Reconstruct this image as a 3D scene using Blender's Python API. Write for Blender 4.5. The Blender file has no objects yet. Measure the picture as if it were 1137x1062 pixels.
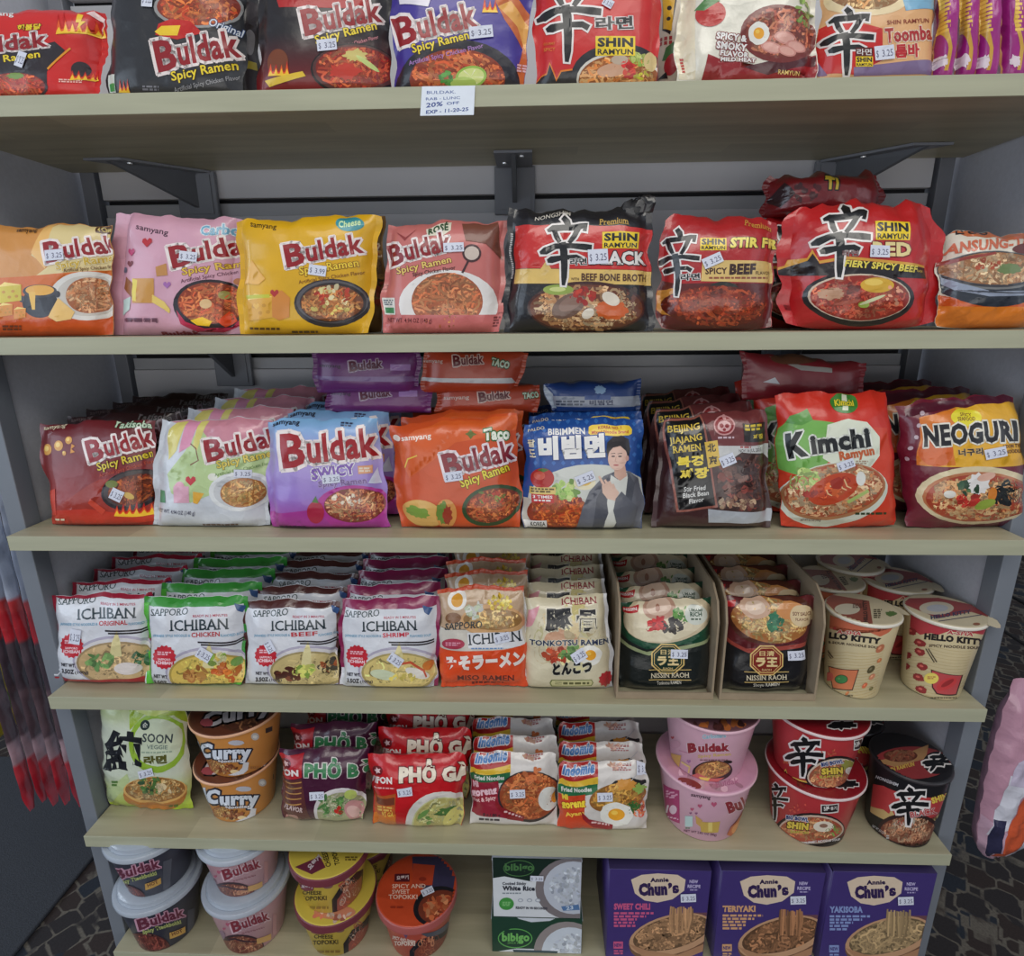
# noodle shelf display
CAMVALS = (0.0341, 0.0511, 0.6497, -0.0346, 0.2708, -0.0088, 647.3142)
WORLD = .36; P_CEIL = 24; P_WIN = 19; P_RIGHT = 4; P_FRONT = 11
import bpy, bmesh, math, random
import numpy as np
from mathutils import Vector, Matrix
from mathutils.geometry import tessellate_polygon

C = bpy.context.scene.collection
# ---------------------------------------------------------------- camera model (fitted to the photograph)
CAMX, CAMZ, CAMD, YAW, PITCH, ROLL, FOC = CAMVALS
def _axes():
    cy, sy = math.cos(YAW), math.sin(YAW); cp, sp = math.cos(PITCH), math.sin(PITCH); cr, sr = math.cos(ROLL), math.sin(ROLL)
    f = np.array([sy*cp, cy*cp, -sp]); r = np.array([cy, -sy, 0.0]); u = np.cross(r, f)
    return cr*r + sr*u, -sr*r + cr*u, f
RX, UX, FX = _axes()
ORG = np.array([CAMX, -CAMD, CAMZ])
def rays(q):
    q = np.asarray(q, float).reshape(-1, 2)
    return FX[None] + RX[None]*((q[:, 0:1]-568.5)/FOC) - UX[None]*((q[:, 1:2]-531)/FOC)
def onY(q, Y):
    d = rays(q)[0]; return ORG + d*((Y-ORG[1])/d[1])
def onZ(q, Z):
    d = rays(q)[0]; return ORG + d*((Z-ORG[2])/d[2])
def onX(q, X):
    d = rays(q)[0]; return ORG + d*((X-ORG[0])/d[0])

cam = bpy.data.cameras.new('camera'); co = bpy.data.objects.new('camera', cam); C.objects.link(co)
m = Matrix.Identity(4)
for i in range(3):
    m[i][0] = RX[i]; m[i][1] = UX[i]; m[i][2] = -FX[i]; m[i][3] = ORG[i]
co.matrix_world = m
cam.sensor_fit = 'HORIZONTAL'; cam.sensor_width = 36; cam.lens = FOC/1137*36; cam.clip_start = .02; cam.clip_end = 50
bpy.context.scene.camera = co

def lin(c):
    c = np.asarray(c, float)/255
    return np.where(c <= .04045, c/12.92, ((c+.055)/1.055)**2.4)

# ---------------------------------------------------------------- materials
MATS = {}
def mat(name, rough=.5, coat=0, metal=0, bump=0, bscale=60, vary=.06, col=None, trans=0, alpha=1, spec=.5, stretch=(1, 1, 1), bdist=.002, creases=0):
    if name in MATS: return MATS[name]
    M = bpy.data.materials.new(name); M.use_nodes = True; nt = M.node_tree; N = nt.nodes; L = nt.links
    b = N['Principled BSDF']; b.inputs['Roughness'].default_value = rough; b.inputs['Metallic'].default_value = metal
    b.inputs['Coat Weight'].default_value = coat; b.inputs['Coat Roughness'].default_value = .12
    b.inputs['Specular IOR Level'].default_value = spec
    b.inputs['Transmission Weight'].default_value = trans; b.inputs['Alpha'].default_value = alpha
    tc = N.new('ShaderNodeTexCoord'); mp = N.new('ShaderNodeMapping'); mp.inputs['Scale'].default_value = stretch
    L.new(tc.outputs['Object'], mp.inputs['Vector'])
    nz = N.new('ShaderNodeTexNoise'); nz.inputs['Scale'].default_value = bscale; nz.inputs['Detail'].default_value = 4
    L.new(mp.outputs['Vector'], nz.inputs['Vector'])
    hs = N.new('ShaderNodeHueSaturation'); hs.inputs['Saturation'].default_value = 1.0 if 'film' in name else .93
    if col is None:
        at = N.new('ShaderNodeAttribute'); at.attribute_name = 'Col'; L.new(at.outputs['Color'], hs.inputs['Color'])
    else:
        hs.inputs['Color'].default_value = (*lin(col), 1)
    mr = N.new('ShaderNodeMapRange'); mr.inputs['To Min'].default_value = 1-vary; mr.inputs['To Max'].default_value = 1+vary
    mr.inputs['From Min'].default_value = .3; mr.inputs['From Max'].default_value = .7
    L.new(nz.outputs['Fac'], mr.inputs['Value']); L.new(mr.outputs['Result'], hs.inputs['Value'])
    L.new(hs.outputs['Color'], b.inputs['Base Color'])
    if bump:
        bp = N.new('ShaderNodeBump'); bp.inputs['Strength'].default_value = bump; bp.inputs['Distance'].default_value = bdist
        L.new(nz.outputs['Fac'], bp.inputs['Height']); 
        if creases:  # folded-film creases
            dn = N.new('ShaderNodeTexNoise'); dn.inputs['Scale'].default_value = 18; L.new(tc.outputs['Object'], dn.inputs['Vector'])
            ad = N.new('ShaderNodeMixRGB'); ad.blend_type = 'ADD'; ad.inputs['Fac'].default_value = .05; L.new(tc.outputs['Object'], ad.inputs['Color1']); L.new(dn.outputs['Color'], ad.inputs['Color2'])
            vo = N.new('ShaderNodeTexVoronoi'); vo.inputs['Scale'].default_value = 26; L.new(ad.outputs['Color'], vo.inputs['Vector'])
            b2 = N.new('ShaderNodeBump'); b2.inputs['Strength'].default_value = creases; b2.inputs['Distance'].default_value = .004
            L.new(vo.outputs['Distance'], b2.inputs['Height']); L.new(b2.outputs['Normal'], bp.inputs['Normal'])
        L.new(bp.outputs['Normal'], b.inputs['Normal'])
    MATS[name] = M; return M
FILM = mat('glossy_film', .36, .45, bump=.5, bscale=26, bdist=.004, creases=.45)
mat("clear_lid", .22, .5, vary=.03, alpha=.82)
FOILM = mat('crinkled_film', .30, .7, bump=.6, bscale=34, bdist=.005, creases=.8)
CARD = mat('printed_card', .48, .08, vary=.04)
CUP = mat('coated_paper_cup', .38, .12, vary=.03)
PAPER = mat('sticker_paper', .6, 0, vary=.03)

# ---------------------------------------------------------------- object helpers
def finish(name, V, F, mats, fm=None, cols=None, parent=None, loc=(0, 0, 0), rot=(0, 0, 0), smooth=True):
    me = bpy.data.meshes.new(name); me.from_pydata([tuple(map(float, v)) for v in V], [], [tuple(f) for f in F])
    for M in (mats if isinstance(mats, (list, tuple)) else [mats]): me.materials.append(M)
    if fm is not None: me.polygons.foreach_set('material_index', list(map(int, fm)))
    me.polygons.foreach_set('use_smooth', [smooth]*len(me.polygons))
    if cols is not None:
        a = me.color_attributes.new('Col', 'FLOAT_COLOR', 'POINT')
        c = np.ones((len(V), 4), np.float32); c[:, :3] = cols; a.data.foreach_set('color', c.ravel())
    me.update()
    o = bpy.data.objects.new(name, me); C.objects.link(o); o.parent = parent; o.location = loc; o.rotation_euler = rot
    return o
def tag(o, label=None, cat=None, group=None, kind=None):
    if label: o['label'] = label
    if cat: o['category'] = cat
    if group: o['group'] = group
    if kind: o['kind'] = kind
    return o
def empty(name, loc, rz=0):
    o = bpy.data.objects.new(name, None); C.objects.link(o); o.location = loc; o.rotation_euler = (0, 0, rz); o.empty_display_size = .02
    return o
def kids(o): return [x for x in bpy.data.objects if x.parent == o]
KID = {}
def dup(o, dx=0, dy=0, dz=0, rot=None, label=None, group=None, skip=('price_sticker',)):
    r = o.copy(); C.objects.link(r); r.location = (o.location[0]+dx, o.location[1]+dy, o.location[2]+dz)
    if rot is not None: r.rotation_euler = rot
    if label: r['label'] = label
    if group: r['group'] = group
    def rec(a, b):
        for ch in kids(a):
            if ch.name.split('.')[0] in skip: continue
            c = ch.copy(); C.objects.link(c); c.parent = b; rec(ch, c)
    rec(o, r)
    return r
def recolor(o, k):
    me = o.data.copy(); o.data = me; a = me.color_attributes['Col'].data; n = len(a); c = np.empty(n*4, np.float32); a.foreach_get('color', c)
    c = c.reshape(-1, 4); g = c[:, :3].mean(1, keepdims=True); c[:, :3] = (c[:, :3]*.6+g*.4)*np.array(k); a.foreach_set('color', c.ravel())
class MB:
    def __init__(s): s.V = []; s.F = []; s.M = []; s.Cc = []
    def add(s, V, F, mi=0, col=(255, 255, 255)):
        n = len(s.V); s.V += [tuple(v) for v in V]; s.F += [tuple(i+n for i in f) for f in F]; s.M += [mi]*len(F)
        s.Cc += [tuple(lin(col))]*len(V)
    def box(s, x0, x1, y0, y1, z0, z1, mi=0, col=(255, 255, 255), bev=0):
        if bev:
            bm = bmesh.new(); bmesh.ops.create_cube(bm, size=1)
            for v in bm.verts: v.co = Vector(((x0+x1)/2+v.co.x*(x1-x0), (y0+y1)/2+v.co.y*(y1-y0), (z0+z1)/2+v.co.z*(z1-z0)))
            bmesh.ops.bevel(bm, geom=bm.edges[:], offset=bev, segments=2, affect='EDGES', profile=.5)
            bm.verts.index_update()
            s.add([v.co[:] for v in bm.verts], [[v.index for v in f.verts] for f in bm.faces], mi, col); bm.free(); return
        V = [(x, y, z) for z in (z0, z1) for y in (y0, y1) for x in (x0, x1)]
        s.add(V, [(0, 2, 3, 1), (4, 5, 7, 6), (0, 1, 5, 4), (2, 6, 7, 3), (0, 4, 6, 2), (1, 3, 7, 5)], mi, col)
    def prism(s, pts, axis, a0, a1, mi=0, col=(255, 255, 255)):
        n = len(pts)
        def P(p, a):
            return (a, p[0], p[1]) if axis == 'x' else (p[0], a, p[1]) if axis == 'y' else (p[0], p[1], a)
        V = [P(p, a0) for p in pts]+[P(p, a1) for p in pts]
        F = [tuple(range(n))[::-1], tuple(range(n, 2*n))]+[(i, (i+1) % n, n+(i+1) % n, n+i) for i in range(n)]
        s.add(V, F, mi, col)
    def lathe(s, prof, seg=48, mi=0, col=(255, 255, 255), c=(0, 0, 0), capb=False, capt=False):
        V = []; F = []
        for (r, z) in prof:
            for k in range(seg):
                a = 2*math.pi*k/seg; V.append((c[0]+r*math.cos(a), c[1]+r*math.sin(a), c[2]+z))
        for j in range(len(prof)-1):
            for k in range(seg):
                k2 = (k+1) % seg; F.append((j*seg+k, j*seg+k2, (j+1)*seg+k2, (j+1)*seg+k))
        if capb: F.append(tuple(range(seg))[::-1])
        if capt: F.append(tuple((len(prof)-1)*seg+k for k in range(seg)))
        s.add(V, F, mi, col)
    def tube(s, pts, r, seg=10, mi=0, col=(255, 255, 255)):
        P = [Vector(p) for p in pts]; V = []; F = []
        for i, p in enumerate(P):
            t = (P[min(i+1, len(P)-1)]-P[max(i-1, 0)]).normalized(); a = t.cross(Vector((0, 0, 1)))
            if a.length < .1: a = t.cross(Vector((1, 0, 0)))
            a.normalize(); b = t.cross(a)
            for k in range(seg):
                w = 2*math.pi*k/seg; V.append(tuple(p+a*math.cos(w)*r+b*math.sin(w)*r))
        for j in range(len(P)-1):
            for k in range(seg):
                k2 = (k+1) % seg; F.append((j*seg+k, j*seg+k2, (j+1)*seg+k2, (j+1)*seg+k))
        F.append(tuple(range(seg))[::-1]); F.append(tuple((len(P)-1)*seg+k for k in range(seg)))
        s.add(V, F, mi, col)
    def build(s, name, mats, parent=None, loc=(0, 0, 0), rot=(0, 0, 0), smooth=False):
        o = finish(name, s.V, s.F, mats, s.M, np.array(s.Cc), parent, loc, rot, smooth)
        if smooth:
            try: o.data.set_sharp_from_angle(angle=math.radians(35))
            except Exception: pass
        return o

# ---------------------------------------------------------------- lettering
GL = {}
def glyph(text, off=0.0, serif=False):
    k = (text, round(off, 4), serif)
    if k in GL: return GL[k]
    cu = bpy.data.curves.new('t', 'FONT'); cu.body = text; cu.size = 1; cu.offset = off; cu.resolution_u = 2; cu.fill_mode = 'FRONT'
    cu.space_character = 1.0+max(0, off)*1.5
    o = bpy.data.objects.new('t', cu); C.objects.link(o)
    bpy.context.view_layer.update()
    me = o.evaluated_get(bpy.context.evaluated_depsgraph_get()).to_mesh()
    V = np.array([v.co[:2] for v in me.vertices]).reshape(-1, 2); F = [tuple(p.vertices) for p in me.polygons]
    if serif and len(F):
        cnt = {}
        for f in F:
            for i in range(len(f)):
                e = tuple(sorted((f[i], f[(i+1) % len(f)]))); cnt[e] = cnt.get(e, 0)+1
        ex = []
        for e, n in cnt.items():
            if n != 1: continue
            a, b = V[e[0]], V[e[1]]
            L = abs(a[0]-b[0])
            if abs(a[1]-b[1]) > .004 or not (.05 < L < .24): continue
            y = a[1]
            if abs(y+off) < .03: y0, y1 = y, y+.075
            elif y > .5 and abs(y-off-.727) < .04: y0, y1 = y-.075, y
            else: continue
            x0, x1 = min(a[0], b[0])-.075, max(a[0], b[0])+.075
            ex.append((x0, x1, y0, y1))
        for (x0, x1, y0, y1) in ex:
            n = len(V); V = np.vstack([V, [(x0, y0), (x1, y0), (x1, y1), (x0, y1)]]); F.append((n, n+1, n+2, n+3))
    o.to_mesh_clear(); bpy.data.objects.remove(o); bpy.data.curves.remove(cu)
    if off: # keep metrics of the plain word
        base = glyph(text, 0.0)
    x0, x1 = (V[:, 0].min(), V[:, 0].max()) if len(V) else (0, 1)
    GL[k] = (V, F, x0, x1)
    return GL[k]

# ---------------------------------------------------------------- printed artwork laid on a surface
class Surf:
    """pos (M+1,N+1,3): world positions on the visible face, st grid. px2st maps photograph points to face coordinates."""
    def __init__(s, pos, px2st, outward=None):
        s.pos = pos; s.M = pos.shape[0]-1; s.N = pos.shape[1]-1; s.px2st = px2st
        du = np.gradient(pos, axis=1); dv = np.gradient(pos, axis=0)
        n = np.cross(du, dv); n /= np.linalg.norm(n, axis=2, keepdims=True)+1e-12
        s.nrm = n if outward is None else n*outward
    def ev(s, st, off):
        x = np.clip(st[:, 0], 0, 1)*s.N; y = np.clip(st[:, 1], 0, 1)*s.M
        i = np.minimum(x.astype(int), s.N-1); j = np.minimum(y.astype(int), s.M-1); fx = (x-i)[:, None]; fy = (y-j)[:, None]
        lo = fx >= fy
        def L(A): return np.where(lo, A[j, i]*(1-fx)+A[j, i+1]*(fx-fy)+A[j+1, i+1]*fy, A[j, i]*(1-fy)+A[j+1, i]*(fy-fx)+A[j+1, i+1]*fx)
        n = L(s.nrm); n /= np.linalg.norm(n, axis=1, keepdims=True)+1e-12
        return L(s.pos)+n*off[:, None]

class Art:
    def __init__(s, frame=(0, 0, 1), seed=1):
        s.fr = frame; s.el = []; s.k = 0; s.R = random.Random(seed); s.cur = 'main'
    def P(s, pts):
        p = np.asarray(pts, float).reshape(-1, 2)
        return np.stack([s.fr[0]+p[:, 0]/s.fr[2], s.fr[1]+p[:, 1]/s.fr[2]], 1)
    def add(s, V, F, col, raw=False, up=1.0):
        s.k += up
        V = s.P(V); c = np.asarray(col, float)
        c = np.tile(lin(c), (len(V), 1)) if c.ndim == 1 else lin(c)
        s.el.append((V, F, c, s.k, raw, s.cur))
    def poly(s, pts, col, **k):
        pts = [tuple(p) for p in pts]
        T = tessellate_polygon([[Vector((p[0], p[1], 0)) for p in pts]])
        s.add(pts, [tuple(t) for t in T], col, **k); return s
    def rect(s, x0, y0, x1, y1, col, tilt=0):
        if np.asarray(col).ndim == 2: col = [col[0], col[0], col[1], col[1]]
        s.add([(x0, y0), (x1, y0+tilt), (x1, y1+tilt), (x0, y1)], [(0, 1, 2, 3)], col); return s
    def ell(s, cx, cy, rx, ry, col, rot=0, n=28, jag=0, a0=0, a1=360, raw=False):
        a = np.radians(np.linspace(a0, a1, n, endpoint=(a1-a0) < 360)); r = np.radians(rot)
        rr = 1+np.array([s.R.uniform(-jag, jag) for _ in a]) if jag else 1
        x = np.cos(a)*rx*rr; y = np.sin(a)*ry*rr
        s.poly(np.stack([cx+x*np.cos(r)-y*np.sin(r), cy+x*np.sin(r)+y*np.cos(r)], 1), col, raw=raw); return s
    def burst(s, cx, cy, r, col, n=16, d=.14):
        a = np.linspace(0, 2*np.pi, 2*n, endpoint=False); q = np.where(np.arange(2*n) % 2, r, r*(1-d))
        s.poly(np.stack([cx+q*np.cos(a), cy+q*np.sin(a)], 1), col); return s
    def stroke(s, pts, col, grow=0, cap=True):
        """pts: (x,y,w)"""
        p = np.array(pts, float); w = (p[:, 2]/2+grow); q = p[:, :2]
        d = np.gradient(q, axis=0); d /= np.linalg.norm(d, axis=1, keepdims=True)+1e-9
        if grow and cap: q = q.copy(); q[0] -= d[0]*grow; q[-1] += d[-1]*grow
        n = np.stack([-d[:, 1], d[:, 0]], 1)*w[:, None]; k = len(q)
        V = np.vstack([q+n, q-n]); F = [(i, i+1, k+i+1, k+i) for i in range(k-1)]
        s.add(V, F, col, up=.15); return s
    def txt(s, t, x0, y0, x1, y1, h, col, out=None, ow=.05, bold=.012, shear=0, serif=False, out2=None, ow2=.1):
        """baseline from (x0,y0) to (x1,y1), cap height h (frame px)"""
        GV, _, g0, g1 = glyph(t, bold, False)
        cjk = any(ord(ch) > 0x2e00 for ch in t); gy0, gs = (GV[:, 1].min(), .727/(GV[:, 1].max()-GV[:, 1].min())) if cjk else (0, 1)
        d = np.array([x1-x0, y1-y0], float); L = np.linalg.norm(d); d /= L; u = np.array([d[1], -d[0]])
        sx = L/(g1-g0); sy = h/.727
        for (o, c) in ((ow2, out2), (ow, out), (0, col)):
            if c is None: continue
            V, F, _, _ = glyph(t, bold, serif) if o == 0 else glyph_grow(t, bold, o, serif)
            if not len(V): continue
            Y = (V[:, 1]-gy0)*gs*sy; X = (V[:, 0]-g0)*sx+shear*Y
            cc = c
            if np.asarray(c).ndim == 2:
                f = np.clip(V[:, 1:2]/.75, 0, 1); cc = np.asarray(c[1], float)*(1-f)+np.asarray(c[0], float)*f
            s.add(np.array([x0, y0])+X[:, None]*d+Y[:, None]*u, F, cc)
        return s
    def lines(s, x0, y0, x1, y1, n, lh, col, tilt=0):
        """rows of very small illegible print"""
        for i in range(n):
            x = x0; y = y0+i*lh*1.5
            xe = x1-s.R.uniform(0, .25)*(x1-x0)*(i > 0)
            while x < xe:
                w = s.R.uniform(1.2, 3.2)*lh; w = min(w, xe-x)
                ty = tilt*(x-x0)/(x1-x0+1e-6)
                s.add([(x, y+ty), (x+w, y+ty), (x+w, y+lh+ty), (x, y+lh+ty)], [(0, 1, 2, 3)], col, up=.02); x += w+lh*.6
        return s
    def noodles(s, cx, cy, rx, ry, c1, c2, n=60, w=5, rot=0, base=None, curl=1.0, top=None):
        r = math.radians(rot); cr, sr = math.cos(r), math.sin(r)
        if base is None: base = tuple(np.asarray(c2)*.7)
        s.ell(cx, cy, rx, ry, base, rot=rot, n=32)
        for i in range(n):
            a = s.R.uniform(0, 2*math.pi); q = math.sqrt(s.R.random())*.88
            x, y = q*math.cos(a)*rx, q*math.sin(a)*ry
            th = s.R.uniform(0, 2*math.pi); k = s.R.uniform(-1, 1)*.55*curl; P = []
            st = w*1.25; ph = s.R.uniform(0, 6)
            for j in range(9):
                if (x/rx)**2+(y/ry)**2 > .97: break
                P.append((cx+x*cr-y*sr, cy+x*sr+y*cr, w*s.R.uniform(.75, 1)))
                th += k+.55*curl*math.sin(ph+j*1.4); x += math.cos(th)*st; y += math.sin(th)*st*.8
            if len(P) < 3: continue
            f = s.R.random()
            f2 = s.R.uniform(.62, 1.12)
            c = np.clip((np.asarray(c1)*f+np.asarray(c2)*(1-f))*f2, 0, 255)
            P = np.array(P); d = np.gradient(P[:, :2], axis=0); d /= np.linalg.norm(d, axis=1, keepdims=True)+1e-9
            nn = np.stack([-d[:, 1], d[:, 0]], 1)*P[:, 2:3]/2; m_ = len(P)
            s.add(np.vstack([P[:, :2]+nn, P[:, :2]-nn]), [(i_, i_+1, m_+i_+1, m_+i_) for i_ in range(m_-1)], c, raw=True, up=.03)
        return s
    def blobs(s, cx, cy, rx, ry, cols, n=12, sz=8, rot=0):
        r = math.radians(rot); cr, sr = math.cos(r), math.sin(r)
        for i in range(n):
            a = s.R.uniform(0, 6.28); q = math.sqrt(s.R.random())
            x, y = q*math.cos(a)*rx, q*math.sin(a)*ry
            c = np.asarray(s.R.choice(cols))*s.R.uniform(.8, 1.1)
            s.k += .03
            s.ell(cx+x*cr-y*sr, cy+x*sr+y*cr, sz*s.R.uniform(.5, 1), sz*s.R.uniform(.3, .7), np.clip(c, 0, 255), rot=s.R.uniform(0, 180), n=9, jag=.22, raw=True); s.k -= .95
        return s
    def egg(s, cx, cy, rx, ry, rot=0):
        s.ell(cx, cy, rx, ry, (238, 236, 228), rot=rot, jag=.05); s.ell(cx, cy, rx*.5, ry*.5, (240, 170, 50), rot=rot); s.ell(cx-rx*.12, cy-ry*.15, rx*.2, ry*.18, (250, 205, 90), rot=rot); return s
    def shin(s, x, y, w, h, col=(22, 24, 28), out=(232, 226, 224), ow=.035, skew=0):
        """brush-drawn character fitted in box"""
        S = [[(.44, .00, .09), (.52, .06, .12), (.56, .14, .10)],
             [(.14, .19, .05), (.24, .155, .11), (.5, .15, .10), (.76, .13, .11), (.88, .12, .12), (.86, .2, .07)],
             [(.27, .18, .08), (.32, .28, .09), (.38, .36, .07)],
             [(.74, .15, .10), (.66, .27, .09), (.56, .37, .07)],
             [(.0, .52, .05), (.1, .49, .13), (.3, .42, .10), (.6, .41, .09), (.85, .43, .11), (1.0, .44, .10)],
             [(.14, .64, .06), (.22, .62, .12), (.45, .585, .08), (.7, .58, .09), (.8, .62, .09)],
             [(.43, .36, .12), (.46, .5, .13), (.47, .7, .115), (.465, .88, .10), (.45, 1.0, .055)]]
        for pas in (1, 0):
            for q in S:
                pts = [(x+a*w+skew*(1-b)*h, y+b*h, c*w*1.12) for a, b, c in q]
                s.stroke(pts, out if pas else col, grow=ow*w if pas else 0)
            s.k += .5
        return s
    def buldak(s, x0, y0, x1, y1, h, col=(150, 22, 32), out=(240, 228, 226), drop=(60, 10, 16), mono=False):
        """big initial, then the rest, on a rising baseline"""
        d = np.array([x1-x0, y1-y0], float); L = np.linalg.norm(d); d /= L; u = np.array([d[1], -d[0]])
        a = np.array([x0, y0]); b0 = a+d*L*.27; c0 = a+d*L
        A = (a[0], a[1], *(a+d*L*.25)); B = (*(b0-u*0+u*h*.06), *(c0+u*h*.02))
        s.k += 1
        for (p, t, hh) in ((A, 'B', h), (B, 'uldak', h*.86)):
            _, _, g0, g1 = glyph(t, .03, False)
            p = np.array(p); dd = p[2:]-p[:2]; LL = np.linalg.norm(dd); dd /= LL; uu = np.array([dd[1], -dd[0]])
            sx = LL/(g1-g0); sy = hh/.727
            for (o, c, sf) in ((.085, out, True), (0, col, True)):
                sf = t == 'B'
                V, F, _, _ = glyph_grow(t, .03, o, sf) if o else glyph(t, .03, sf)
                X = (V[:, 0]-g0)*sx; Y = V[:, 1]*sy
                s.add(p[:2]+X[:, None]*dd+Y[:, None]*uu, F, c, up=(1.0 if o else 2.0))
                s.k -= (1.0 if o else 2.0)
        s.k += 3
        return s
    def sticker(s, x0, y0, w, h, tilt=0, t='3.25'):
        """price sticker: becomes a child object of its own"""
        if t == ' ': t = '3.25'
        s.cur = 'sticker'; s.k += 1
        a = math.radians(tilt); ca, sa = math.cos(a), math.sin(a)
        Q = lambda u, v: (x0+u*w*ca-v*h*sa, y0+u*w*sa+v*h*ca)
        s.add([Q(0, 0), Q(1, 0), Q(1, 1), Q(0, 1)], [(0, 1, 2, 3)], (216, 220, 236))
        for (p, q) in (('$', .08), (t, .38)):
            e = .2 if p == '$' else .93
            s.txt(p, *Q(q, .78), *Q(e, .78), h*.5, (92, 92, 120), bold=.005)
        s.cur = 'main'; return s
    # ---- turning the artwork into geometry
    def build(s, surf, which, eps=.00016, step=.000016, clip=(.004, .996)):
        V = []; F = []; Cc = []
        bm = bmesh.new(); lo = bm.verts.layers.float.new('off'); lc = bm.verts.layers.float_vector.new('colr')
        nb = 0
        for (P, fs, c, k, raw, cur) in s.el:
            if cur != which or not len(fs): continue
            st = surf.px2st(P); off = eps+k*step
            if raw:
                ok = ((st[:, 0] > clip[0]) & (st[:, 0] < clip[1]) & (st[:, 1] > clip[0]) & (st[:, 1] < clip[1]))
                fs = [f for f in fs if all(ok[i] for i in f)]
                if not fs: continue
                W = surf.ev(st, np.full(len(st), off)); n = len(V)
                V += list(W); F += [tuple(i+n for i in f) for f in fs]; Cc += list(c)
            else:
                if st[:, 0].max() < clip[0] or st[:, 0].min() > clip[1] or st[:, 1].max() < clip[0] or st[:, 1].min() > clip[1]: continue
                vs = []
                for q, cc in zip(st, c):
                    v = bm.verts.new((q[0], q[1], 0)); v[lo] = off; v[lc] = Vector(cc); vs.append(v)
                for f in fs:
                    if len(set(f)) < 3: continue
                    try: bm.faces.new([vs[i] for i in f]); nb += 1
                    except ValueError: pass
        if nb:
            def cut(co, no, co_clear=None):
                g = bm.verts[:]+bm.edges[:]+bm.faces[:]
                bmesh.ops.bisect_plane(bm, geom=g, dist=1e-7, plane_co=co, plane_no=no, clear_outer=co_clear is True)
            cut((clip[0], 0, 0), (-1, 0, 0), True); cut((clip[1], 0, 0), (1, 0, 0), True)
            cut((0, clip[0], 0), (0, -1, 0), True); cut((0, clip[1], 0), (0, 1, 0), True)
            if surf.N*surf.M > 1 and not getattr(surf, 'flat', False):
                for i in range(1, surf.N): cut((i/surf.N, 0, 0), (1, 0, 0))
                for j in range(1, surf.M): cut((0, j/surf.M, 0), (0, 1, 0))
                for c in range(-surf.M+1, surf.N): cut((c/surf.N, 0, 0), (surf.N, -surf.M, 0))
            bm.verts.index_update(); n = len(V)
            st = np.array([v.co[:2] for v in bm.verts]).reshape(-1, 2)
            if len(st):
                off = np.array([v[lo] for v in bm.verts]); cs = [tuple(v[lc]) for v in bm.verts]
                V += list(surf.ev(st, off)); Cc += cs
                F += [tuple(v.index+n for v in f.verts) for f in bm.faces]
        bm.free()
        return V, F, Cc
def glyph_grow(t, bold, grow, serif):
    """outline copy of a word whose letters keep the places of the plain word: each letter edge pushed outward"""
    k = ('G', t, round(bold, 4), round(grow, 4), serif)
    if k in GL: return GL[k]
    V, F, g0, g1 = glyph(t, bold, serif)
    if not len(V): return GL.setdefault(k, (V, F, g0, g1))
    cnt = {}
    for f in F:
        for i in range(len(f)):
            a, b = f[i], f[(i+1) % len(f)]
            cnt.setdefault((min(a, b), max(a, b)), []).append((a, b))
    W = [tuple(v) for v in V]; G = list(F)
    for e, l in cnt.items():
        if len(l) != 1: continue
        a, b = V[e[0]], V[e[1]]; d = b-a; L = np.linalg.norm(d)
        if L < 1e-6: continue
        d = d/L; n = np.array([-d[1], d[0]])*grow; d = d*grow*.62
        i = len(W); W += [tuple(a-d+n), tuple(b+d+n), tuple(b+d-n), tuple(a-d-n)]; G.append((i, i+1, i+2, i+3))
    GL[k] = (np.array(W), G, g0, g1)
    return GL[k]
# ---------------------------------------------------------------- shelf levels
SZ = [0.2689, 0.0326, -0.2042, -0.4326, -0.6649, -0.8880]
TH = 0.0188; HW = 0.61; BACK = 0.236
Z0 = None
FR = dict(A=(0, 0, 2.8425), B=(370, 0, 2.8425), C=(737, 0, 2.8425), D=(0, 220, 3.79), E=(260, 220, 3.79), F=(550, 210, 3.79), G=(837, 180, 3.79),
          H=(0, 390, 3.79), I=(280, 385, 3.553), J=(570, 385, 3.79), K=(837, 385, 3.79), L=(0, 600, 3.79), M=(260, 600, 3.344), N=(570, 600, 3.79),
          O=(837, 600, 3.79), P=(80, 780, 3.767), Q=(300, 780, 3.767), R=(500, 780, 3.767), S=(780, 780, 3.185), T=(720, 790, 4.373), U=(880, 610, 4.943),
          V=(300, 940, 5.168), W=(400, 930, 4.373), X=(100, 930, 5.168), Y=(200, 790, 8.169), Z=(340, 385, 4.061), a=(0, 0, 6.317), b=(590, 0, 6.317), px=(0, 0, 1))

def inv_bilinear(c, X, Z):
    """c: 4 corners BL, BR, TR, TL as (x,z)"""
    s = np.full(X.shape, .5); t = np.full(X.shape, .5); p0, p1, p2, p3 = [np.asarray(q, float) for q in c]
    for _ in range(12):
        x = (1-s)*(1-t)*p0[0]+s*(1-t)*p1[0]+s*t*p2[0]+(1-s)*t*p3[0]-X
        z = (1-s)*(1-t)*p0[1]+s*(1-t)*p1[1]+s*t*p2[1]+(1-s)*t*p3[1]-Z
        xs = (1-t)*(p1[0]-p0[0])+t*(p2[0]-p3[0]); zs = (1-t)*(p1[1]-p0[1])+t*(p2[1]-p3[1])
        xt = (1-s)*(p3[0]-p0[0])+s*(p2[0]-p1[0]); zt = (1-s)*(p3[1]-p0[1])+s*(p2[1]-p1[1])
        D = xs*zt-xt*zs; s = s-(x*zt-z*xt)/D; t = t-(xs*z-zs*x)/D
    return s, t

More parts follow.
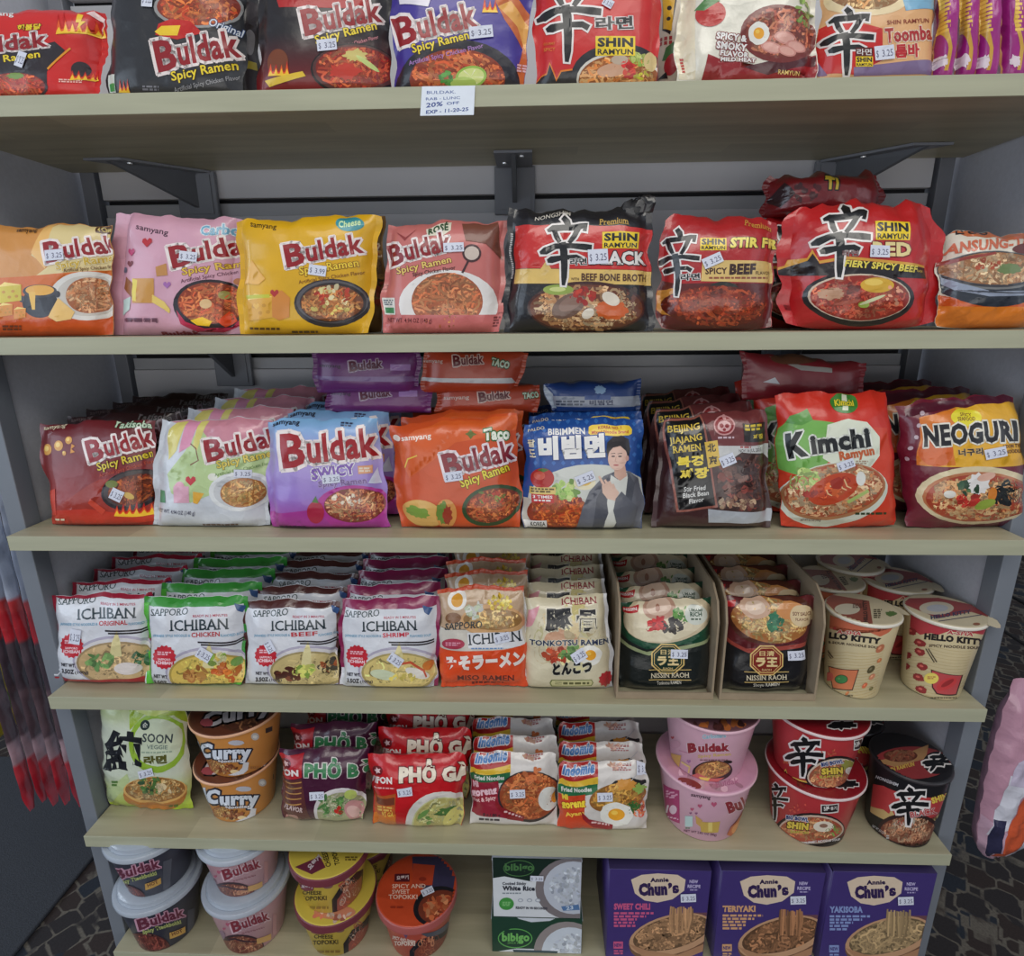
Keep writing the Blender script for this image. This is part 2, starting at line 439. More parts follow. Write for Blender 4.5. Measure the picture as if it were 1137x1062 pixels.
class Pack:
    def __init__(s, name, label, fr, TL, TR, BR, BL, shelf, y0, lean=.008, T=.018, bg=(200, 40, 40), seal='LR', sw=.05, amp=.0016, seed=1,
                 cat='noodle packet', group=None, Tb=None, lift=0.0, sealcol=None, backcol=None, matn=None, sq=5.0, zb=None, puff=1.7, pinch=.015, crump=1.0):
        s.name, s.label, s.cat, s.group = name, label, cat, group
        s.art = Art(FR[fr] if isinstance(fr, str) else fr, seed); s.bg = bg; s.seal = seal; s.sw = sw; s.seed = seed
        s.sealcol = sealcol or bg; s.backcol = backcol; s.m = matn or FILM
        zs = (SZ[shelf] if zb is None else zb)+.0006+lift
        q = s.art.P([TL, TR, BR, BL])
        yp = y0-.12*T
        bot = onY((q[2]+q[3])/2, yp); top = onY((q[0]+q[1])/2, yp+lean)
        H = top[2]-zs; k = lean/H; s.H = H
        def hit(px, off=0.0):
            d = rays(px); t = (yp+off+k*(ORG[2]-zs)-ORG[1])/(d[:, 1]-k*d[:, 2]); w = ORG[None]+d*t[:, None]; return w[:, 0], w[:, 2]
        X, Z = hit(q)
        c = [(X[3], zs), (X[2], zs), (X[1], Z[1]), (X[0], Z[0])]
        xc = (X[3]+X[2])/2; s.loc = (xc, y0, zs); s.corn = c
        N, M = 26, 22
        # denser toward edges is not needed: keep an even grid so the artwork can be cut along it
        S, Tt = np.meshgrid(np.linspace(0, 1, N+1), np.linspace(0, 1, M+1))
        PX = (1-S)*(1-Tt)*c[0][0]+S*(1-Tt)*c[1][0]+S*Tt*c[2][0]+(1-S)*Tt*c[3][0]
        PZ = (1-S)*(1-Tt)*c[0][1]+S*(1-Tt)*c[1][1]+S*Tt*c[2][1]+(1-S)*Tt*c[3][1]
        a, b = S, Tt
        if seal == 'LR': a = np.clip((S-sw)/(1-2*sw), 0, 1)
        if seal == 'TB': b = np.clip((Tt-sw)/(1-2*sw), 0, 1)
        if seal == 'T': b = np.clip(Tt/(1-sw), 0, 1)
        prof = lambda u: np.clip(1-np.abs(2*u-1)**sq, 0, 1)**(1/puff)
        h = prof(a)*prof(b)
        if seal in ('LR',):  # flat bottom rests on the shelf
            pass
        R = np.random.RandomState(seed); n = np.zeros_like(S)
        W = abs(c[1][0]-c[0][0])
        for _ in range(9):
            ang = R.uniform(0, np.pi); f = R.uniform(1.2, 3.6)*2*np.pi/.09; ph = R.uniform(0, 6.28); wx = np.cos(ang)*(PX-xc)+np.sin(ang)*(PZ-zs)
            n += (1-2*np.abs(np.sin(wx*f/2+ph)))*R.uniform(.3, 1)
        for _ in range(10):  # creases fanning in from the corners and seals
            cx_ = R.choice([0, 1]); cz_ = R.uniform(0, 1); ang = np.arctan2(Tt-cz_, np.abs(S-cx_)+.02)
            n += np.exp(-((ang-R.uniform(-1, 1))/.12)**2)*np.exp(-np.abs(S-cx_)*5)*R.uniform(-3, 3)
        edge = 1-np.minimum(np.minimum(a, 1-a), np.minimum(b, 1-b))*2
        n = n/6*amp*(.28+.9*np.clip(edge, 0, 1)**2)*(h > .02)
        cr = np.zeros_like(S)
        if seal == 'LR': cr = np.where((a <= 0) | (a >= 1), .0010*np.sin(PZ*900)+.003*np.sin(PZ*45+seed), 0)
        if seal in ('TB', 'T'): cr = np.where((b <= 0) | (b >= 1), .0010*np.sin(PX*900)+.003*np.sin(PX*38+seed), 0)
        wob = .0016*np.sin(PZ*70+seed)*(np.abs(2*S-1)**6)*np.sign(S-.5)
        wobz = .0014*np.sin(PX*60+seed*2)*np.clip(2*Tt-1, 0, 1)**6
        zc = s.H/2
        tz = (PZ-zs-zc)*(1-pinch*np.abs(2*S-1)**3.5)+zc; px_ = (PX-xc)*(1-pinch*np.abs(2*Tt-1)**3.5)
        jag = sum(np.sin(PX*f+seed*f)*g for f, g in ((190, .0009), (310, .0006), (95, .0011)))*crump*np.clip(2*Tt-1, 0, 1)**4
        jag2 = sum(np.sin(PZ*f+seed*f)*g for f, g in ((210, .0008), (120, .0010)))*crump*np.abs(2*S-1)**6
        base = np.stack([px_+wob+jag2, k*(PZ-zs), tz+wobz+jag], 2)
        Tb = T if Tb is None else Tb
        s.front = base.copy(); s.front[..., 1] += -(T*h+n)+cr
        s.back = base.copy(); s.back[..., 1] += Tb*h*.96+cr
        # the rim meets in one edge
        for E_ in ((slice(None), 0), (slice(None), -1), (0, slice(None)), (-1, slice(None))):
            s.back[E_] = s.front[E_]
        s.S, s.Tt, s.a, s.b, s.N, s.M = S, Tt, a, b, N, M
        flat_y = k*(PZ-zs)
        def px2st(P):
            st = np.stack(inv_bilinear(c, *hit(P)), 1)
            for _ in range(3):
                ii = np.clip((st[:, 0]*N).round().astype(int), 0, N); jj = np.clip((st[:, 1]*M).round().astype(int), 0, M)
                bulge = -(T*h)[jj, ii]*1.0+(y0-yp)
                # smooth the bulge so lettering stays even
                hh = (prof(np.clip(st[:, 0], .02, .98))*prof(np.clip(st[:, 1], .02, .98)))
                st = np.stack(inv_bilinear(c, *hit(P, -T*hh+(y0-yp))), 1)
            return st
        s.px2st = px2st
        s.sf = Surf(s.front, s.px2st)
        ymax = s.front[..., 2].min(); 
        if ymax < 0: s.loc = (s.loc[0], s.loc[1], s.loc[2]-ymax)
    def done(s, rot=0):
        N, M = s.N, s.M; n1 = (N+1)*(M+1)
        V = list(s.front.reshape(-1, 3))+list(s.back.reshape(-1, 3))
        bgf = s.bg if callable(s.bg) else (lambda u, v: s.bg)
        bc = [tuple(lin(bgf(float(u), float(v)))) for u, v in zip(s.S.ravel(), s.Tt.ravel())]
        b2 = [tuple(lin(s.backcol))]*n1 if s.backcol is not None else [tuple(np.array(c)*.9) for c in bc]
        Cc = bc+b2
        idx = lambda j, i, o=0: o+j*(N+1)+i
        body, sl, sr_ = [], [], []
        for j in range(M):
            for i in range(N):
                f = [(idx(j, i), idx(j, i+1), idx(j+1, i+1)), (idx(j, i), idx(j+1, i+1), idx(j+1, i))]; g = [tuple(q+n1 for q in (idx(j, i), idx(j, i+1), idx(j+1, i+1), idx(j+1, i)))[::-1]]
                am = (s.a[j, i]+s.a[j, i+1])/2; bm_ = (s.b[j, i]+s.b[j+1, i])/2
                if s.seal == 'LR' and am <= 0: sl += f+g
                elif s.seal == 'LR' and am >= 1: sr_ += f+g
                elif s.seal == 'TB' and bm_ <= 0: sl += f+g
                elif s.seal in ('TB', 'T') and bm_ >= 1: sr_ += f+g
                else: body += f+g
        aV, aF, aC = s.art.build(s.sf, 'main')
        n0 = len(V)
        o = pack_mesh(s.name, V+aV, body+[tuple(q+n0 for q in f) for f in aF], Cc+aC, s.m, None, s.loc, (0, 0, rot))
        sc = s.sealcol
        for q in (sl, sr_):
            if q: pack_mesh('end_seal', V, q, Cc if sc is s.bg else [tuple(lin(sc))]*len(Cc), s.m, o)
        kV, kF, kC = s.art.build(s.sf, 'sticker', eps=.0011)
        if kF: pack_mesh('price_sticker', kV, kF, kC, PAPER, o)
        tag(o, s.label, s.cat, s.group); s.o = o
        return o
def pack_mesh(name, V, F, Cc, M, parent, loc=(0, 0, 0), rot=(0, 0, 0)):
    used = sorted({i for f in F for i in f}); mp = {u: k for k, u in enumerate(used)}
    V2 = [V[i] for i in used]; C2 = np.array([Cc[i] for i in used]); F2 = [tuple(mp[i] for i in f) for f in F]
    return finish(name, V2, F2, M, None, C2, parent, loc, rot)

class Box:
    """carton with printed front; front face corners given on the photograph"""
    def __init__(s, name, label, fr, TL, TR, BR, BL, y0, depth, zb, cat, group=None, col=(70, 40, 140), seed=3, lean=0):
        s.art = Art(FR[fr] if isinstance(fr, str) else fr, seed); q = s.art.P([TL, TR, BR, BL])
        W = [onY(p, y0) for p in q]; x0 = (W[0][0]+W[3][0])/2; x1 = (W[1][0]+W[2][0])/2; z1 = (W[0][2]+W[1][2])/2
        s.x0, s.x1, s.z0, s.z1, s.y0, s.d = x0, x1, zb+.0006, z1, y0, depth
        s.name, s.label, s.cat, s.group, s.col = name, label, cat, group, col
        s.loc = ((x0+x1)/2, y0+depth/2, s.z0)
        hw = (x1-x0)/2; h = z1-s.z0; s.hw, s.h = hw, h
        N, M = 2, 2
        S, T = np.meshgrid(np.linspace(0, 1, N+1), np.linspace(0, 1, M+1))
        pos = np.stack([-hw+2*hw*S, np.full_like(S, -depth/2), h*T], 2)
        def px2st(P):
            d = rays(P); w = ORG[None]+d*((y0-ORG[1])/d[:, 1])[:, None]
            return np.stack([(w[:, 0]-x0)/(x1-x0), (w[:, 2]-s.z0)/h], 1)
        s.sf = Surf(pos, px2st); s.sf.flat = True
    def printed(s, parent, matn=None):
        V, F, Cc = s.art.build(s.sf, 'main'); k = s.art.build(s.sf, 'sticker', eps=.0012)
        if k[1]: pack_mesh('price_sticker', k[0], k[1], k[2], PAPER, parent)
        return V, F, Cc

class Cup:
    """round paper bowl or cup: left/right extent and lowest point of the rim, lowest point of the base"""
    def __init__(s, name, label, fr, xl, xr, yr, yb, zb, yc=.07, rb=.74, cat='noodle bowl', group=None, col=(230, 160, 60), lidcol=None, rimcol=(225, 215, 200), seed=5, tab=None, zrim=None,
                 lidkind='flat', turn=0):
        s.art = Art(FR[fr], seed); s.lart = Art(FR[fr], seed+50)
        s.zb = zb+.0006; xl = s.art.P([(xl, 0)])[0][0]; xr = s.art.P([(xr, 0)])[0][0]; yr = s.art.P([(0, yr)])[0][1]
        yb_ = None if yb is None else s.art.P([(0, yb)])[0][1]
        th = np.linspace(0, 2*np.pi, 73)
        def pj(x, y, z):
            d = np.stack([x, y, z*np.ones_like(x)], 1)-ORG; w = d@FX
            return 568.5+FOC*(d@RX)/w, 531-FOC*(d@UX)/w
        def circ(X, Y, Z, R): return pj(X+R*np.cos(th), Y+R*np.sin(th), Z)
        def F(p):
            X, R, Z, Y = p[0], p[1], p[2], (p[3] if yb_ is not None else yc)
            if zrim is not None: Z = zrim
            u, v = circ(X, Y, Z, R); r = [u.min()-xl, u.max()-xr]
            if zrim is None: r.append(v.max()-yr)
            if yb_ is not None: r.append(circ(X, Y, s.zb, R*rb)[1].max()-yb_)
            return np.array(r)
        act = [0, 1]+([2] if zrim is None else [])+([3] if yb_ is not None else [])
        g = onY(((xl+xr)/2, yr), .06)
        p = np.array([g[0], .06, s.zb+.08, yc]); 
        for _ in range(40):
            f = F(p); J = np.zeros((len(f), len(act)))
            for j, a_ in enumerate(act):
                q = p.copy(); q[a_] += 1e-5; J[:, j] = (F(q)-f)/1e-5
            d_ = np.linalg.lstsq(J, -f, rcond=None)[0]; d_ = np.clip(d_, -.03, .03)
            for j, a_ in enumerate(act): p[a_] += d_[j]
        s.X, s.R, s.zt, s.yc = p[0], p[1], (p[2] if zrim is None else zrim), (p[3] if yb_ is not None else yc)
        yc = s.yc; s.rb = s.R*rb; s.rt = s.R*.955
        s.h = s.zt-s.zb; s.name, s.label, s.cat, s.group, s.col, s.lidcol, s.rimcol, s.tab, s.lidkind = name, label, cat, group, col, lidcol, rimcol, tab, lidkind
        s.loc = (s.X, yc, s.zb)
        N, M = 40, 6
        th0, th1 = math.radians(-180), math.radians(0); s.th0, s.th1 = th0, th1
        S, T = np.meshgrid(np.linspace(0, 1, N+1), np.linspace(0, 1, M+1))
        r = s.rb+(s.rt-s.rb)*T; th = th0+(th1-th0)*S
        pos = np.stack([r*np.cos(th), r*np.sin(th), s.h*T], 2)
        def px2st(P):
            d = rays(P); out = []
            o = ORG-np.array([s.X, yc, s.zb]); kk = (s.rt-s.rb)/s.h
            # (ox+t dx)^2+(oy+t dy)^2 = (rb+k(oz+t dz))^2
            a = d[:, 0]**2+d[:, 1]**2-(kk*d[:, 2])**2
            rr = s.rb+kk*o[2]
            b = 2*(o[0]*d[:, 0]+o[1]*d[:, 1]-rr*kk*d[:, 2]); c = o[0]**2+o[1]**2-rr**2
            D = b*b-4*a*c; ok = D > 0; t = (-b-np.sqrt(np.maximum(D, 0)))/(2*a)
            w = o[None]+d*t[:, None]
            th = np.arctan2(w[:, 1], w[:, 0])
            th = np.where(th > math.pi/2, th-2*math.pi, th)
            return np.stack([(th-th0)/(th1-th0), w[:, 2]/s.h], 1)
        s.sf = Surf(pos, px2st)
        # lid: flat disc grid in its own square coordinates
        zl = s.h+.0012
        G = 24; S2, T2 = np.meshgrid(np.linspace(-1, 1, G+1), np.linspace(-1, 1, G+1))
        lp = np.stack([S2*s.R, T2*s.R, np.full_like(S2, zl)], 2)
        def lpx(P):
            d = rays(P); w = ORG[None]+d*((s.zb+zl-ORG[2])/d[:, 2])[:, None]
            return np.stack([(w[:, 0]-s.X)/(2*s.R)+.5, (w[:, 1]-yc)/(2*s.R)+.5], 1)
        s.lsf = Surf(lp, lpx)
    def done(s, body_name='cup_body'):
        root = empty(s.name, s.loc); tag(root, s.label, s.cat, s.group)
        b = MB(); b.lathe([(s.rb*.9, .002), (s.rb-.001, 0), (s.rb, .001), (s.rt, s.h)], 64, 0, s.col, capb=True)
        V = [np.array(v) for v in b.V]; n = len(V)
        aV, aF, aC = s.art.build(s.sf, 'main', clip=(.01, .99))
        pack_mesh(body_name, V+list(aV), b.F+[tuple(i+n for i in f) for f in aF], b.Cc+list(aC), CUP, root)
        kV, kF, kC = s.art.build(s.sf, 'sticker', eps=.0011)
        if kF: pack_mesh('price_sticker', kV, kF, kC, PAPER, root)
        h, R = s.h, s.R
        if s.lidkind != 'plastic':
            m = MB(); m.lathe([(s.rt-.0008, h-.0042), (R-.0012, h-.0042), (R, h-.0028), (R, h-.0010), (R-.001, h+.0004), (R-.0032, h+.0005), (R-.0034, h-.003)], 64, 0, s.rimcol)
            m.build('rim', CUP, root, smooth=True)
            l = MB(); l.lathe([(0.0001, h+.0012), (R-.0038, h+.0012), (R-.0016, h+.0010), (R-.0012, h+.0003)], 64, 0, s.lidcol)
            if s.tab:
                a, w, L = math.radians(s.tab[0]), s.tab[1], s.tab[2]
                ca, sa = math.cos(a), math.sin(a)
                pr = [(R*.93, -w), (R+L*.6, -w*.8), (R+L, -w*.3), (R+L, w*.3), (R+L*.6, w*.8), (R*.93, w)]
                up = [(x*ca-y*sa, x*sa+y*ca) for x, y in pr]
                zz = [h+.0013, h-.001, h-.003, h-.003, h-.001, h+.0013]
                l.add([(x, y, z) for (x, y), z in zip(up, zz)], [(0, 1, 2, 3, 4, 5)], 0, s.lidcol)
            V = [np.array(v) for v in l.V]; n = len(V)
            # keep lid print inside the disc
            aV, aF, aC = s.lart.build(s.lsf, 'main', eps=.0002, step=.00001)
            aF = [f for f in aF if max(math.hypot(aV[i][0], aV[i][1]) for i in f) < R*.985]
            pack_mesh('lid', V+list(aV), l.F+[tuple(i+n for i in f) for f in aF], l.Cc+list(aC), FILM if s.lidkind == 'film' else CUP, root)
            kV, kF, kC = s.lart.build(s.lsf, 'sticker', eps=.0008)
            if kF: pack_mesh('price_sticker', kV, kF, kC, PAPER, root)
        elif s.lidkind == 'plastic':
            m = MB(); m.lathe([(s.rt+.0002, h-.007), (R, h-.007), (R+.0005, h-.002), (R-.001, h+.001), (R-.006, h+.0015), (R-.010, h+.0015)], 64, 0, (188, 198, 212))
            m.build('lid_rim', MATS['clear_lid'], root, smooth=True)
            l = MB(); l.lathe([(0.0001, h+.010), (R*.80, h+.010), (R*.86, h+.008), (R*.885, h+.0016), (R-.006, h+.0018)], 64, 0, (176, 186, 200))
            l.build('lid', MATS['clear_lid'], root, smooth=True)
        return root
def lids_top(c, z=None): return c.zb+c.h+.0016
# ---------------------------------------------------------------- setting
def wood(name, base=(186, 180, 154)):
    M = bpy.data.materials.new(name); M.use_nodes = True; nt = M.node_tree; N = nt.nodes; L = nt.links; b = N['Principled BSDF']
    tc = N.new('ShaderNodeTexCoord'); mp = N.new('ShaderNodeMapping'); mp.inputs['Scale'].default_value = (2.2, 26, 60); L.new(tc.outputs['Object'], mp.inputs['Vector'])
    nz = N.new('ShaderNodeTexNoise'); nz.inputs['Scale'].default_value = 2.2; nz.inputs['Detail'].default_value = 6; L.new(mp.outputs['Vector'], nz.inputs['Vector'])
    bk = N.new('ShaderNodeTexBrick'); mb = N.new('ShaderNodeMapping'); mb.inputs['Scale'].default_value = (1, 1, 1); mb.inputs['Rotation'].default_value = (0, 0, 0)
    L.new(tc.outputs['Object'], mb.inputs['Vector']); L.new(mb.outputs['Vector'], bk.inputs['Vector'])
    bk.inputs['Scale'].default_value = 6; bk.inputs['Brick Width'].default_value = 1.1; bk.inputs['Row Height'].default_value = .22; bk.inputs['Mortar Size'].default_value = 0
    bk.inputs['Color1'].default_value = (*lin(np.array(base)*1.02), 1); bk.inputs['Color2'].default_value = (*lin(np.array(base)*.93), 1); bk.inputs['Bias'].default_value = .1
    cr = N.new('ShaderNodeValToRGB'); cr.color_ramp.elements[0].position = .3; cr.color_ramp.elements[0].color = (.80, .79, .74, 1); cr.color_ramp.elements[1].position = .68; cr.color_ramp.elements[1].color = (1.04, 1.03, 1.0, 1)
    L.new(nz.outputs['Fac'], cr.inputs['Fac'])
    mx = N.new('ShaderNodeMixRGB'); mx.blend_type = 'MULTIPLY'; mx.inputs['Fac'].default_value = 1; L.new(bk.outputs['Color'], mx.inputs['Color1']); L.new(cr.outputs['Color'], mx.inputs['Color2'])
    L.new(mx.outputs['Color'], b.inputs['Base Color']); b.inputs['Roughness'].default_value = .46; b.inputs['Coat Weight'].default_value = .15; b.inputs['Coat Roughness'].default_value = .35
    return M
WOOD = wood('pale_wood_laminate')
EDGE = mat('edge_band', .5, .1, vary=.07, col=(172, 172, 146), bscale=7, stretch=(1, 10, 14))
WALLM = mat('grey_panel', .6, 0, vary=.03, col=(206, 206, 212), bscale=9)
SIDEM = mat('side_panel_paint', .6, 0, vary=.04, col=(196, 198, 208), bscale=200, bump=.15)
POST = mat('grey_painted_post', .5, .1, vary=.03, col=(118, 124, 134), bscale=12)
DARK = mat('dark_grey_steel', .5, .1, metal=0, vary=.05, col=(126, 129, 138), bscale=20)
BLACK = mat('black_gap', .7, 0, vary=.02, col=(24, 24, 27), bscale=20)
SCREW = mat('bright_screw', .25, 0, metal=.8, vary=.02, col=(215, 215, 215))

for i, z in enumerate(SZ):
    m = MB(); m.box(-HW, HW, 0.0012, BACK-.003, z-TH, z, bev=.0006)
    names = ['topmost', 'second', 'third', 'fourth', 'fifth', 'lowest']
    o = m.build('shelf', WOOD, smooth=False)
    tag(o, f'{names[i]} pale wood laminate shelf of the display unit counting from the top', 'shelf', 'pale wood shelves of the display unit')
    e = MB(); e.box(-HW, HW, 0, .0012, z-TH, z, 0, bev=.0004); e.build('edge_band', EDGE, o)

# display unit: end frames and slotted back, one piece of furniture
FLOOR = -1.0
TOPZ = .62
unit = empty('display_unit_frame', (0, .25, FLOOR)); tag(unit, 'grey display unit frame with panelled back and steel end posts carrying the wooden shelves', 'shelving unit')
def U(mb, name, matn, **k):
    mb.V = [(v[0], v[1]-.25, v[2]-FLOOR) for v in mb.V]; return mb.build(name, matn, unit, **k)
for sx in (-1, 1):
    m = MB(); m.box(min(sx*.612, sx*.634), max(sx*.612, sx*.634), .031, .056, FLOOR+.001, TOPZ, bev=.001); U(m, 'front_post', POST)
    m = MB(); m.box(min(sx*.618, sx*.630), max(sx*.618, sx*.630), .0565, .2695, FLOOR+.001, TOPZ); U(m, 'side_panel', SIDEM)
    m = MB(); m.box(min(sx*.583, sx*.603), max(sx*.583, sx*.603), .2365, .2595, FLOOR+.001, TOPZ, bev=.001); U(m, 'back_post', DARK)
zs = [TOPZ, .447, .204, -.012, -.248, -.478, -.71, FLOOR+.001]
for a, b in zip(zs[1:], zs[:-1]):
    m = MB(); m.box(-.578, .578, .2400, .2520, a+.0115, b-.0115, bev=.0012); U(m, 'back_panel', WALLM)
m = MB(); m.box(-.578, .578, .2525, .2560, FLOOR+.001, TOPZ); U(m, 'backing_board', BLACK)
for a in zs[1:-1]:
    m = MB(); m.box(-.578, .578, .2435, .2500, a-.0113, a+.0056, bev=.0008); U(m, 'panel_rail', mat('rail_grey', .45, .2, col=(176, 178, 184), bscale=15))
m = MB(); m.box(-.578, .578, .03, .235, FLOOR+.001, SZ[5]-TH-.006); U(m, 'plinth', DARK)

# brackets under the shelves
def bracket(x, zt, lean, label, group):
    r = empty('shelf_bracket', (x, BACK+.003, zt)); tag(r, label, 'bracket', group)
    m = MB(); m.box(-.028, .028, -.008, -.0005, -.062, -.001, bev=.0012); m.box(-.022, .022, -.0095, -.008, -.056, -.006); m.build('wall_plate', DARK, r)
    m = MB(); m.add([(-.024, -.009, -.0006), (.024, -.009, -.0006), (.024+lean, -.085, -.0006), (-.024+lean, -.085, -.0006), (-.024, -.009, -.0036), (.024, -.009, -.0036), (.024+lean, -.085, -.0036), (-.024+lean, -.085, -.0036)],
          [(0, 1, 2, 3), (7, 6, 5, 4), (0, 4, 5, 1), (1, 5, 6, 2), (2, 6, 7, 3), (3, 7, 4, 0)]); m.build('top_flange', DARK, r)
    m = MB(); t = .003; l2 = lean
    P = [(0, -.009, -.0036), (l2*.95, -.080, -.0036), (l2*.8, -.068, -.010), (0, -.009, -.048)]
    m.add([(p[0]-t, p[1], p[2]) for p in P]+[(p[0]+t, p[1], p[2]) for p in P], [(0, 1, 2, 3), (7, 6, 5, 4), (0, 4, 5, 1), (1, 5, 6, 2), (2, 6, 7, 3), (3, 7, 4, 0)]); m.build('gusset', mat('bracket_gusset', .5, 0, col=(92, 95, 102)), r)
    for (sx, sy) in ((-.012, -.035), (.010, -.068)):
        s = MB(); s.lathe([(.0042, 0), (.0040, -.0012), (.002, -.0018), (.0002, -.0018)], 14); s.build('screw', SCREW, r, loc=(sx+lean*(-sy/.085), sy, -.0037))
    return r
bracket(-.436, SZ[0]-TH, -.075, 'dark steel bracket splayed to the corner under the top shelf above the pink packet', 'dark brackets under the top shelf')
bracket(.011, SZ[0]-TH, 0, 'dark square steel bracket under the middle of the top shelf above the black packet', 'dark brackets under the top shelf')
bracket(.445, SZ[0]-TH, .075, 'dark steel bracket under the top shelf above the dark red packet', 'dark brackets under the top shelf')
bracket(-.418, SZ[1]-TH, 0, 'dark steel bracket under the second shelf above the lime green packet', 'dark brackets under the second shelf')
bracket(.40, SZ[1]-TH, 0, 'dark steel bracket under the second shelf behind the red kimchi packet stack', 'dark brackets under the second shelf')

# carpet
def carpet():
    M = bpy.data.materials.new('patterned_carpet'); M.use_nodes = True; nt = M.node_tree; N = nt.nodes; L = nt.links; b = N['Principled BSDF']; b.inputs['Roughness'].default_value = .95
    tc0 = N.new('ShaderNodeTexCoord'); tc = N.new('ShaderNodeMapping'); tc.inputs['Rotation'].default_value = (0, 0, .6); L.new(tc0.outputs['Object'], tc.inputs['Vector'])
    nz = N.new('ShaderNodeTexNoise'); nz.inputs['Scale'].default_value = 9; L.new(tc.outputs[0], nz.inputs['Vector'])
    ad = N.new('ShaderNodeMixRGB'); ad.blend_type = 'ADD'; ad.inputs['Fac'].default_value = .012; L.new(tc.outputs[0], ad.inputs['Color1']); L.new(nz.outputs['Color'], ad.inputs['Color2'])
    def vor(sc, dist, th, soft):
        f1 = N.new('ShaderNodeTexVoronoi'); f1.feature = 'F1'; f1.distance = dist; f1.inputs['Scale'].default_value = sc; f1.inputs['Randomness'].default_value = .8
        f2 = N.new('ShaderNodeTexVoronoi'); f2.feature = 'F2'; f2.distance = dist; f2.inputs['Scale'].default_value = sc; f2.inputs['Randomness'].default_value = .8
        for f in (f1, f2): L.new(ad.outputs['Color'], f.inputs['Vector'])
        d = N.new('ShaderNodeMath'); d.operation = 'SUBTRACT'; L.new(f2.outputs['Distance'], d.inputs[0]); L.new(f1.outputs['Distance'], d.inputs[1])
        r = N.new('ShaderNodeMapRange'); r.inputs['From Min'].default_value = th; r.inputs['From Max'].default_value = th+soft; r.inputs['To Min'].default_value = 1; r.inputs['To Max'].default_value = 0
        L.new(d.outputs[0], r.inputs['Value']); return r, f1
    r1, v1 = vor(24, 'CHEBYCHEV', .045, .05)
    cr = N.new('ShaderNodeValToRGB'); e = cr.color_ramp.elements; e[0].color = (*lin((40, 36, 38)), 1); e[1].color = (*lin((40, 36, 36)), 1)
    e.new(.45).color = (*lin((32, 38, 48)), 1); e.new(.62).color = (*lin((48, 38, 36)), 1); cr.color_ramp.interpolation = 'CONSTANT'
    sp = N.new('ShaderNodeSeparateColor'); L.new(v1.outputs['Color'], sp.inputs['Color']); L.new(sp.outputs['Red'], cr.inputs['Fac'])
    n2 = N.new('ShaderNodeTexNoise'); n2.inputs['Scale'].default_value = 26; n2.inputs['Detail'].default_value = 3; L.new(tc.outputs[0], n2.inputs['Vector'])
    k = N.new('ShaderNodeMapRange'); k.inputs['From Min'].default_value = .36; k.inputs['From Max'].default_value = .5; L.new(n2.outputs['Fac'], k.inputs['Value'])
    mu = N.new('ShaderNodeMath'); mu.operation = 'MULTIPLY'; L.new(r1.outputs[0], mu.inputs[0]); L.new(k.outputs[0], mu.inputs[1])
    mx = N.new('ShaderNodeMixRGB'); L.new(mu.outputs[0], mx.inputs['Fac']); L.new(cr.outputs['Color'], mx.inputs['Color1']); mx.inputs['Color2'].default_value = (*lin((96, 90, 82)), 1)
    n3 = N.new('ShaderNodeTexNoise'); n3.inputs['Scale'].default_value = 300; L.new(tc.outputs[0], n3.inputs['Vector'])
    m3 = N.new('ShaderNodeMapRange'); m3.inputs['To Min'].default_value = .5; m3.inputs['To Max'].default_value = 1.5; L.new(n3.outputs['Fac'], m3.inputs['Value'])
    hs = N.new('ShaderNodeHueSaturation'); L.new(mx.outputs['Color'], hs.inputs['Color']); L.new(m3.outputs[0], hs.inputs['Value'])
    L.new(hs.outputs['Color'], b.inputs['Base Color'])
    return M
m = MB(); m.box(-4, 4, -3, 4, FLOOR-.05, FLOOR); tag(m.build('floor', carpet()), kind='structure')
m = MB(); m.box(-4, 4, 4, 4.1, FLOOR-.05, 2); tag(m.build('wall_back', mat('far_wall', .8, col=(90, 92, 98))), kind='structure')
m = MB(); m.box(-2.2, -.85, -1.4, .52, FLOOR+.0005, FLOOR+.008, bev=.003); o = m.build('floor_mat', mat('black_mat', .85, 0, bump=.7, bscale=400, vary=.25, col=(50, 53, 60)))
tag(o, 'black ribbed floor mat on the carpet beside the left end of the unit', 'mat')

# light
w = bpy.data.worlds.new('world'); bpy.context.scene.world = w; w.use_nodes = True
w.node_tree.nodes['Background'].inputs['Color'].default_value = (.80, .88, 1.0, 1); w.node_tree.nodes['Background'].inputs['Strength'].default_value = WORLD
def area(name, loc, tgt, sx, sy, power, col):
    l = bpy.data.lights.new(name, 'AREA'); l.shape = 'RECTANGLE'; l.size = sx; l.size_y = sy; l.energy = power; l.color = col
    o = bpy.data.objects.new(name, l); C.objects.link(o); o.location = loc
    o.rotation_euler = (Vector(tgt)-Vector(loc)).to_track_quat('-Z', 'Y').to_euler(); return o
area('ceiling_light', (.2, -1.5, 1.5), (0, 0, -.2), 2.4, .8, P_CEIL, (1, .96, .88))
area('shop_window', (-2.6, -1.6, .1), (-.1, .1, -.6), 1.6, 1.8, P_WIN, (.72, .85, 1))
area('left_floor_fill', (-2.3, .1, .5), (-1.0, .2, -1.0), .8, .8, 9, (.75, .87, 1))  # added area light, only brightens the carpet on the left
area('low_front_fill', (0, -2.3, -.5), (0, .1, .1), 2.6, .9, P_FRONT, (1, .97, .92))  # added low fill aimed up to lift the shelf undersides
area('right_area_light', (2.8, -1.8, .5), (.2, .1, -.2), 1.2, 1.4, P_RIGHT, (.85, .92, 1))  # weak cool area light from the front right
bpy.context.scene.view_settings.view_transform = 'Standard'
bpy.context.scene.view_settings.look = 'None'; bpy.context.scene.view_settings.gamma = .97
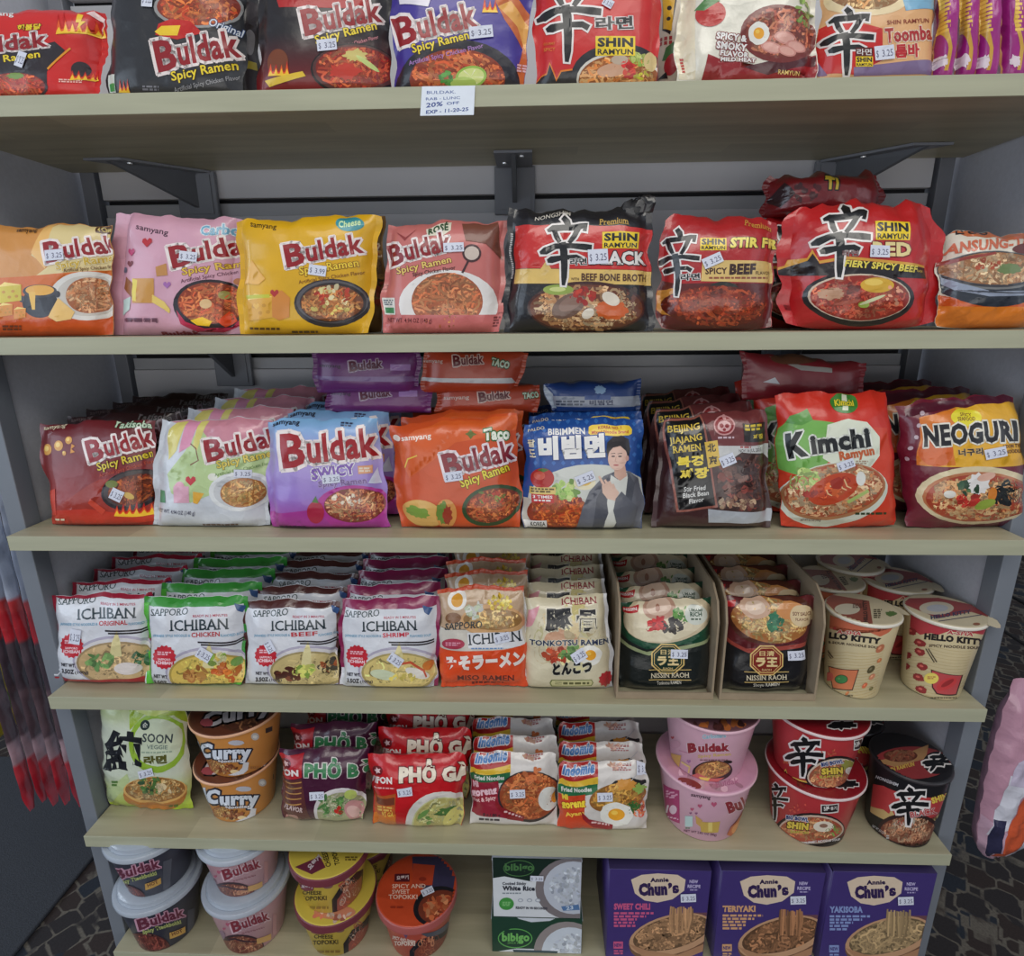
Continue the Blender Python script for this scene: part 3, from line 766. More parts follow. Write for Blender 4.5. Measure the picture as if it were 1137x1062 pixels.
# ---------------------------------------------------------------- shared pieces of printed design
YEL = (236, 200, 40); RED = (196, 28, 34); WHT = (236, 234, 232); BLK = (28, 28, 32); CRM = (232, 220, 190); GOLD = (224, 190, 110)
ORD = ['first', 'second', 'third', 'fourth', 'fifth', 'sixth']
def shinbox(A, x0, y0, x1, y1):
    A.rect(x0, y0, x1, y1, (238, 206, 40)); h = y1-y0; w = x1-x0
    A.txt('SHIN', x0+w*.05, y0+h*.52, x1-w*.05, y0+h*.52, h*.44, BLK, bold=.05)
    A.txt('RAMYUN', x0+w*.05, y0+h*.93, x1-w*.05, y0+h*.93, h*.28, BLK, bold=.03)
def spicy(A, x0, y0, x1, y1, h, col=(240, 214, 50), out=(60, 30, 20), t='Spicy Ramen'): A.txt(t, x0, y0, x1, y1, h, col, out=out, ow=.045, bold=.02)
def flames(A, x, y, w, h, n=5):
    for c, k in (((190, 20, 20), 1.0), ((232, 90, 30), .75), ((250, 200, 50), .45)):
        P = [(x, y)]
        for i in range(n):
            P += [(x+w*(i+.15)/n, y-h*k*.35), (x+w*(i+.5)/n, y-h*k*A.R.uniform(.7, 1.1)), (x+w*(i+.8)/n, y-h*k*.3)]
        A.poly(P+[(x+w, y)], c)
def heart(A, x, y, r, c):
    A.poly([(x, y+r), (x-r, y), (x-r*.9, y-r*.6), (x-r*.4, y-r*.8), (x, y-r*.3), (x+r*.4, y-r*.8), (x+r*.9, y-r*.6), (x+r, y)], c)
def cheese(A, x, y, w, h, c=(240, 200, 80)):
    A.poly([(x, y), (x+w, y-h*.15), (x+w, y+h*.8), (x, y+h)], c); A.poly([(x, y), (x+w*.3, y-h*.3), (x+w, y-h*.15)], (252, 224, 130))
    for a, b in ((.25, .3), (.65, .25), (.5, .6), (.8, .55)): A.ell(x+w*a, y+h*b, w*.08, h*.09, (206, 150, 50), n=10)
def rows_behind(p, n, dy, label, group, dx=0.0, dz=0.0, j=.003, seed=1, sc=1.0, start=1):
    R = random.Random(seed); out = []
    for k in range(start, n+start):
        o = dup(p, dx*k+R.uniform(-j, j), dy*k, dz*k, rot=(R.uniform(-.02, .03), 0, R.uniform(-.035, .035)), label=label.format(ORD[k]), group=group)
        out.append(o)
    return out

# ---------------------------------------------------------------- top shelf

a = Pack('noodle_packet', 'bright red extra hot ramen packet with flames at the left end of the top shelf', 'a', (-330, 78), (742, 70), (695, 668), (-330, 690), 0, .034, lean=.004, bg=(208, 38, 36), sw=.04, seed=11)
A = a.art
A.poly([(-330, 470), (0, 330), (120, 360), (380, 290), (450, 350), (330, 500), (330, 600), (250, 690), (-330, 690)], (44, 36, 42))
A.txt('samyang', -180, 100, 95, 105, 38, WHT, bold=.02); A.buldak(-270, 405, 338, 322, 125)
A.txt('핵불닭', 118, 218, 285, 208, 42, (244, 214, 50), out=(90, 20, 20), ow=.06, bold=.03, shear=.2)
spicy(A, -200, 468, 282, 400, 50)
A.ell(110, 610, 225, 105, (60, 40, 45)); A.noodles(105, 605, 212, 95, (236, 120, 70), (190, 50, 30), n=150, w=15)
A.ell(110, 530, 60, 22, (120, 150, 60), jag=.2); A.blobs(-50, 600, 80, 60, [(210, 70, 50)], 8, 20)
flames(A, 390, 240, 320, 160, 7); A.poly([(600, 90), (660, 70), (720, 110), (655, 210), (690, 130)], (240, 210, 210))
A.poly([(545, 90), (580, 100), (560, 140), (590, 140), (530, 200), (548, 150), (525, 150)], (240, 200, 40)); A.lines(410, 552, 560, 600, 2, 9, (240, 190, 180))
A.poly([(330, 480), (480, 330), (490, 340), (340, 492)], (226, 150, 40)); A.ell(550, 480, 60, 55, (50, 40, 46)); flames(A, 480, 560, 200, 90, 5)
A.sticker(140, 358, 62, 108, 20, ' ')
a.done()

a = Pack('noodle_packet', 'black original spicy ramen packet with bowl of orange noodles on the top shelf', 'A', (345, -110), (778, -110), (762, 290), (333, 298), 0, .036, lean=.004, bg=(44, 45, 50), sw=.03, seed=12)
A = a.art
A.ell(625, 25, 148, 75, (28, 28, 32)); A.ell(625, 22, 140, 66, (150, 150, 150)); A.noodles(625, 20, 130, 60, (238, 140, 70), (196, 66, 34), n=150, w=9)
A.poly([(490, 110), (500, 75), (540, 60), (600, 66), (640, 105), (560, 125)], (200, 34, 30)); A.poly([(488, 100), (510, 82), (570, 80), (560, 112), (505, 112)], (244, 206, 50))
A.txt('Original', 655, 78, 752, 108, 26, (225, 232, 240), out=(40, 70, 130), ow=.05, shear=.15)
A.buldak(500, 226, 752, 172, 98); spicy(A, 543, 255, 742, 214, 30); A.txt('Artificial Spicy Chicken Flavor', 550, 290, 752, 245, 15, (150, 150, 155))
A.rect(340, 234, 362, 292, (214, 226, 220)); A.rect(342, 262, 360, 288, (60, 160, 90)); flames(A, 372, 292, 36, 46, 3)
A.lines(450, 270, 500, 290, 2, 6, (120, 120, 130)); A.sticker(452, -30, 34, 52, 4, ' ')
black1 = a.done()

a = Pack('noodle_packet', 'shiny black packet peeking out between two hot ramen packets on the top shelf', 'A', (560, -120), (822, -120), (806, 284), (560, 284), 0, .088, lean=.004, bg=(46, 44, 48), sw=.03, seed=13, amp=.003)
A = a.art; A.rect(770, 0, 800, 290, (60, 52, 56)); A.ell(785, 130, 14, 40, (150, 146, 150)); A.rect(766, 190, 800, 214, (200, 180, 60)); a.done()

a = Pack('noodle_packet', 'black and dark red spicy ramen packet beside the purple one on the top shelf', 'A', (828, -120), (1238, -120), (1228, 280), (800, 285), 0, .034, lean=.004, bg=lambda u, v: (34, 30, 34) if v > .45 else tuple(np.array((34, 30, 34))*(v/.45)+np.array((150, 26, 30))*(1-v/.45)), sw=.03, seed=14)
A = a.art
A.poly([(870, -10), (1060, -30), (1160, 0), (1150, 30), (880, 22)], (176, 34, 36)); A.buldak(962, 112, 1206, 62, 84); spicy(A, 998, 140, 1190, 88, 28); A.txt('Spicy Chicken Flavor', 1090, 150, 1195, 118, 12, (216, 140, 150))
A.ell(1118, 218, 138, 82, (26, 20, 22)); A.ell(1118, 216, 132, 76, (90, 50, 48)); A.noodles(1118, 214, 122, 68, (232, 130, 76), (190, 50, 36), n=130, w=9)
A.ell(1120, 175, 36, 20, (206, 190, 110), jag=.3); A.ell(1160, 200, 44, 8, (196, 210, 130), rot=35); A.ell(1090, 225, 50, 24, (196, 60, 44), jag=.2)
A.ell(876, 196, 34, 42, (120, 60, 30)); flames(A, 845, 240, 70, 50, 4); A.poly([(835, 255), (955, 225), (965, 240), (850, 275)], (232, 196, 60)); A.sticker(1000, 128, 62, 36, -6)
a.done()

a = Pack('noodle_packet', 'purple spicy ramen packet with noodles and lime slices on the top shelf', 'B', (180, -120), (628, -120), (608, 262), (192, 272), 0, .032, lean=.004, bg=(70, 56, 150), sw=.03, seed=15)
A = a.art
A.poly([(500, -20), (560, -30), (640, 60), (640, 262), (570, 262), (600, 150), (540, 60)], (206, 110, 60)); A.poly([(520, 20), (560, 0), (625, 90), (615, 170), (580, 80)], (236, 176, 90))
A.ell(395, 275, 200, 150, (34, 32, 44)); A.noodles(392, 250, 152, 96, (236, 140, 80), (200, 74, 40), n=190, w=9)
A.buldak(206, 142, 458, 82, 92); spicy(A, 250, 166, 430, 122, 28); A.txt('Artificial Spicy Chicken Flavor', 238, 206, 475, 150, 15, (176, 130, 196))
A.ell(435, 242, 50, 34, (150, 190, 80), rot=-10); A.ell(435, 242, 42, 27, (214, 224, 140), rot=-10)
for k in range(6): A.poly([(435, 242), (435+38*math.cos(k), 242+24*math.sin(k)), (435+38*math.cos(k+.12), 242+24*math.sin(k+.12))], (240, 240, 200))
A.ell(410, 262, 42, 20, (176, 200, 100)); A.blobs(358, 246, 24, 20, [(70, 140, 60), (90, 160, 70)], 12, 14); A.poly([(205, -10), (310, -8), (300, 22), (210, 10)], (230, 225, 235)); flames(A, 470, 40, 50, 50, 3)
A.lines(580, 200, 615, 250, 3, 6, (230, 190, 200)); A.sticker(428, 88, 74, 38, -6)
a.done()

a = Pack('noodle_packet', 'red noodle packet with big black brush character on the top shelf', 'b', (35, -300), (905, -300), (893, 568), (18, 582), 0, .034, lean=.004, bg=(206, 42, 42), sw=.03, seed=16)
A = a.art
A.poly([(0, 590), (60, 525), (100, 510), (125, 430), (175, 550), (205, 492), (300, 480), (360, 600)], (226, 130, 40)); A.poly([(0, 600), (60, 536), (102, 522), (125, 450), (172, 570), (210, 504), (300, 492), (360, 600)], (36, 36, 40))
A.ell(620, 530, 340, 225, (40, 42, 48)); A.ell(620, 560, 305, 195, (220, 216, 206)); A.noodles(620, 565, 290, 180, (236, 190, 130), (214, 120, 50), n=150, w=20)
A.ell(570, 490, 110, 46, (206, 160, 130), rot=-8); A.ell(620, 420, 60, 34, (190, 170, 150)); A.blobs(690, 490, 60, 60, [(206, 40, 40), (220, 70, 50)], 16, 34); A.blobs(770, 420, 60, 50, [(150, 180, 70), (190, 200, 110)], 14, 34); A.ell(840, 430, 50, 70, (220, 196, 140))
A.blobs(780, 530, 60, 30, [(200, 200, 60)], 6, 26)
A.shin(50, -190, 440, 625, ow=.03, skew=.0); A.txt('라면', 452, 212, 712, 205, 92, BLK, out=(232, 226, 224), ow=.06, bold=.03)
shinbox(A, 450, 255, 728, 392); A.txt('GOURMET', 88, 312, 168, 312, 18, (214, 130, 60)); A.txt('SPICY', 88, 355, 168, 355, 24, (226, 140, 60)); A.sticker(520, -20, 74, 60, 30, ' ')
a.done()

a = Pack('noodle_packet', 'cream packet with red chilli and yellow flash tucked behind its neighbours on the top shelf', 'b', (860, -300), (1400, -300), (1400, 548), (880, 550), 0, .09, lean=.004, bg=(218, 208, 190), sw=.05, sealcol=(130, 30, 50), seed=17)
A = a.art; A.rect(800, -300, 905, 200, (128, 34, 56)); A.poly([(925, -60), (1030, -60), (1010, 60), (975, 240), (925, 200)], BLK); A.poly([(925, -60), (1018, -60), (1000, 60), (985, 215), (930, 190)], (230, 180, 40)); A.ell(970, 50, 16, 16, BLK); A.ell(965, 125, 14, 14, BLK)
for i in range(6): A.rect(905+i % 3*32, 250+(i//3)*32, 925+i % 3*32, 275+(i//3)*32, (170, 40, 40))
A.poly([(930, 420), (950, 330), (1000, 290), (1010, 350), (960, 420)], (70, 120, 70)); A.ell(985, 450, 44, 80, (180, 44, 56), rot=15); A.poly([(890, 548), (950, 500), (960, 548)], BLK); a.done()

a = Pack('noodle_packet', 'white clear-topped smoky noodle packet with red lower band on the top shelf', 'C', (52, -120), (492, -120), (484, 238), (38, 252), 0, .033, lean=.004, bg=(226, 222, 208), sw=.06, seed=18, amp=.0032, matn=FOILM)
A = a.art
A.poly([(118, 256), (140, 170), (180, 185), (300, 205), (486, 168), (484, 250)], (150, 32, 38)); A.poly([(250, 210), (486, 172), (480, 205), (330, 235)], (80, 26, 34)); A.rect(46, -100, 100, 248, (232, 222, 196))
A.ell(370, 105, 128, 92, (120, 44, 40)); A.noodles(370, 100, 118, 82, (226, 150, 110), (170, 70, 56), n=90, w=9)
for q in ((385, 120, 36, 20), (420, 145, 34, 18), (340, 150, 34, 18), (390, 160, 30, 16)): A.ell(*q, (206, 140, 130), rot=15); A.ell(q[0], q[1], q[2]*.8, q[3]*.75, (222, 168, 156), rot=15)
A.egg(300, 105, 34, 36); A.blobs(450, 40, 26, 50, [(120, 160, 70), (150, 180, 90)], 14, 16)
A.ell(150, 40, 46, 42, (190, 50, 46)); A.poly([(100, 25), (135, -10), (180, 0), (130, 30)], (80, 130, 70))
for t, x0, y0, x1, y1, h in (('SPICY &', 166, 120, 262, 132, 20), ('SMOKY', 166, 150, 262, 162, 22), ('FLAVOR', 178, 172, 268, 182, 16), ('MILD HEAT', 180, 190, 290, 196, 12)): A.txt(t, x0, y0, x1, y1, h, WHT, out=(140, 36, 40), ow=.09, bold=.05)
A.txt('RAMYUN', 362, 232, 430, 238, 15, (232, 200, 120)); A.lines(60, 175, 72, 240, 5, 7, (190, 60, 50))
a.done()

a = Pack('noodle_packet', 'peach coloured creamy noodle packet with black brush character on the top shelf', 'C', (500, -120), (872, -120), (856, 226), (488, 236), 0, .035, lean=.004, bg=(228, 176, 124), sw=.03, seed=19)
A = a.art
A.poly([(495, 80), (560, 60), (690, 90), (690, 190), (600, 235), (495, 235)], (204, 40, 38)); A.poly([(600, 212), (860, 194), (860, 240), (600, 240)], (130, 110, 150)); A.poly([(480, 236), (500, 190), (520, 236)], (140, 110, 150))
A.ell(640, 0, 130, 50, (236, 214, 170)); A.noodles(640, -20, 110, 50, (240, 214, 160), (216, 150, 90), n=40, w=9)
A.poly([(752, -10), (862, -30), (864, 32), (764, 34)], (130, 180, 210)); A.shin(505, 25, 158, 212, ow=.04)
A.txt('Toomba', 700, 134, 850, 122, 44, (176, 40, 44), out=(240, 220, 200), ow=.05, bold=.04); A.txt('SHIN RAMYUN', 705, 78, 840, 70, 14, (150, 60, 40)); A.txt('툼바', 732, 184, 808, 180, 44, (190, 34, 44), out=(244, 226, 200), ow=.05, bold=.05)
A.rect(606, 150, 660, 178, (90, 30, 30)); A.txt('라면', 610, 174, 656, 174, 20, WHT); shinbox(A, 606, 178, 660, 210); A.sticker(662, 148, 62, 44, -6)
a.done()
for k, (tl, tr, br, bl, yy) in enumerate([((872, -110), (938, -110), (912, 224), (858, 226), .030), ((936, -110), (1000, -110), (985, 222), (926, 224), .034), ((1000, -110), (1060, -110), (1060, 220), (985, 222), .030), ((1056, -110), (1180, -110), (1190, 218), (1062, 218), .036)]):
    a = Pack('noodle_packet', f'{["first", "second", "third", "fourth"][k]} magenta packet of four stood on edge at the right end of the top shelf', 'C', tl, tr, br, bl, 0, yy, lean=.004, T=.012, bg=(160, 36, 128), seal='LR', sw=.08, sealcol=(176, 120, 70), seed=20+k, amp=.004, matn=FOILM, group='magenta packets stood on edge')
    A = a.art; cx = (tl[0]+tr[0]+br[0]+bl[0])/4
    A.poly([(cx-14, -100), (cx-4, -100), (cx-2, 60), (cx+16, 150), (cx+6, 220), (cx-6, 220), (cx+4, 150), (cx-14, 60)], (206, 160, 60)); A.lines(cx-10, -20, cx+14, 200, 9, 9, (232, 190, 80)); A.ell(cx-10, 190, 14, 20, (226, 210, 220), jag=.3)
    a.done()

# handwritten tag on the edge of the top shelf
q = [onY(p, -.0012) for p in ((468.5, 96), (527.5, 95), (526, 127.5), (466.5, 128.5))]
o_ = np.array([(q[2][0]+q[3][0])/2, 0, q[3][2]])
class TagSurf: pass
A = Art(FR['px'], 5); S, T = np.meshgrid(np.linspace(0, 1, 3), np.linspace(0, 1, 3))
c = [(q[3][0], q[3][2]), (q[2][0], q[2][2]), (q[1][0], q[1][2]), (q[0][0], q[0][2])]
PX = (1-S)*(1-T)*c[0][0]+S*(1-T)*c[1][0]+S*T*c[2][0]+(1-S)*T*c[3][0]; PZ = (1-S)*(1-T)*c[0][1]+S*(1-T)*c[1][1]+S*T*c[2][1]+(1-S)*T*c[3][1]
def tpx(P):
    d = rays(P); w = ORG[None]+d*((-.0012-ORG[1])/d[:, 1])[:, None]; return np.stack(inv_bilinear(c, w[:, 0], w[:, 2]), 1)
sf = Surf(np.stack([PX-o_[0], np.full_like(PX, -.0012), PZ-o_[2]], 2), tpx); sf.flat = True
INK = (60, 90, 160)
A.txt('BULDAK.', 474, 104.5, 506, 103.8, 3.6, INK, bold=0); A.txt('RAB - LUNC', 473, 111.5, 511, 110, 3.2, INK, bold=0); A.txt('20%', 473, 119.5, 491.5, 117.5, 5, (40, 70, 150), bold=.02, shear=.2); A.txt('OFF', 496, 116.5, 510, 115.5, 3.2, INK, bold=.01)
A.txt('EXP - 11-20-25', 473, 126.5, 520, 123, 4, (50, 75, 150), bold=.02, shear=.15)
v, f, cc = A.build(sf, 'main', eps=.0001, step=.00001)
base = [tuple(sf.pos[j, i]) for j in range(3) for i in range(3)]; bk = [(x, y+.0007, z) for x, y, z in base]
F0 = [(0, 1, 4, 3), (1, 2, 5, 4), (3, 4, 7, 6), (4, 5, 8, 7)]; F0 += [tuple(i+9 for i in g)[::-1] for g in F0]
o = finish('price_tag', base+bk+list(v), F0+[tuple(i+18 for i in g) for g in f], PAPER, None, np.array([tuple(lin((226, 234, 246)))]*18+list(cc)), None, tuple(o_), smooth=False)
tag(o, 'white handwritten discount tag taped to the front edge of the top shelf', 'price tag')
# ---------------------------------------------------------------- second shelf
a = Pack('noodle_packet', 'orange four cheese spicy ramen packet at the left end of the second shelf', 'D', (-120, 120), (472, 110), (468, 582), (-110, 584), 1, .034, bg=(212, 148, 78), sw=.04, seed=31)
A = a.art
A.poly([(130, 240), (240, 120), (480, 105), (480, 320), (140, 335), (200, 290)], (226, 206, 150)); A.poly([(200, 118), (236, 118), (190, 300), (130, 230)], (236, 186, 110)); A.poly([(-110, 345), (110, 330), (480, 300), (480, 590), (-110, 590)], (216, 110, 34)); A.poly([(-110, 520), (480, 500), (480, 590), (-110, 590)], (206, 84, 20))
A.poly([(400, 112), (472, 108), (470, 150), (400, 140)], (90, 60, 40)); A.txt('4 Cheese', 408, 135, 480, 138, 20, (240, 220, 130))
A.ell(365, 412, 155, 104, (226, 222, 216)); A.ell(365, 412, 128, 86, (206, 200, 192)); A.noodles(372, 410, 96, 76, (240, 196, 150), (214, 134, 84), n=110, w=9, base=(170, 100, 60))
A.ell(168, 440, 74, 64, (38, 36, 44)); A.ell(168, 392, 72, 28, (60, 58, 66)); A.ell(168, 388, 60, 22, (236, 176, 70)); A.poly([(120, 395), (150, 395), (148, 470), (135, 470)], (240, 190, 80)); A.ell(242, 405, 12, 14, (60, 58, 66)); A.ell(92, 425, 12, 14, (60, 58, 66))
cheese(A, -10, 375, 100, 70, (216, 196, 60)); cheese(A, -5, 455, 60, 46, (226, 150, 50)); cheese(A, 60, 470, 50, 40, (230, 150, 60)); A.poly([(205, 500), (245, 420), (315, 480), (300, 510), (240, 520)], (238, 196, 120))
A.txt('samyang', 70, 142, 155, 138, 20, (60, 40, 30)); A.buldak(196, 272, 486, 218, 86); spicy(A, 238, 302, 478, 258, 32, (206, 170, 50), (240, 226, 180)); A.txt('Artificial Spicy Chicken Flavor', 270, 312, 478, 290, 15, (120, 80, 30))
A.lines(10, 535, 90, 560, 2, 8, (110, 50, 20)); A.sticker(192, 222, 76, 44, -5, ' ')
a.done()

a = Pack('noodle_packet', 'pale pink carbonara spicy ramen packet with wide left seal on the second shelf', 'D', (466, 62), (1060, 92), (1040, 582), (440, 586), 1, .047, bg=(214, 164, 184), sw=.12, seed=32, amp=.003)
A = a.art
A.txt('samyang', 566, 128, 705, 158, 24, (70, 40, 60)); A.txt('Carbonara', 842, 152, 1078, 150, 40, (120, 176, 206), out=(226, 236, 242), ow=.06, bold=.03, shear=.15); A.buldak(726, 294, 1062, 216, 92)
spicy(A, 768, 324, 1050, 276, 30, (226, 190, 70), (150, 90, 60)); A.txt('Artificial Spicy Chicken Flavor', 762, 358, 1050, 300, 16, (110, 60, 80))
A.ell(880, 450, 152, 108, (44, 36, 44)); A.ell(985, 350, 24, 14, (190, 120, 70)); A.noodles(882, 442, 134, 88, (236, 150, 90), (206, 84, 50), n=130, w=9); A.ell(930, 408, 22, 18, (170, 160, 90)); A.ell(862, 445, 24, 20, (226, 190, 140))
A.poly([(740, 470), (780, 520), (860, 548), (960, 545), (1005, 500), (1000, 540), (940, 566), (830, 562), (760, 530)], (190, 40, 80)); A.poly([(800, 515), (850, 500), (890, 520), (880, 540), (830, 535)], (246, 200, 40)); A.poly([(910, 520), (950, 470), (980, 520), (940, 545)], (226, 80, 40))
A.rect(552, 338, 648, 442, (206, 150, 70)); A.poly([(552, 338), (575, 345), (570, 435), (552, 430)], (230, 210, 80)); A.poly([(520, 330), (555, 360), (550, 420), (510, 380)], (150, 90, 50)); A.poly([(655, 290), (700, 275), (706, 325), (660, 330)], (196, 140, 80))
for i in range(4): A.stroke([(640, 410+i*8, 8), (690, 440+i*8, 8), (712, 470+i*4, 7)], (236, 206, 110))
heart(A, 545, 225, 18, (196, 70, 120)); heart(A, 703, 365, 16, (170, 110, 180)); heart(A, 540, 275, 15, (130, 70, 80)); A.ell(515, 302, 12, 12, (110, 110, 130)); heart(A, 618, 185, 22, (190, 50, 60))
A.poly([(500, 430), (545, 415), (540, 470), (500, 500)], (200, 224, 220)); A.lines(520, 505, 660, 520, 1, 16, (110, 70, 90)); A.txt('NET WT. 4.58 OZ (130 g)', 512, 522, 665, 520, 16, (110, 70, 90)); A.txt('Buldak', 672, 578, 840, 572, 16, (140, 30, 50), bold=.04)
A.sticker(758, 222, 76, 40, 6, ' ')
a.done()

a = Pack('noodle_packet', 'bright yellow cheese spicy ramen packet on the second shelf', 'E', (3, 98), (618, 66), (574, 578), (22, 586), 1, .030, bg=(222, 172, 26), sw=.055, seed=3, amp=.0026)
A = a.art
A.txt('samyang', 62, 122, 175, 128, 22, (60, 40, 10)); A.ell(486, 108, 58, 30, (60, 150, 160)); A.txt('Cheese', 440, 122, 530, 112, 26, (210, 236, 180), bold=.03, shear=.2)
A.ell(408, 442, 156, 102, (48, 44, 48)); A.ell(408, 436, 146, 90, (92, 88, 92)); A.ell(412, 440, 136, 84, (50, 40, 40)); A.noodles(408, 442, 128, 76, (226, 180, 110), (196, 110, 54), n=120, w=9, base=(120, 66, 30))
A.blobs(410, 410, 80, 40, [(230, 216, 150), (240, 226, 180), (196, 60, 40), (190, 70, 40)], 26, 18); A.blobs(400, 470, 80, 25, [(220, 200, 110)], 10, 14)
A.buldak(222, 290, 545, 226, 96); spicy(A, 275, 322, 522, 286, 34, (240, 206, 60), (130, 80, 20)); A.txt('Artificial Spicy Chicken Flavor', 272, 362, 545, 318, 16, (140, 90, 20))
cheese(A, 52, 430, 112, 90, (226, 170, 60)); A.poly([(160, 405), (200, 388), (236, 420), (232, 500), (190, 515), (160, 500)], (216, 140, 60)); A.poly([(45, 410), (150, 405), (150, 420), (50, 425)], (196, 196, 60)); heart(A, 170, 400, 18, (180, 50, 50)); A.poly([(40, 360), (70, 260), (130, 340), (100, 365)], (236, 180, 80)); heart(A, 92, 455, 14, (240, 190, 80))
A.lines(60, 545, 190, 560, 1, 9, (90, 60, 10)); A.lines(240, 558, 350, 570, 1, 8, (90, 60, 10)); A.sticker(318, 278, 74, 44, 8, '3.99')
a.done()
a = Pack('noodle_packet', 'brownish packet showing as a dark strip right behind the yellow packet', 'E', (400, 84), (630, 70), (625, 572), (420, 575), 1, .080, bg=(120, 88, 44), sw=.06, seed=33, amp=.003)
A = a.art; A.txt('k', 580, 240, 612, 236, 70, (150, 30, 34), out=(220, 200, 180), ow=.08); A.blobs(600, 330, 14, 120, [(70, 50, 34), (170, 130, 70), (150, 60, 40)], 24, 22); a.done()

a = Pack('noodle_packet', 'dusty rose spicy ramen packet with white plate of noodles on the second shelf', 'E', (640, 112), (1150, 90), (1124, 566), (618, 572), 1, .034, bg=(200, 116, 112), sw=.05, seed=34, amp=.0026)
A = a.art
A.ell(900, 450, 208, 148, (232, 228, 226)); A.noodles(896, 436, 150, 122, (230, 164, 110), (200, 106, 66), n=200, w=10, base=(170, 90, 56)); A.rect(610, 492, 1150, 580, (204, 112, 112))
A.poly([(806, 128), (916, 108), (912, 138), (880, 160), (812, 158)], (226, 220, 200)); A.txt('ROSÉ', 816, 152, 902, 138, 24, (50, 80, 50), bold=.05, shear=.15); A.buldak(652, 285, 922, 216, 92, (140, 26, 36)); spicy(A, 684, 320, 915, 270, 28, (230, 200, 110), (120, 50, 40)); A.txt('Spicy Chicken Flavor', 752, 330, 932, 300, 17, (70, 30, 34))
A.txt('NET WT. 4.94 OZ (140 g)', 640, 524, 832, 524, 19, (100, 30, 40)); A.rect(628, 420, 676, 492, (226, 226, 220)); A.rect(632, 462, 672, 486, (70, 140, 90)); A.lines(632, 428, 670, 455, 3, 6, (110, 120, 130)); A.poly([(680, 140), (720, 165), (770, 128), (716, 178)], (150, 60, 60)); A.poly([(960, 110), (1110, 98), (1130, 260), (1060, 190), (975, 180)], (122, 74, 60)); A.ell(1000, 232, 40, 38, (70, 40, 44)); A.ell(1000, 232, 31, 29, (206, 190, 180)); A.stroke([(985, 265, 9), (960, 315, 9)], (70, 40, 44))
A.lines(1090, 500, 1120, 540, 4, 8, (120, 50, 50)); A.sticker(880, 192, 86, 38, -3, '3.25')
a.done()

a = Pack('noodle_packet', 'black and red beef bone broth noodle packet on the second shelf', 'F', (55, 84), (655, 92), (668, 592), (28, 592), 1, .032, T=.022, bg=(32, 32, 38), sw=.05, seed=35, amp=.003, matn=FOILM, crump=1.6)
A = a.art
A.poly([(84, 150), (690, 166), (672, 345), (78, 334)], (200, 44, 42)); A.poly([(78, 336), (672, 346), (668, 406), (78, 398)], GOLD); A.poly([(190, 336), (215, 300), (235, 336)], GOLD)
A.ell(385, 500, 250, 112, (70, 36, 32)); A.noodles(385, 502, 240, 100, (232, 202, 160), (190, 130, 80), n=170, w=12, base=(110, 60, 40), curl=2.4)
A.ell(265, 424, 64, 22, (150, 170, 80)); A.ell(262, 422, 34, 10, (206, 214, 140)); A.ell(308, 492, 76, 46, (116, 88, 76), rot=-28); A.ell(318, 480, 56, 28, (140, 108, 94), rot=-28); A.blobs(375, 446, 44, 30, [(176, 40, 36), (196, 60, 40)], 16, 22); A.ell(490, 510, 66, 38, (206, 96, 40), jag=.15); A.ell(486, 462, 40, 26, (226, 216, 200), rot=30); A.ell(390, 524, 28, 20, (226, 216, 200), rot=-30); A.blobs(560, 440, 40, 25, [(80, 60, 50)], 8, 14)
A.shin(188, 122, 218, 284, ow=.035); A.txt('NONGSHIM', 165, 128, 315, 112, 18, (206, 200, 190), shear=.2); A.txt('Premium', 440, 150, 560, 150, 26, (206, 170, 90), serif=True); shinbox(A, 450, 180, 606, 250)
A.txt('라면', 315, 322, 385, 320, 30, BLK, out=WHT, ow=.06, bold=.03); A.txt('BLACK', 398, 314, 642, 316, 54, (232, 228, 226), out=(40, 36, 42), ow=.05, bold=.04, serif=True); A.txt('WITH', 318, 384, 352, 385, 12, (90, 60, 40)); A.txt('BEEF BONE BROTH', 362, 384, 642, 388, 30, (84, 50, 36), bold=.03)
A.lines(62, 180, 74, 560, 22, 6, (190, 190, 190)); A.sticker(388, 256, 84, 62, -3, ' ')
p = a.done()
m = MB(); rr = random.Random(4)
for q in range(5):
    t0 = q/4; m.lathe([(.0002, 0), (.009-.002*t0, .002), (.012-.003*t0, .008), (.007, .014), (.0003, .017)], 9, 0, (34, 34, 38), c=((q-2)*.0045, .0, q*.0012))
m.V = [(x+rr.uniform(-.002, .002), y*.6+rr.uniform(-.001, .001), z+rr.uniform(-.0015, .0015)) for x, y, z in m.V]
w_ = onY(FR['F'][0:2] and (FR['F'][0]+607/3.79, FR['F'][1]+118/3.79), .04)
m.build('folded_corner', FOILM, p, loc=(w_[0]-p.location[0], .008, w_[2]-p.location[2]), smooth=True)

a = Pack('noodle_packet', 'rounded red stir fry noodle packet with brush character on the second shelf', 'F', (700, 110), (1190, 120), (1168, 582), (678, 588), 1, .036, T=.024, bg=(176, 40, 44), sw=.04, seed=36, amp=.004, matn=FOILM, sq=3.2, pinch=.07, crump=1.5)
A = a.art
A.poly([(675, 600), (680, 380), (760, 400), (900, 395), (1180, 400), (1180, 600)], (96, 30, 30)); A.ell(740, 480, 70, 60, (206, 140, 60), jag=.1); A.ell(960, 430, 70, 40, (46, 44, 40)); A.noodles(930, 495, 225, 88, (206, 96, 52), (140, 44, 28), n=210, w=11)
A.poly([(872, 300), (1178, 306), (1178, 398), (866, 388)], (222, 190, 120)); A.shin(686, 165, 174, 288, ow=.035); shinbox(A, 862, 205, 972, 258); A.txt('STIR FRY', 986, 246, 1226, 240, 40, (238, 220, 100), out=(80, 30, 20), ow=.05, bold=.05, shear=.15)
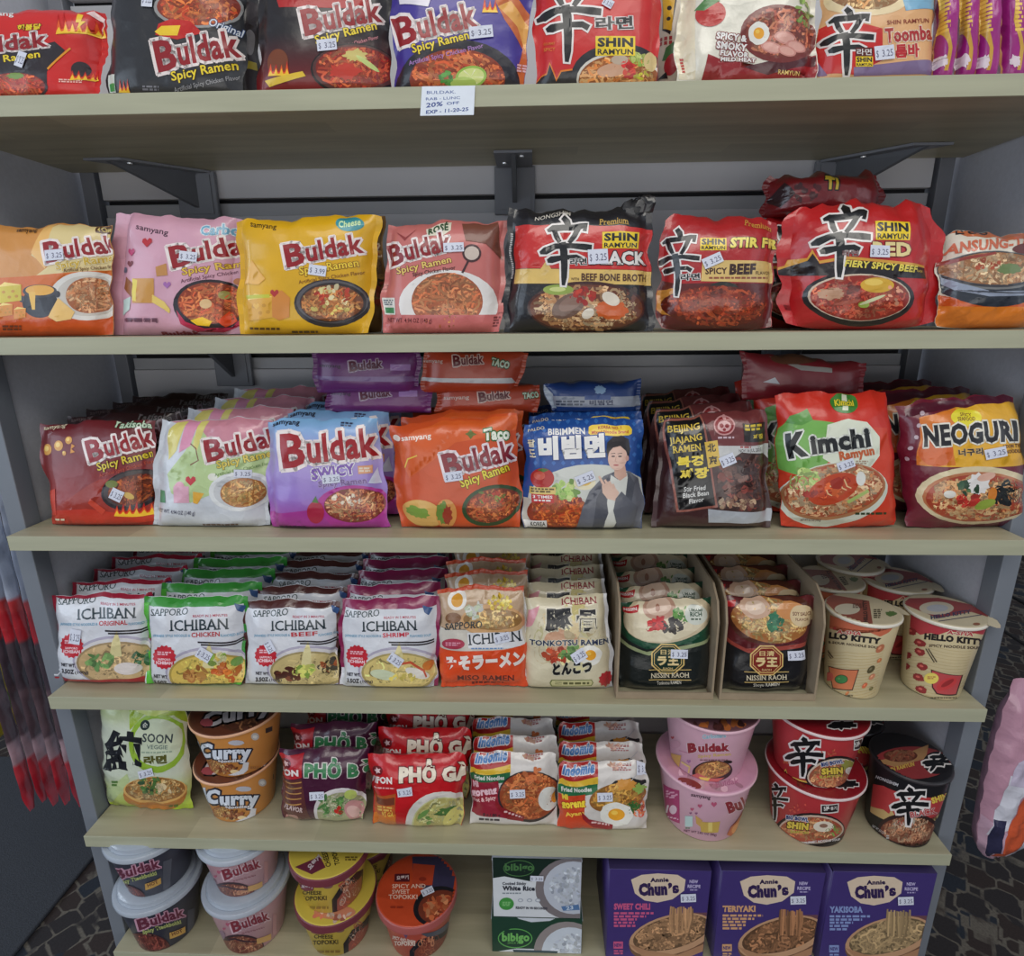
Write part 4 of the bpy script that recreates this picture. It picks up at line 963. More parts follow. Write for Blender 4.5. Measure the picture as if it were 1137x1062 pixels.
A.txt('SPICY', 884, 358, 976, 356, 26, (70, 36, 30), bold=.03); A.txt('BEEF', 984, 358, 1096, 355, 42, (60, 34, 30), bold=.06, shear=.1); A.txt('FLAVOR', 1098, 360, 1168, 360, 15, (70, 36, 30)); A.txt('라면', 780, 386, 862, 382, 28, BLK, out=WHT, ow=.07, bold=.03); A.lines(900, 370, 1150, 385, 1, 8, (150, 80, 60)); A.txt('Premium', 1054, 155, 1168, 168, 24, (206, 150, 70), serif=True)
A.sticker(866, 298, 84, 44, -24, ' ')
a.done()

a = Pack('noodle_packet', 'bulging red fiery beef noodle packet at the front of the second shelf', 'G', (106, 180), (800, 160), (800, 690), (104, 702), 1, .040, T=.03, bg=(188, 34, 38), sw=.09, seed=37, amp=.0045, matn=FOILM, sq=3.0, pinch=.12, crump=2)
A = a.art
A.poly([(100, 445), (150, 432), (165, 405), (240, 400), (262, 362), (282, 414), (385, 396), (740, 434), (740, 445), (390, 408), (284, 426), (262, 380), (240, 412), (100, 460)], (214, 160, 60)); A.poly([(100, 460), (240, 412), (262, 382), (284, 428), (390, 410), (740, 444), (740, 492), (100, 478)], (34, 26, 30))
A.ell(450, 575, 235, 118, (30, 24, 28)); A.ell(450, 570, 215, 100, (210, 190, 170)); A.noodles(452, 572, 208, 95, (226, 130, 96), (190, 56, 40), n=190, w=10, base=(150, 40, 30), curl=2)
A.ell(330, 555, 55, 26, (196, 150, 120), jag=.2); A.blobs(415, 540, 40, 25, [(120, 44, 36), (150, 50, 40)], 14, 20); A.ell(520, 518, 72, 32, (222, 176, 60)); A.ell(505, 506, 40, 14, (240, 206, 100)); A.ell(462, 600, 24, 14, (150, 170, 70)); A.ell(500, 580, 60, 7, (214, 216, 170), rot=-20); A.ell(400, 590, 60, 8, (170, 80, 60), rot=-10); A.blobs(600, 560, 50, 40, [(226, 160, 130)], 8, 14)
A.shin(256, 184, 236, 302, ow=.035); shinbox(A, 512, 248, 660, 328); A.txt('RED', 498, 392, 666, 394, 56, (232, 214, 150), out=(120, 30, 30), ow=.05, bold=.05, serif=True); A.txt('라면', 375, 396, 440, 396, 24, (150, 130, 130), out=(90, 30, 34), ow=.05)
A.txt('FIERY SPICY BEEF', 384, 438, 690, 464, 28, (232, 214, 90), bold=.04, shear=.15); A.txt('FLAVOR', 692, 462, 724, 465, 10, (220, 190, 90)); A.sticker(488, 350, 84, 50, 2, '3.25')
redp = a.done()
redp2 = dup(redp, -.022, .082, 0, rot=(0, 0, .05), label='dark red noodle packet standing in shadow directly behind the bulging fiery beef packet')
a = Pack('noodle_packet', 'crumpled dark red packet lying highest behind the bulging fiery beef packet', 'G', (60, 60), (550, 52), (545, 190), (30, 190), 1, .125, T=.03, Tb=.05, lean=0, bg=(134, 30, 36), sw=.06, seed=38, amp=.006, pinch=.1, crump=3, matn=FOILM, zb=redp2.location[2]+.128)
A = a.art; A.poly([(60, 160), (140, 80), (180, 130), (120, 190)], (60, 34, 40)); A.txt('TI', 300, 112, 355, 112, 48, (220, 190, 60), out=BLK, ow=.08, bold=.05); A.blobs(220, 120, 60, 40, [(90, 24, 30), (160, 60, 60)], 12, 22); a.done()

a = Pack('noodle_packet', 'orange and cream noodle packet with stone bowl picture at the right end of second shelf', 'G', (790, 296), (1196, 300), (1196, 690), (765, 694), 1, .038, T=.026, bg=(222, 214, 200), sw=.04, seed=39, amp=.004, matn=FOILM, sq=3.2, pinch=.05, crump=1.6)
A = a.art
A.poly([(800, 290), (880, 300), (1035, 268), (1330, 300), (1330, 330), (900, 318)], (196, 110, 70)); A.txt('안성탕면', 840, 312, 1050, 306, 30, (50, 46, 50), bold=.04); A.rect(750, 585, 1340, 700, (224, 128, 40)); A.poly([(750, 590), (800, 560), (860, 575), (930, 600), (1340, 592), (1340, 610), (750, 610)], (206, 90, 30))
A.ell(1020, 500, 225, 110, (46, 52, 62)); A.ell(1020, 455, 218, 82, (120, 120, 120)); A.ell(1020, 452, 208, 76, (60, 60, 66)); A.noodles(1020, 448, 198, 68, (226, 200, 160), (196, 140, 96), n=130, w=12, base=(160, 110, 70)); A.ell(1080, 450, 50, 22, (110, 130, 80), jag=.2); A.blobs(980, 430, 60, 20, [(190, 90, 60), (226, 216, 180)], 14, 16)
A.poly([(815, 480), (880, 510), (1000, 545), (1240, 540), (1240, 560), (990, 566), (860, 540), (806, 510)], (150, 160, 180)); A.txt('ANSUNG-TANG', 826, 384, 1260, 340, 42, (206, 110, 80), bold=.04, shear=.1); A.poly([(790, 440), (900, 410), (1020, 388), (1020, 378), (900, 396), (790, 420)], (150, 60, 50)); A.ell(1150, 365, 60, 22, (110, 60, 60))
a.done()
# ---------------------------------------------------------------- third shelf
a = Pack('noodle_packet', 'dark red spicy ramen packet with yellow lanterns at the left end of the third shelf', 'H', (160, 308), (658, 288), (642, 705), (212, 718), 2, .040, T=.017, bg=lambda u, v: tuple(np.array((104, 30, 38))*v+np.array((170, 44, 36))*(1-v)), sw=.03, seed=41, amp=.0022)
A = a.art
A.poly([(200, 690), (380, 560), (420, 540), (640, 520), (640, 720), (200, 730)], (160, 50, 36)); A.poly([(200, 668), (360, 664), (640, 690), (640, 720), (200, 730)], (196, 56, 36))
for q in ((195, 415, 20, 24), (245, 398, 19, 22), (287, 374, 14, 17), (270, 430, 8, 10)): A.ell(*q, (220, 160, 70)); A.ell(q[0]-3, q[1]-4, q[2]*.5, q[3]*.5, (246, 210, 120))
A.poly([(300, 390), (314, 400), (300, 412), (316, 425), (296, 430)], (220, 150, 60)); A.ell(556, 585, 132, 84, (40, 30, 34), rot=-12); A.ell(556, 580, 122, 74, (70, 60, 60), rot=-12); A.noodles(562, 585, 110, 64, (206, 110, 50), (136, 46, 26), n=110, w=9, rot=-12, base=(90, 36, 24))
A.ell(470, 560, 26, 16, (120, 130, 60)); A.ell(540, 610, 24, 12, (216, 180, 90), rot=30); flames(A, 480, 695, 160, 60, 6); A.poly([(205, 590), (230, 580), (236, 690), (205, 700)], (206, 70, 50)); A.poly([(380, 620), (445, 670), (430, 690), (370, 640)], (206, 70, 46))
A.txt('samyang', 176, 332, 270, 318, 18, CRM, shear=.1); A.txt('Yakisoba', 472, 318, 640, 324, 28, (206, 226, 200), out=(40, 90, 60), ow=.05, bold=.03, shear=.1); A.buldak(378, 468, 642, 396, 92, (150, 20, 30)); spicy(A, 412, 504, 634, 446, 34, (226, 200, 50)); A.txt('Artificial Spicy Chicken Flavor', 420, 532, 645, 470, 16, (190, 80, 60))
A.lines(232, 706, 270, 716, 1, 8, CRM); A.sticker(480, 572, 52, 48, 26, ' ')
p = a.done()
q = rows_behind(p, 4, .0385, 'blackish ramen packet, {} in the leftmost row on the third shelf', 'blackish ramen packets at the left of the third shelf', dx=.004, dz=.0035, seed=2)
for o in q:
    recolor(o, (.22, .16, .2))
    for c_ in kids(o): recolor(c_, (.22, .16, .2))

a = Pack('noodle_packet', 'pale green and white spicy ramen packet with pink stripes on the third shelf', 'H', (668, 292), (1150, 284), (1130, 738), (630, 728), 2, .038, T=.018, bg=(206, 210, 218), sw=.06, seed=42, amp=.0036, matn=FOILM)
A = a.art
A.poly([(690, 290), (1160, 280), (1160, 420), (900, 430), (830, 330)], (206, 140, 156)); A.poly([(780, 420), (840, 320), (900, 400), (1130, 395), (1130, 560), (900, 600), (800, 640), (720, 600), (700, 520)], (186, 208, 150))
A.poly([(700, 330), (740, 300), (790, 300), (740, 420), (705, 460)], (222, 210, 120)); A.poly([(790, 300), (840, 296), (800, 400), (750, 430)], (222, 150, 180)); A.poly([(840, 296), (875, 296), (830, 420), (810, 400)], (216, 206, 120)); A.stroke([(800, 480, 5), (835, 460, 5), (825, 410, 5), (800, 390, 5)], (130, 80, 60))
A.ell(1010, 592, 132, 84, (222, 224, 226)); A.ell(1010, 592, 112, 70, (200, 202, 206)); A.noodles(1018, 598, 92, 62, (238, 204, 130), (206, 144, 84), n=90, w=9, base=(170, 110, 60)); A.ell(895, 530, 20, 16, (226, 226, 214)); A.poly([(812, 592), (858, 600), (830, 645), (812, 640)], (236, 180, 70)); heart(A, 802, 545, 22, (200, 60, 70)); A.ell(755, 590, 26, 40, (222, 160, 180)); A.rect(730, 570, 795, 640, (222, 170, 190))
A.buldak(872, 466, 1180, 398, 92); spicy(A, 914, 494, 1150, 444, 32, (222, 200, 80), (120, 120, 60)); A.txt('Artificial Spicy Chicken Flavor', 905, 528, 1140, 480, 14, (120, 150, 90)); A.txt('NET WT. 4.94 OZ (140 g)', 650, 682, 820, 690, 16, (90, 90, 110)); A.rect(662, 590, 690, 642, (90, 150, 110)); A.lines(850, 728, 1000, 735, 1, 7, (120, 70, 50)); A.sticker(984, 498, 70, 34, 2)
p = a.done()
rows_behind(p, 3, .0415, 'pink topped pale ramen packet, {} in its row behind the pale green packet', 'pink topped packets on the third shelf', dx=.012, dz=.008, seed=3)

def swic(u, v):
    c = [(180, 70, 160), (150, 120, 200), (176, 160, 216), (130, 180, 222)]
    x = min(v*3, 2.999); i = int(x); f = x-i; return tuple(np.array(c[i])*(1-f)+np.array(c[i+1])*f)
a = Pack('noodle_packet', 'light blue to violet sweet and spicy ramen packet on the third shelf', 'I', (56, 292), (492, 280), (548, 735), (68, 728), 2, .034, T=.020, bg=swic, sw=.035, seed=43, amp=.0026)
A = a.art
A.ell(400, 640, 152, 92, (180, 56, 150)); A.poly([(60, 660), (260, 640), (330, 720), (560, 660), (560, 740), (60, 740)], (170, 60, 150)); A.noodles(405, 628, 122, 68, (236, 192, 140), (186, 90, 60), n=130, w=8, base=(130, 50, 50)); A.blobs(370, 600, 60, 25, [(236, 222, 200)], 14, 12)
A.buldak(120, 478, 496, 432, 132, (160, 26, 36)); A.txt('SWICY', 236, 526, 408, 500, 42, (126, 90, 176), out=(240, 236, 244), ow=.07, bold=.04); spicy(A, 262, 555, 450, 540, 24, (120, 90, 150), (190, 170, 214)); A.poly([(415, 472), (472, 468), (474, 500), (418, 504)], (222, 160, 120)); A.lines(420, 478, 465, 500, 2, 7, (236, 220, 200))
A.ell(250, 655, 34, 44, (176, 40, 70)); A.poly([(235, 615), (250, 590), (262, 618)], (80, 120, 60)); A.txt('samyang', 76, 314, 185, 312, 17, (40, 40, 60), bold=.02); A.lines(350, 300, 400, 315, 2, 6, (60, 70, 100)); A.lines(100, 708, 210, 720, 1, 8, (70, 30, 80)); A.poly([(455, 540), (490, 480), (500, 545)], (214, 220, 240)); A.sticker(276, 508, 70, 34, -5)
p = a.done()
rows_behind(p, 2, .040, 'light blue topped ramen packet, {} in its row on the third shelf', 'light blue ramen packets on the third shelf', dx=.006, dz=.004, seed=4)

a = Pack('noodle_packet', 'orange taco flavour spicy ramen packet on the third shelf', 'I', (540, 312), (1040, 262), (1066, 700), (584, 738), 2, .036, T=.020, bg=(204, 82, 36), sw=.035, seed=44, amp=.0028)
A = a.art
A.poly([(560, 400), (640, 330), (760, 300), (1040, 270), (1040, 330), (800, 380), (620, 520)], (216, 96, 40)); A.ell(948, 628, 122, 80, (46, 74, 40), rot=-12); A.noodles(948, 628, 106, 66, (226, 140, 80), (170, 66, 40), n=130, w=8, rot=-12, base=(120, 50, 30)); A.blobs(940, 600, 60, 30, [(196, 60, 40), (120, 140, 60)], 12, 12)
A.ell(672, 660, 84, 52, (222, 176, 100), rot=14); A.ell(650, 655, 50, 22, (130, 160, 70), rot=14, jag=.2); A.ell(765, 660, 42, 58, (216, 150, 80)); A.ell(752, 655, 24, 44, (110, 140, 60), jag=.2); A.ell(770, 665, 18, 38, (160, 60, 40), jag=.2)
A.stroke([(600, 480, 5), (612, 445, 6), (650, 430, 5)], (236, 200, 80)); A.poly([(862, 325), (872, 338), (886, 345), (872, 352), (862, 366), (852, 352), (840, 345), (852, 338)], (100, 110, 40))
A.txt('samyang', 588, 372, 706, 362, 22, (240, 226, 216), bold=.02); A.ell(568, 362, 15, 14, (240, 226, 216)); A.txt('Taco', 914, 368, 1016, 366, 44, (236, 240, 226), out=(50, 120, 60), ow=.08, bold=.05); A.buldak(766, 518, 1040, 446, 96, (134, 26, 44), (236, 222, 226)); spicy(A, 826, 556, 1016, 490, 36, (232, 214, 60), (110, 90, 20)); A.lines(610, 722, 640, 730, 1, 8, (90, 30, 20)); A.sticker(756, 498, 72, 38, -8)
p = a.done()
rows_behind(p, 2, .040, 'orange topped taco ramen packet, {} in its row on the third shelf', 'orange ramen packets on the third shelf', dx=.006, dz=.004, seed=5)

def flat(label, TL, TR, BR, BL, fr, y, zb, bg, words, seed, under=None, group=None, T=.012, Tb=.075):
    a = Pack('noodle_packet', label, fr, TL, TR, BR, BL, 2, y, T=T, Tb=Tb, lean=.002, bg=bg, sw=.04, seed=seed, amp=.0015, zb=zb, sq=3.5, group=group)
    A = a.art
    if under: A.poly([BL, (BL[0], BL[1]-16), (BR[0]-20, BR[1]-24), BR], under)
    for w in words: w(A)
    return a.done()
zA = SZ[2]+.1365
flat('purple ramen packet lying flat, lower of two behind the light blue packets', (82, 176), (572, 170), (562, 256), (90, 262), 'Z', .088, zA, (112, 44, 110), [lambda A: A.buldak(246, 240, 385, 222, 44, (90, 20, 50), (190, 170, 190)), lambda A: A.txt('samyang', 105, 218, 200, 220, 16, (50, 20, 50)), lambda A: A.rect(418, 198, 500, 226, (160, 120, 180))], 51)
flat('orange taco ramen packet lying flat, lower of two behind the upright taco packets', (580, 178), (1060, 165), (1050, 262), (578, 268), 'Z', .088, zA, (168, 62, 34), [lambda A: A.buldak(780, 250, 920, 232, 44, (90, 20, 30), (214, 190, 180)), lambda A: A.txt('samyang', 615, 240, 735, 236, 18, (200, 180, 170)), lambda A: A.txt('TACO', 978, 235, 1050, 230, 26, (200, 214, 190), out=(40, 90, 50), ow=.08, bold=.05)], 52)
flat('purple ramen packet lying flat on top just below the second shelf', (18, 10), (516, 14), (496, 158), (36, 148), 'Z', .082, zA+.0265, (112, 48, 116), [lambda A: A.buldak(196, 112, 345, 95, 46, (90, 20, 50), (190, 170, 190)), lambda A: A.txt('samyang', 55, 92, 155, 96, 17, (50, 20, 50)), lambda A: A.rect(378, 80, 465, 108, (160, 120, 180))], 53, under=(130, 100, 150), T=.014)
flat('orange taco ramen packet lying flat on top just below the second shelf', (524, 8), (1010, 22), (945, 166), (520, 156), 'Z', .082, zA+.0265, (176, 66, 36), [lambda A: A.buldak(664, 88, 800, 76, 48, (100, 20, 30), (214, 190, 180)), lambda A: A.txt('samyang', 525, 72, 615, 74, 17, (200, 180, 170)), lambda A: A.txt('TACO', 832, 80, 912, 100, 30, (200, 214, 190), out=(40, 90, 50), ow=.1, bold=.06)], 54, under=(200, 200, 200), T=.014)

a = Pack('noodle_packet', 'blue cold noodle packet printed with a man in a grey jacket on the third shelf', 'J', (48, 318), (545, 296), (545, 756), (38, 762), 2, .036, T=.022, bg=(30, 78, 152), sw=.03, seal='LR', seed=45, amp=.0024)
A = a.art
for i in range(12):
    for j in range(6):
        x, y = 70+i*40+(j % 2)*20, 320+j*34; A.poly([(x, y-11), (x+10, y), (x, y+11), (x-10, y)], (56, 110, 184)); A.k -= .98
A.k += 2
A.ell(330, 660, 270, 165, (206, 208, 202)); A.rect(40, 640, 300, 770, (196, 190, 180)); A.noodles(190, 700, 130, 82, (226, 130, 60), (190, 70, 36), n=130, w=10, base=(150, 56, 34)); A.blobs(230, 640, 60, 16, [(140, 30, 34)], 10, 14); A.blobs(220, 600, 48, 40, [(170, 200, 110), (130, 176, 80), (200, 214, 140)], 30, 24); A.ell(300, 572, 46, 32, (232, 222, 190)); A.ell(300, 568, 28, 18, (232, 190, 90))
A.ell(122, 556, 50, 44, (176, 40, 36)); A.poly([(100, 520), (125, 512), (150, 520), (128, 530)], (80, 120, 50)); A.ell(110, 545, 24, 18, (206, 90, 70)); A.rect(70, 592, 178, 622, (216, 190, 110)); A.lines(76, 598, 172, 620, 2, 7, (90, 70, 30)); A.rect(78, 622, 172, 658, (190, 40, 40)); A.txt('3 TIMES', 84, 640, 165, 640, 12, WHT, bold=.03); A.lines(88, 646, 160, 652, 1, 7, WHT)
A.txt('BIBIMMEN', 146, 374, 302, 368, 27, WHT, bold=.03); A.poly([(318, 340), (330, 334), (490, 330), (500, 345), (498, 366), (485, 374), (330, 378), (316, 366)], (236, 200, 50)); A.txt('KOREA NO. 1', 358, 352, 456, 346, 12, (170, 50, 40), bold=.03); A.txt('Mixed Noodle Brand', 330, 370, 485, 364, 13, (190, 70, 40), bold=.03)
A.txt('비빔면', 108, 480, 388, 468, 100, WHT, out=(24, 60, 130), ow=.05, bold=.07); A.txt('팔', 66, 425, 94, 424, 34, CRM, bold=.03); A.txt('도', 66, 468, 94, 467, 34, CRM, bold=.03); A.txt('PALDO', 64, 355, 130, 350, 14, CRM)
# man: jacket, shirt, neck, face, hair, hand
J1, J2 = (104, 106, 116), (82, 84, 94)
A.poly([(262, 765), (290, 680), (320, 610), (380, 545), (430, 525), (490, 525), (530, 560), (545, 640), (545, 765)], J1); A.poly([(410, 540), (440, 560), (478, 530), (490, 600), (450, 700), (420, 765), (380, 765), (395, 650)], (214, 214, 208)); A.poly([(405, 535), (385, 600), (400, 700), (370, 765), (330, 765), (350, 640)], J2); A.poly([(485, 530), (512, 580), (500, 640), (450, 765), (420, 765), (470, 640)], J2)
A.poly([(425, 500), (470, 500), (478, 545), (448, 565), (425, 545)], (206, 164, 146)); A.ell(438, 468, 40, 52, (222, 184, 168), rot=8); A.poly([(392, 440), (395, 405), (420, 380), (455, 374), (485, 390), (492, 430), (484, 470), (474, 440), (450, 418), (420, 425), (402, 445), (398, 470)], (38, 32, 36)); A.ell(478, 470, 7, 12, (206, 160, 146))
for ex in (420, 448): A.ell(ex, 462, 8, 3, (50, 40, 44)); A.stroke([(ex-10, 451, 2), (ex+9, 449, 3)], (60, 46, 46))
A.stroke([(433, 462, 2), (428, 482, 3), (435, 486, 3)], (196, 150, 134)); A.ell(432, 499, 11, 3.5, (176, 90, 90))
A.poly([(372, 585), (400, 570), (425, 590), (445, 615), (430, 650), (395, 640), (375, 615)], (222, 186, 168))
for (x, y, x2, y2) in ((385, 590, 360, 545), (398, 582, 384, 560), (412, 588, 402, 566), (424, 598, 418, 578)): A.stroke([(x, y, 13), ((x+x2)/2, (y+y2)/2, 11), (x2, y2, 8)], (218, 180, 162))
A.poly([(430, 640), (455, 610), (520, 680), (510, 760), (440, 765), (420, 690)], (96, 98, 108))
A.rect(44, 732, 140, 762, WHT); A.txt('KOREA', 72, 756, 134, 754, 16, (30, 30, 34), bold=.02); A.sticker(256, 550, 82, 42, -22, '5.25')
p = a.done()
rows_behind(p, 2, .046, 'blue cold noodle packet, {} in its row on the third shelf', 'blue noodle packets on the third shelf', dx=.004, dz=.003, seed=6)
flat('blue and white noodle packet lying flat on top of the blue noodle row', (128, 158), (538, 142), (530, 262), (160, 258), 'J', .088, SZ[2]+.1365, (30, 62, 124), [lambda A: A.poly([(120, 150), (170, 200), (180, 262), (160, 262)], (190, 200, 210)), lambda A: A.rect(170, 208, 530, 252, (150, 156, 170)), lambda A: A.rect(300, 205, 410, 224, (40, 76, 140)), lambda A: A.txt('비빔면', 320, 248, 420, 246, 22, (50, 60, 90), bold=.05), lambda A: A.lines(180, 228, 300, 240, 2, 8, (60, 70, 90)), lambda A: A.ell(365, 182, 24, 18, (140, 170, 200), jag=.2)], 55)

a = Pack('noodle_packet', 'dark brown black bean noodle packet with yellow lettering on the third shelf', 'J', (626, 300), (1066, 262), (1090, 735), (585, 738), 2, .040, T=.022, bg=(66, 36, 38), sw=.04, seed=46, amp=.0032, matn=FOILM)
A = a.art
A.poly([(790, 290), (1070, 262), (1080, 420), (850, 430)], (112, 52, 54)); A.rect(860, 440, 1082, 700, (70, 48, 46)); A.blobs(975, 570, 108, 118, [(92, 62, 58), (64, 42, 42), (120, 80, 70), (140, 70, 62)], 130, 26); A.blobs(940, 660, 80, 24, [(190, 160, 130), (150, 110, 90)], 30, 16); A.poly([(862, 418), (1078, 410), (1084, 480), (1060, 450), (960, 446), (880, 500), (866, 470)], (196, 196, 196)); A.poly([(820, 684), (940, 696), (1090, 690), (1094, 740), (820, 740)], (176, 180, 188))
A.txt('NOV 16 JUL 2025', 950, 446, 1046, 442, 14, (40, 36, 40)); A.lines(955, 420, 1000, 428, 1, 7, (160, 60, 60))
A.poly([(626, 308), (792, 288), (860, 676), (688, 700)], (150, 90, 78)); A.poly([(636, 316), (786, 297), (850, 668), (697, 690)], (20, 20, 24))
for t, x0, y0, x1, y1, h in (('BEIJING', 656, 364, 786, 346, 30), ('JIAJANG', 664, 412, 796, 392, 28), ('RAMEN', 678, 450, 790, 436, 30)): A.txt(t, x0, y0, x1, y1, h, (222, 192, 70), bold=.02, serif=True)
A.txt('북경', 690, 512, 800, 500, 46, (232, 206, 60), bold=.05, shear=.1); A.txt('짜장', 702, 564, 822, 552, 46, (232, 206, 60), bold=.05, shear=.1)
for t, x0, y0, x1, y1 in (('Stir Fried', 718, 612, 808, 602), ('Black Bean', 714, 638, 822, 624), ('Flavor', 740, 662, 802, 652)): A.txt(t, x0, y0, x1, y1, 20, (216, 216, 214), bold=.02, shear=.15)
A.poly([(804, 404), (858, 394), (872, 500), (820, 512)], (216, 180, 70)); A.txt('北', 818, 446, 854, 442, 36, BLK, bold=.03); A.txt('京', 824, 498, 862, 494, 36, BLK, bold=.03)
A.ell(888, 335, 46, 40, (206, 150, 150)); A.ell(888, 335, 40, 34, (146, 40, 46)); A.ell(888, 338, 30, 22, (216, 170, 170)); A.ell(876, 336, 9, 9, (146, 40, 46)); A.ell(900, 336, 9, 9, (146, 40, 46)); A.ell(888, 352, 7, 6, (146, 40, 46)); A.ell(888, 302, 8, 10, (206, 150, 150)); A.lines(860, 380, 930, 388, 1, 8, (206, 180, 190))
A.poly([(966, 324), (1062, 318), (1066, 400), (972, 400)], (34, 30, 30)); A.lines(975, 328, 1050, 345, 2, 10, (216, 190, 60)); A.txt('짜장', 1010, 392, 1056, 390, 22, (216, 190, 60), bold=.04); A.sticker(862, 470, 64, 46, -24)
p = a.done()
rows_behind(p, 3, .044, 'dark brown noodle packet, {} in the shadowy row behind the black bean packet', 'dark brown noodle packets on the third shelf', dx=.0, dz=.004, seed=7)

a = Pack('noodle_packet', 'red and green kimchi ramyun packet with white bowl on the third shelf', 'K', (88, 196), (572, 190), (606, 756), (116, 756), 2, .040, T=.026, bg=(206, 48, 32), seal='TB', sw=.03, seed=47, amp=.0022, sq=4, pinch=.035)
A = a.art
A.poly([(80, 340), (150, 318), (560, 340), (600, 760), (90, 760), (90, 560)], (212, 66, 40)); A.poly([(88, 420), (100, 350), (130, 318), (150, 290), (225, 262), (250, 310), (340, 320), (380, 420), (300, 500), (200, 545), (100, 520)], (118, 176, 84)); A.poly([(130, 318), (150, 290), (225, 262), (250, 310), (200, 330)], (90, 150, 66))
A.poly([(310, 330), (400, 304), (480, 318), (530, 380), (530, 460), (490, 510), (400, 520), (340, 500), (290, 470)], (222, 226, 208)); A.ell(335, 625, 232, 135, (216, 220, 206), rot=-10); A.ell(335, 612, 222, 118, (176, 120, 80), rot=-10); A.noodles(335, 608, 212, 108, (236, 214, 176), (206, 130, 80), n=200, w=11, rot=-10, base=(170, 80, 50), curl=2)
A.blobs(225, 560, 70, 40, [(190, 210, 130), (160, 190, 100)], 16, 30); A.ell(335, 600, 112, 60, (190, 70, 36), rot=-22); A.blobs(330, 595, 80, 38, [(216, 100, 50), (170, 50, 34)], 16, 34, rot=-22)
for i in range(5): A.stroke([(300+i*20, 590-i*8, 6), (312+i*20, 620-i*8, 6), (330+i*20, 628-i*8, 5)], (226, 190, 140))
A.ell(450, 556, 20, 30, (226, 226, 220)); A.poly([(390, 650), (480, 600), (485, 612), (400, 662)], (170, 190, 110)); A.blobs(240, 625, 30, 14, [(170, 50, 40)], 8, 16)
A.ell(388, 236, 60, 46, (60, 130, 50)); A.txt('1', 376, 268, 400, 268, 70, (220, 226, 200), bold=.02); A.txt('Kimchi', 346, 250, 430, 248, 26, (230, 210, 60), out=(60, 110, 40), ow=.05, bold=.04)
A.txt('K', 150, 466, 232, 452, 100, (24, 26, 30), out=(230, 232, 224), ow=.06, bold=.06); A.txt('imchi', 244, 450, 494, 416, 78, (24, 26, 30), out=(230, 232, 224), ow=.06, bold=.05); A.txt('Ramyun', 362, 478, 508, 452, 36, (196, 96, 50), bold=.05); A.lines(430, 480, 480, 500, 2, 6, (170, 150, 130))
A.lines(430, 700, 560, 716, 1, 9, (40, 60, 30)); A.txt('NET WT 4.2 OZ (120 g)', 200, 742, 285, 738, 11, (90, 30, 24)); A.sticker(344, 492, 74, 38, -20)
p = a.done()
rows_behind(p, 2, .054, 'red kimchi ramyun packet, {} in its row on the third shelf', 'red kimchi packets on the third shelf', dx=-.006, dz=.002, seed=8)
flat('red and white packet lying flat on top behind the kimchi ramyun packets', (-60, 18), (475, 70), (462, 160), (-40, 150), 'K', .095, p.location[2]+.1495, (130, 34, 44), [lambda A: A.poly([(60, 40), (200, 100), (330, 110), (330, 90), (200, 80)], (160, 156, 150)), lambda A: A.ell(170, 50, 100, 26, (100, 64, 46)), lambda A: A.poly([(40, 150), (90, 130), (110, 158)], (190, 190, 196))], 56, T=.014)

a = Pack('noodle_packet', 'maroon and yellow seafood udon noodle packet at the right end of the third shelf', 'K', (605, 236), (1112, 196), (1140, 772), (640, 778), 2, .042, T=.028, bg=(112, 26, 50), seal='TB', sw=.03, seed=48, amp=.0034, matn=FOILM, sq=3.6, pinch=.03, crump=1.5)
A = a.art
A.poly([(698, 300), (860, 262), (1120, 222), (1150, 420), (1150, 490), (690, 500)], (232, 176, 50)); A.poly([(698, 300), (860, 263), (830, 400), (850, 500), (690, 500)], (222, 126, 46)); A.ell(770, 440, 70, 66, (214, 100, 36)); A.poly([(640, 250), (1100, 196), (1106, 222), (860, 262), (640, 290)], (84, 24, 46)); A.poly([(700, 220), (1060, 190), (1060, 198), (700, 232)], (200, 176, 60))
A.ell(900, 300, 66, 36, (240, 226, 60)); A.txt('SPICY', 875, 295, 925, 292, 14, (130, 60, 30), bold=.02); A.txt('SEAFOOD', 862, 315, 938, 310, 16, (130, 60, 30), bold=.02)
A.ell(945, 630, 258, 126, (222, 206, 170)); A.ell(945, 635, 232, 108, (190, 120, 80)); A.noodles(948, 640, 222, 102, (238, 206, 156), (206, 130, 76), n=200, w=12, base=(170, 70, 46), curl=2)
A.blobs(905, 645, 60, 26, [(180, 40, 36), (200, 60, 50)], 14, 26); A.blobs(1060, 625, 60, 44, [(34, 36, 40), (44, 50, 50)], 20, 30); A.blobs(880, 600, 60, 26, [(90, 120, 80), (60, 90, 66)], 10, 24); A.burst(945, 578, 50, (232, 228, 226), 10, .2); A.ell(825, 622, 26, 16, (226, 222, 214)); A.ell(1005, 622, 18, 30, (214, 130, 50), rot=10); A.ell(975, 665, 46, 18, (150, 170, 70), rot=-20); A.ell(978, 548, 40, 16, (226, 180, 160), rot=-15)
A.txt('NEOGURI', 718, 418, 1110, 392, 82, (26, 24, 30), out=(236, 232, 220), ow=.06, bold=.05); A.txt('너구리', 862, 462, 966, 456, 30, (60, 40, 40), out=(236, 210, 150), ow=.04, bold=.04); A.txt('UDON TYPE', 1050, 428, 1132, 420, 15, (110, 60, 20), bold=.02); A.txt('NOODLES', 1060, 450, 1132, 443, 15, (110, 60, 20), bold=.02)
for i in range(5): A.ell(710-i*12, 285+i*48, 9, 9, (200, 180, 190))
A.sticker(966, 436, 90, 42, -12)
p = a.done()
rows_behind(p, 2, .058, 'maroon seafood udon packet, {} in its row on the third shelf', 'maroon udon packets on the third shelf', dx=-.010, dz=.003, seed=9)
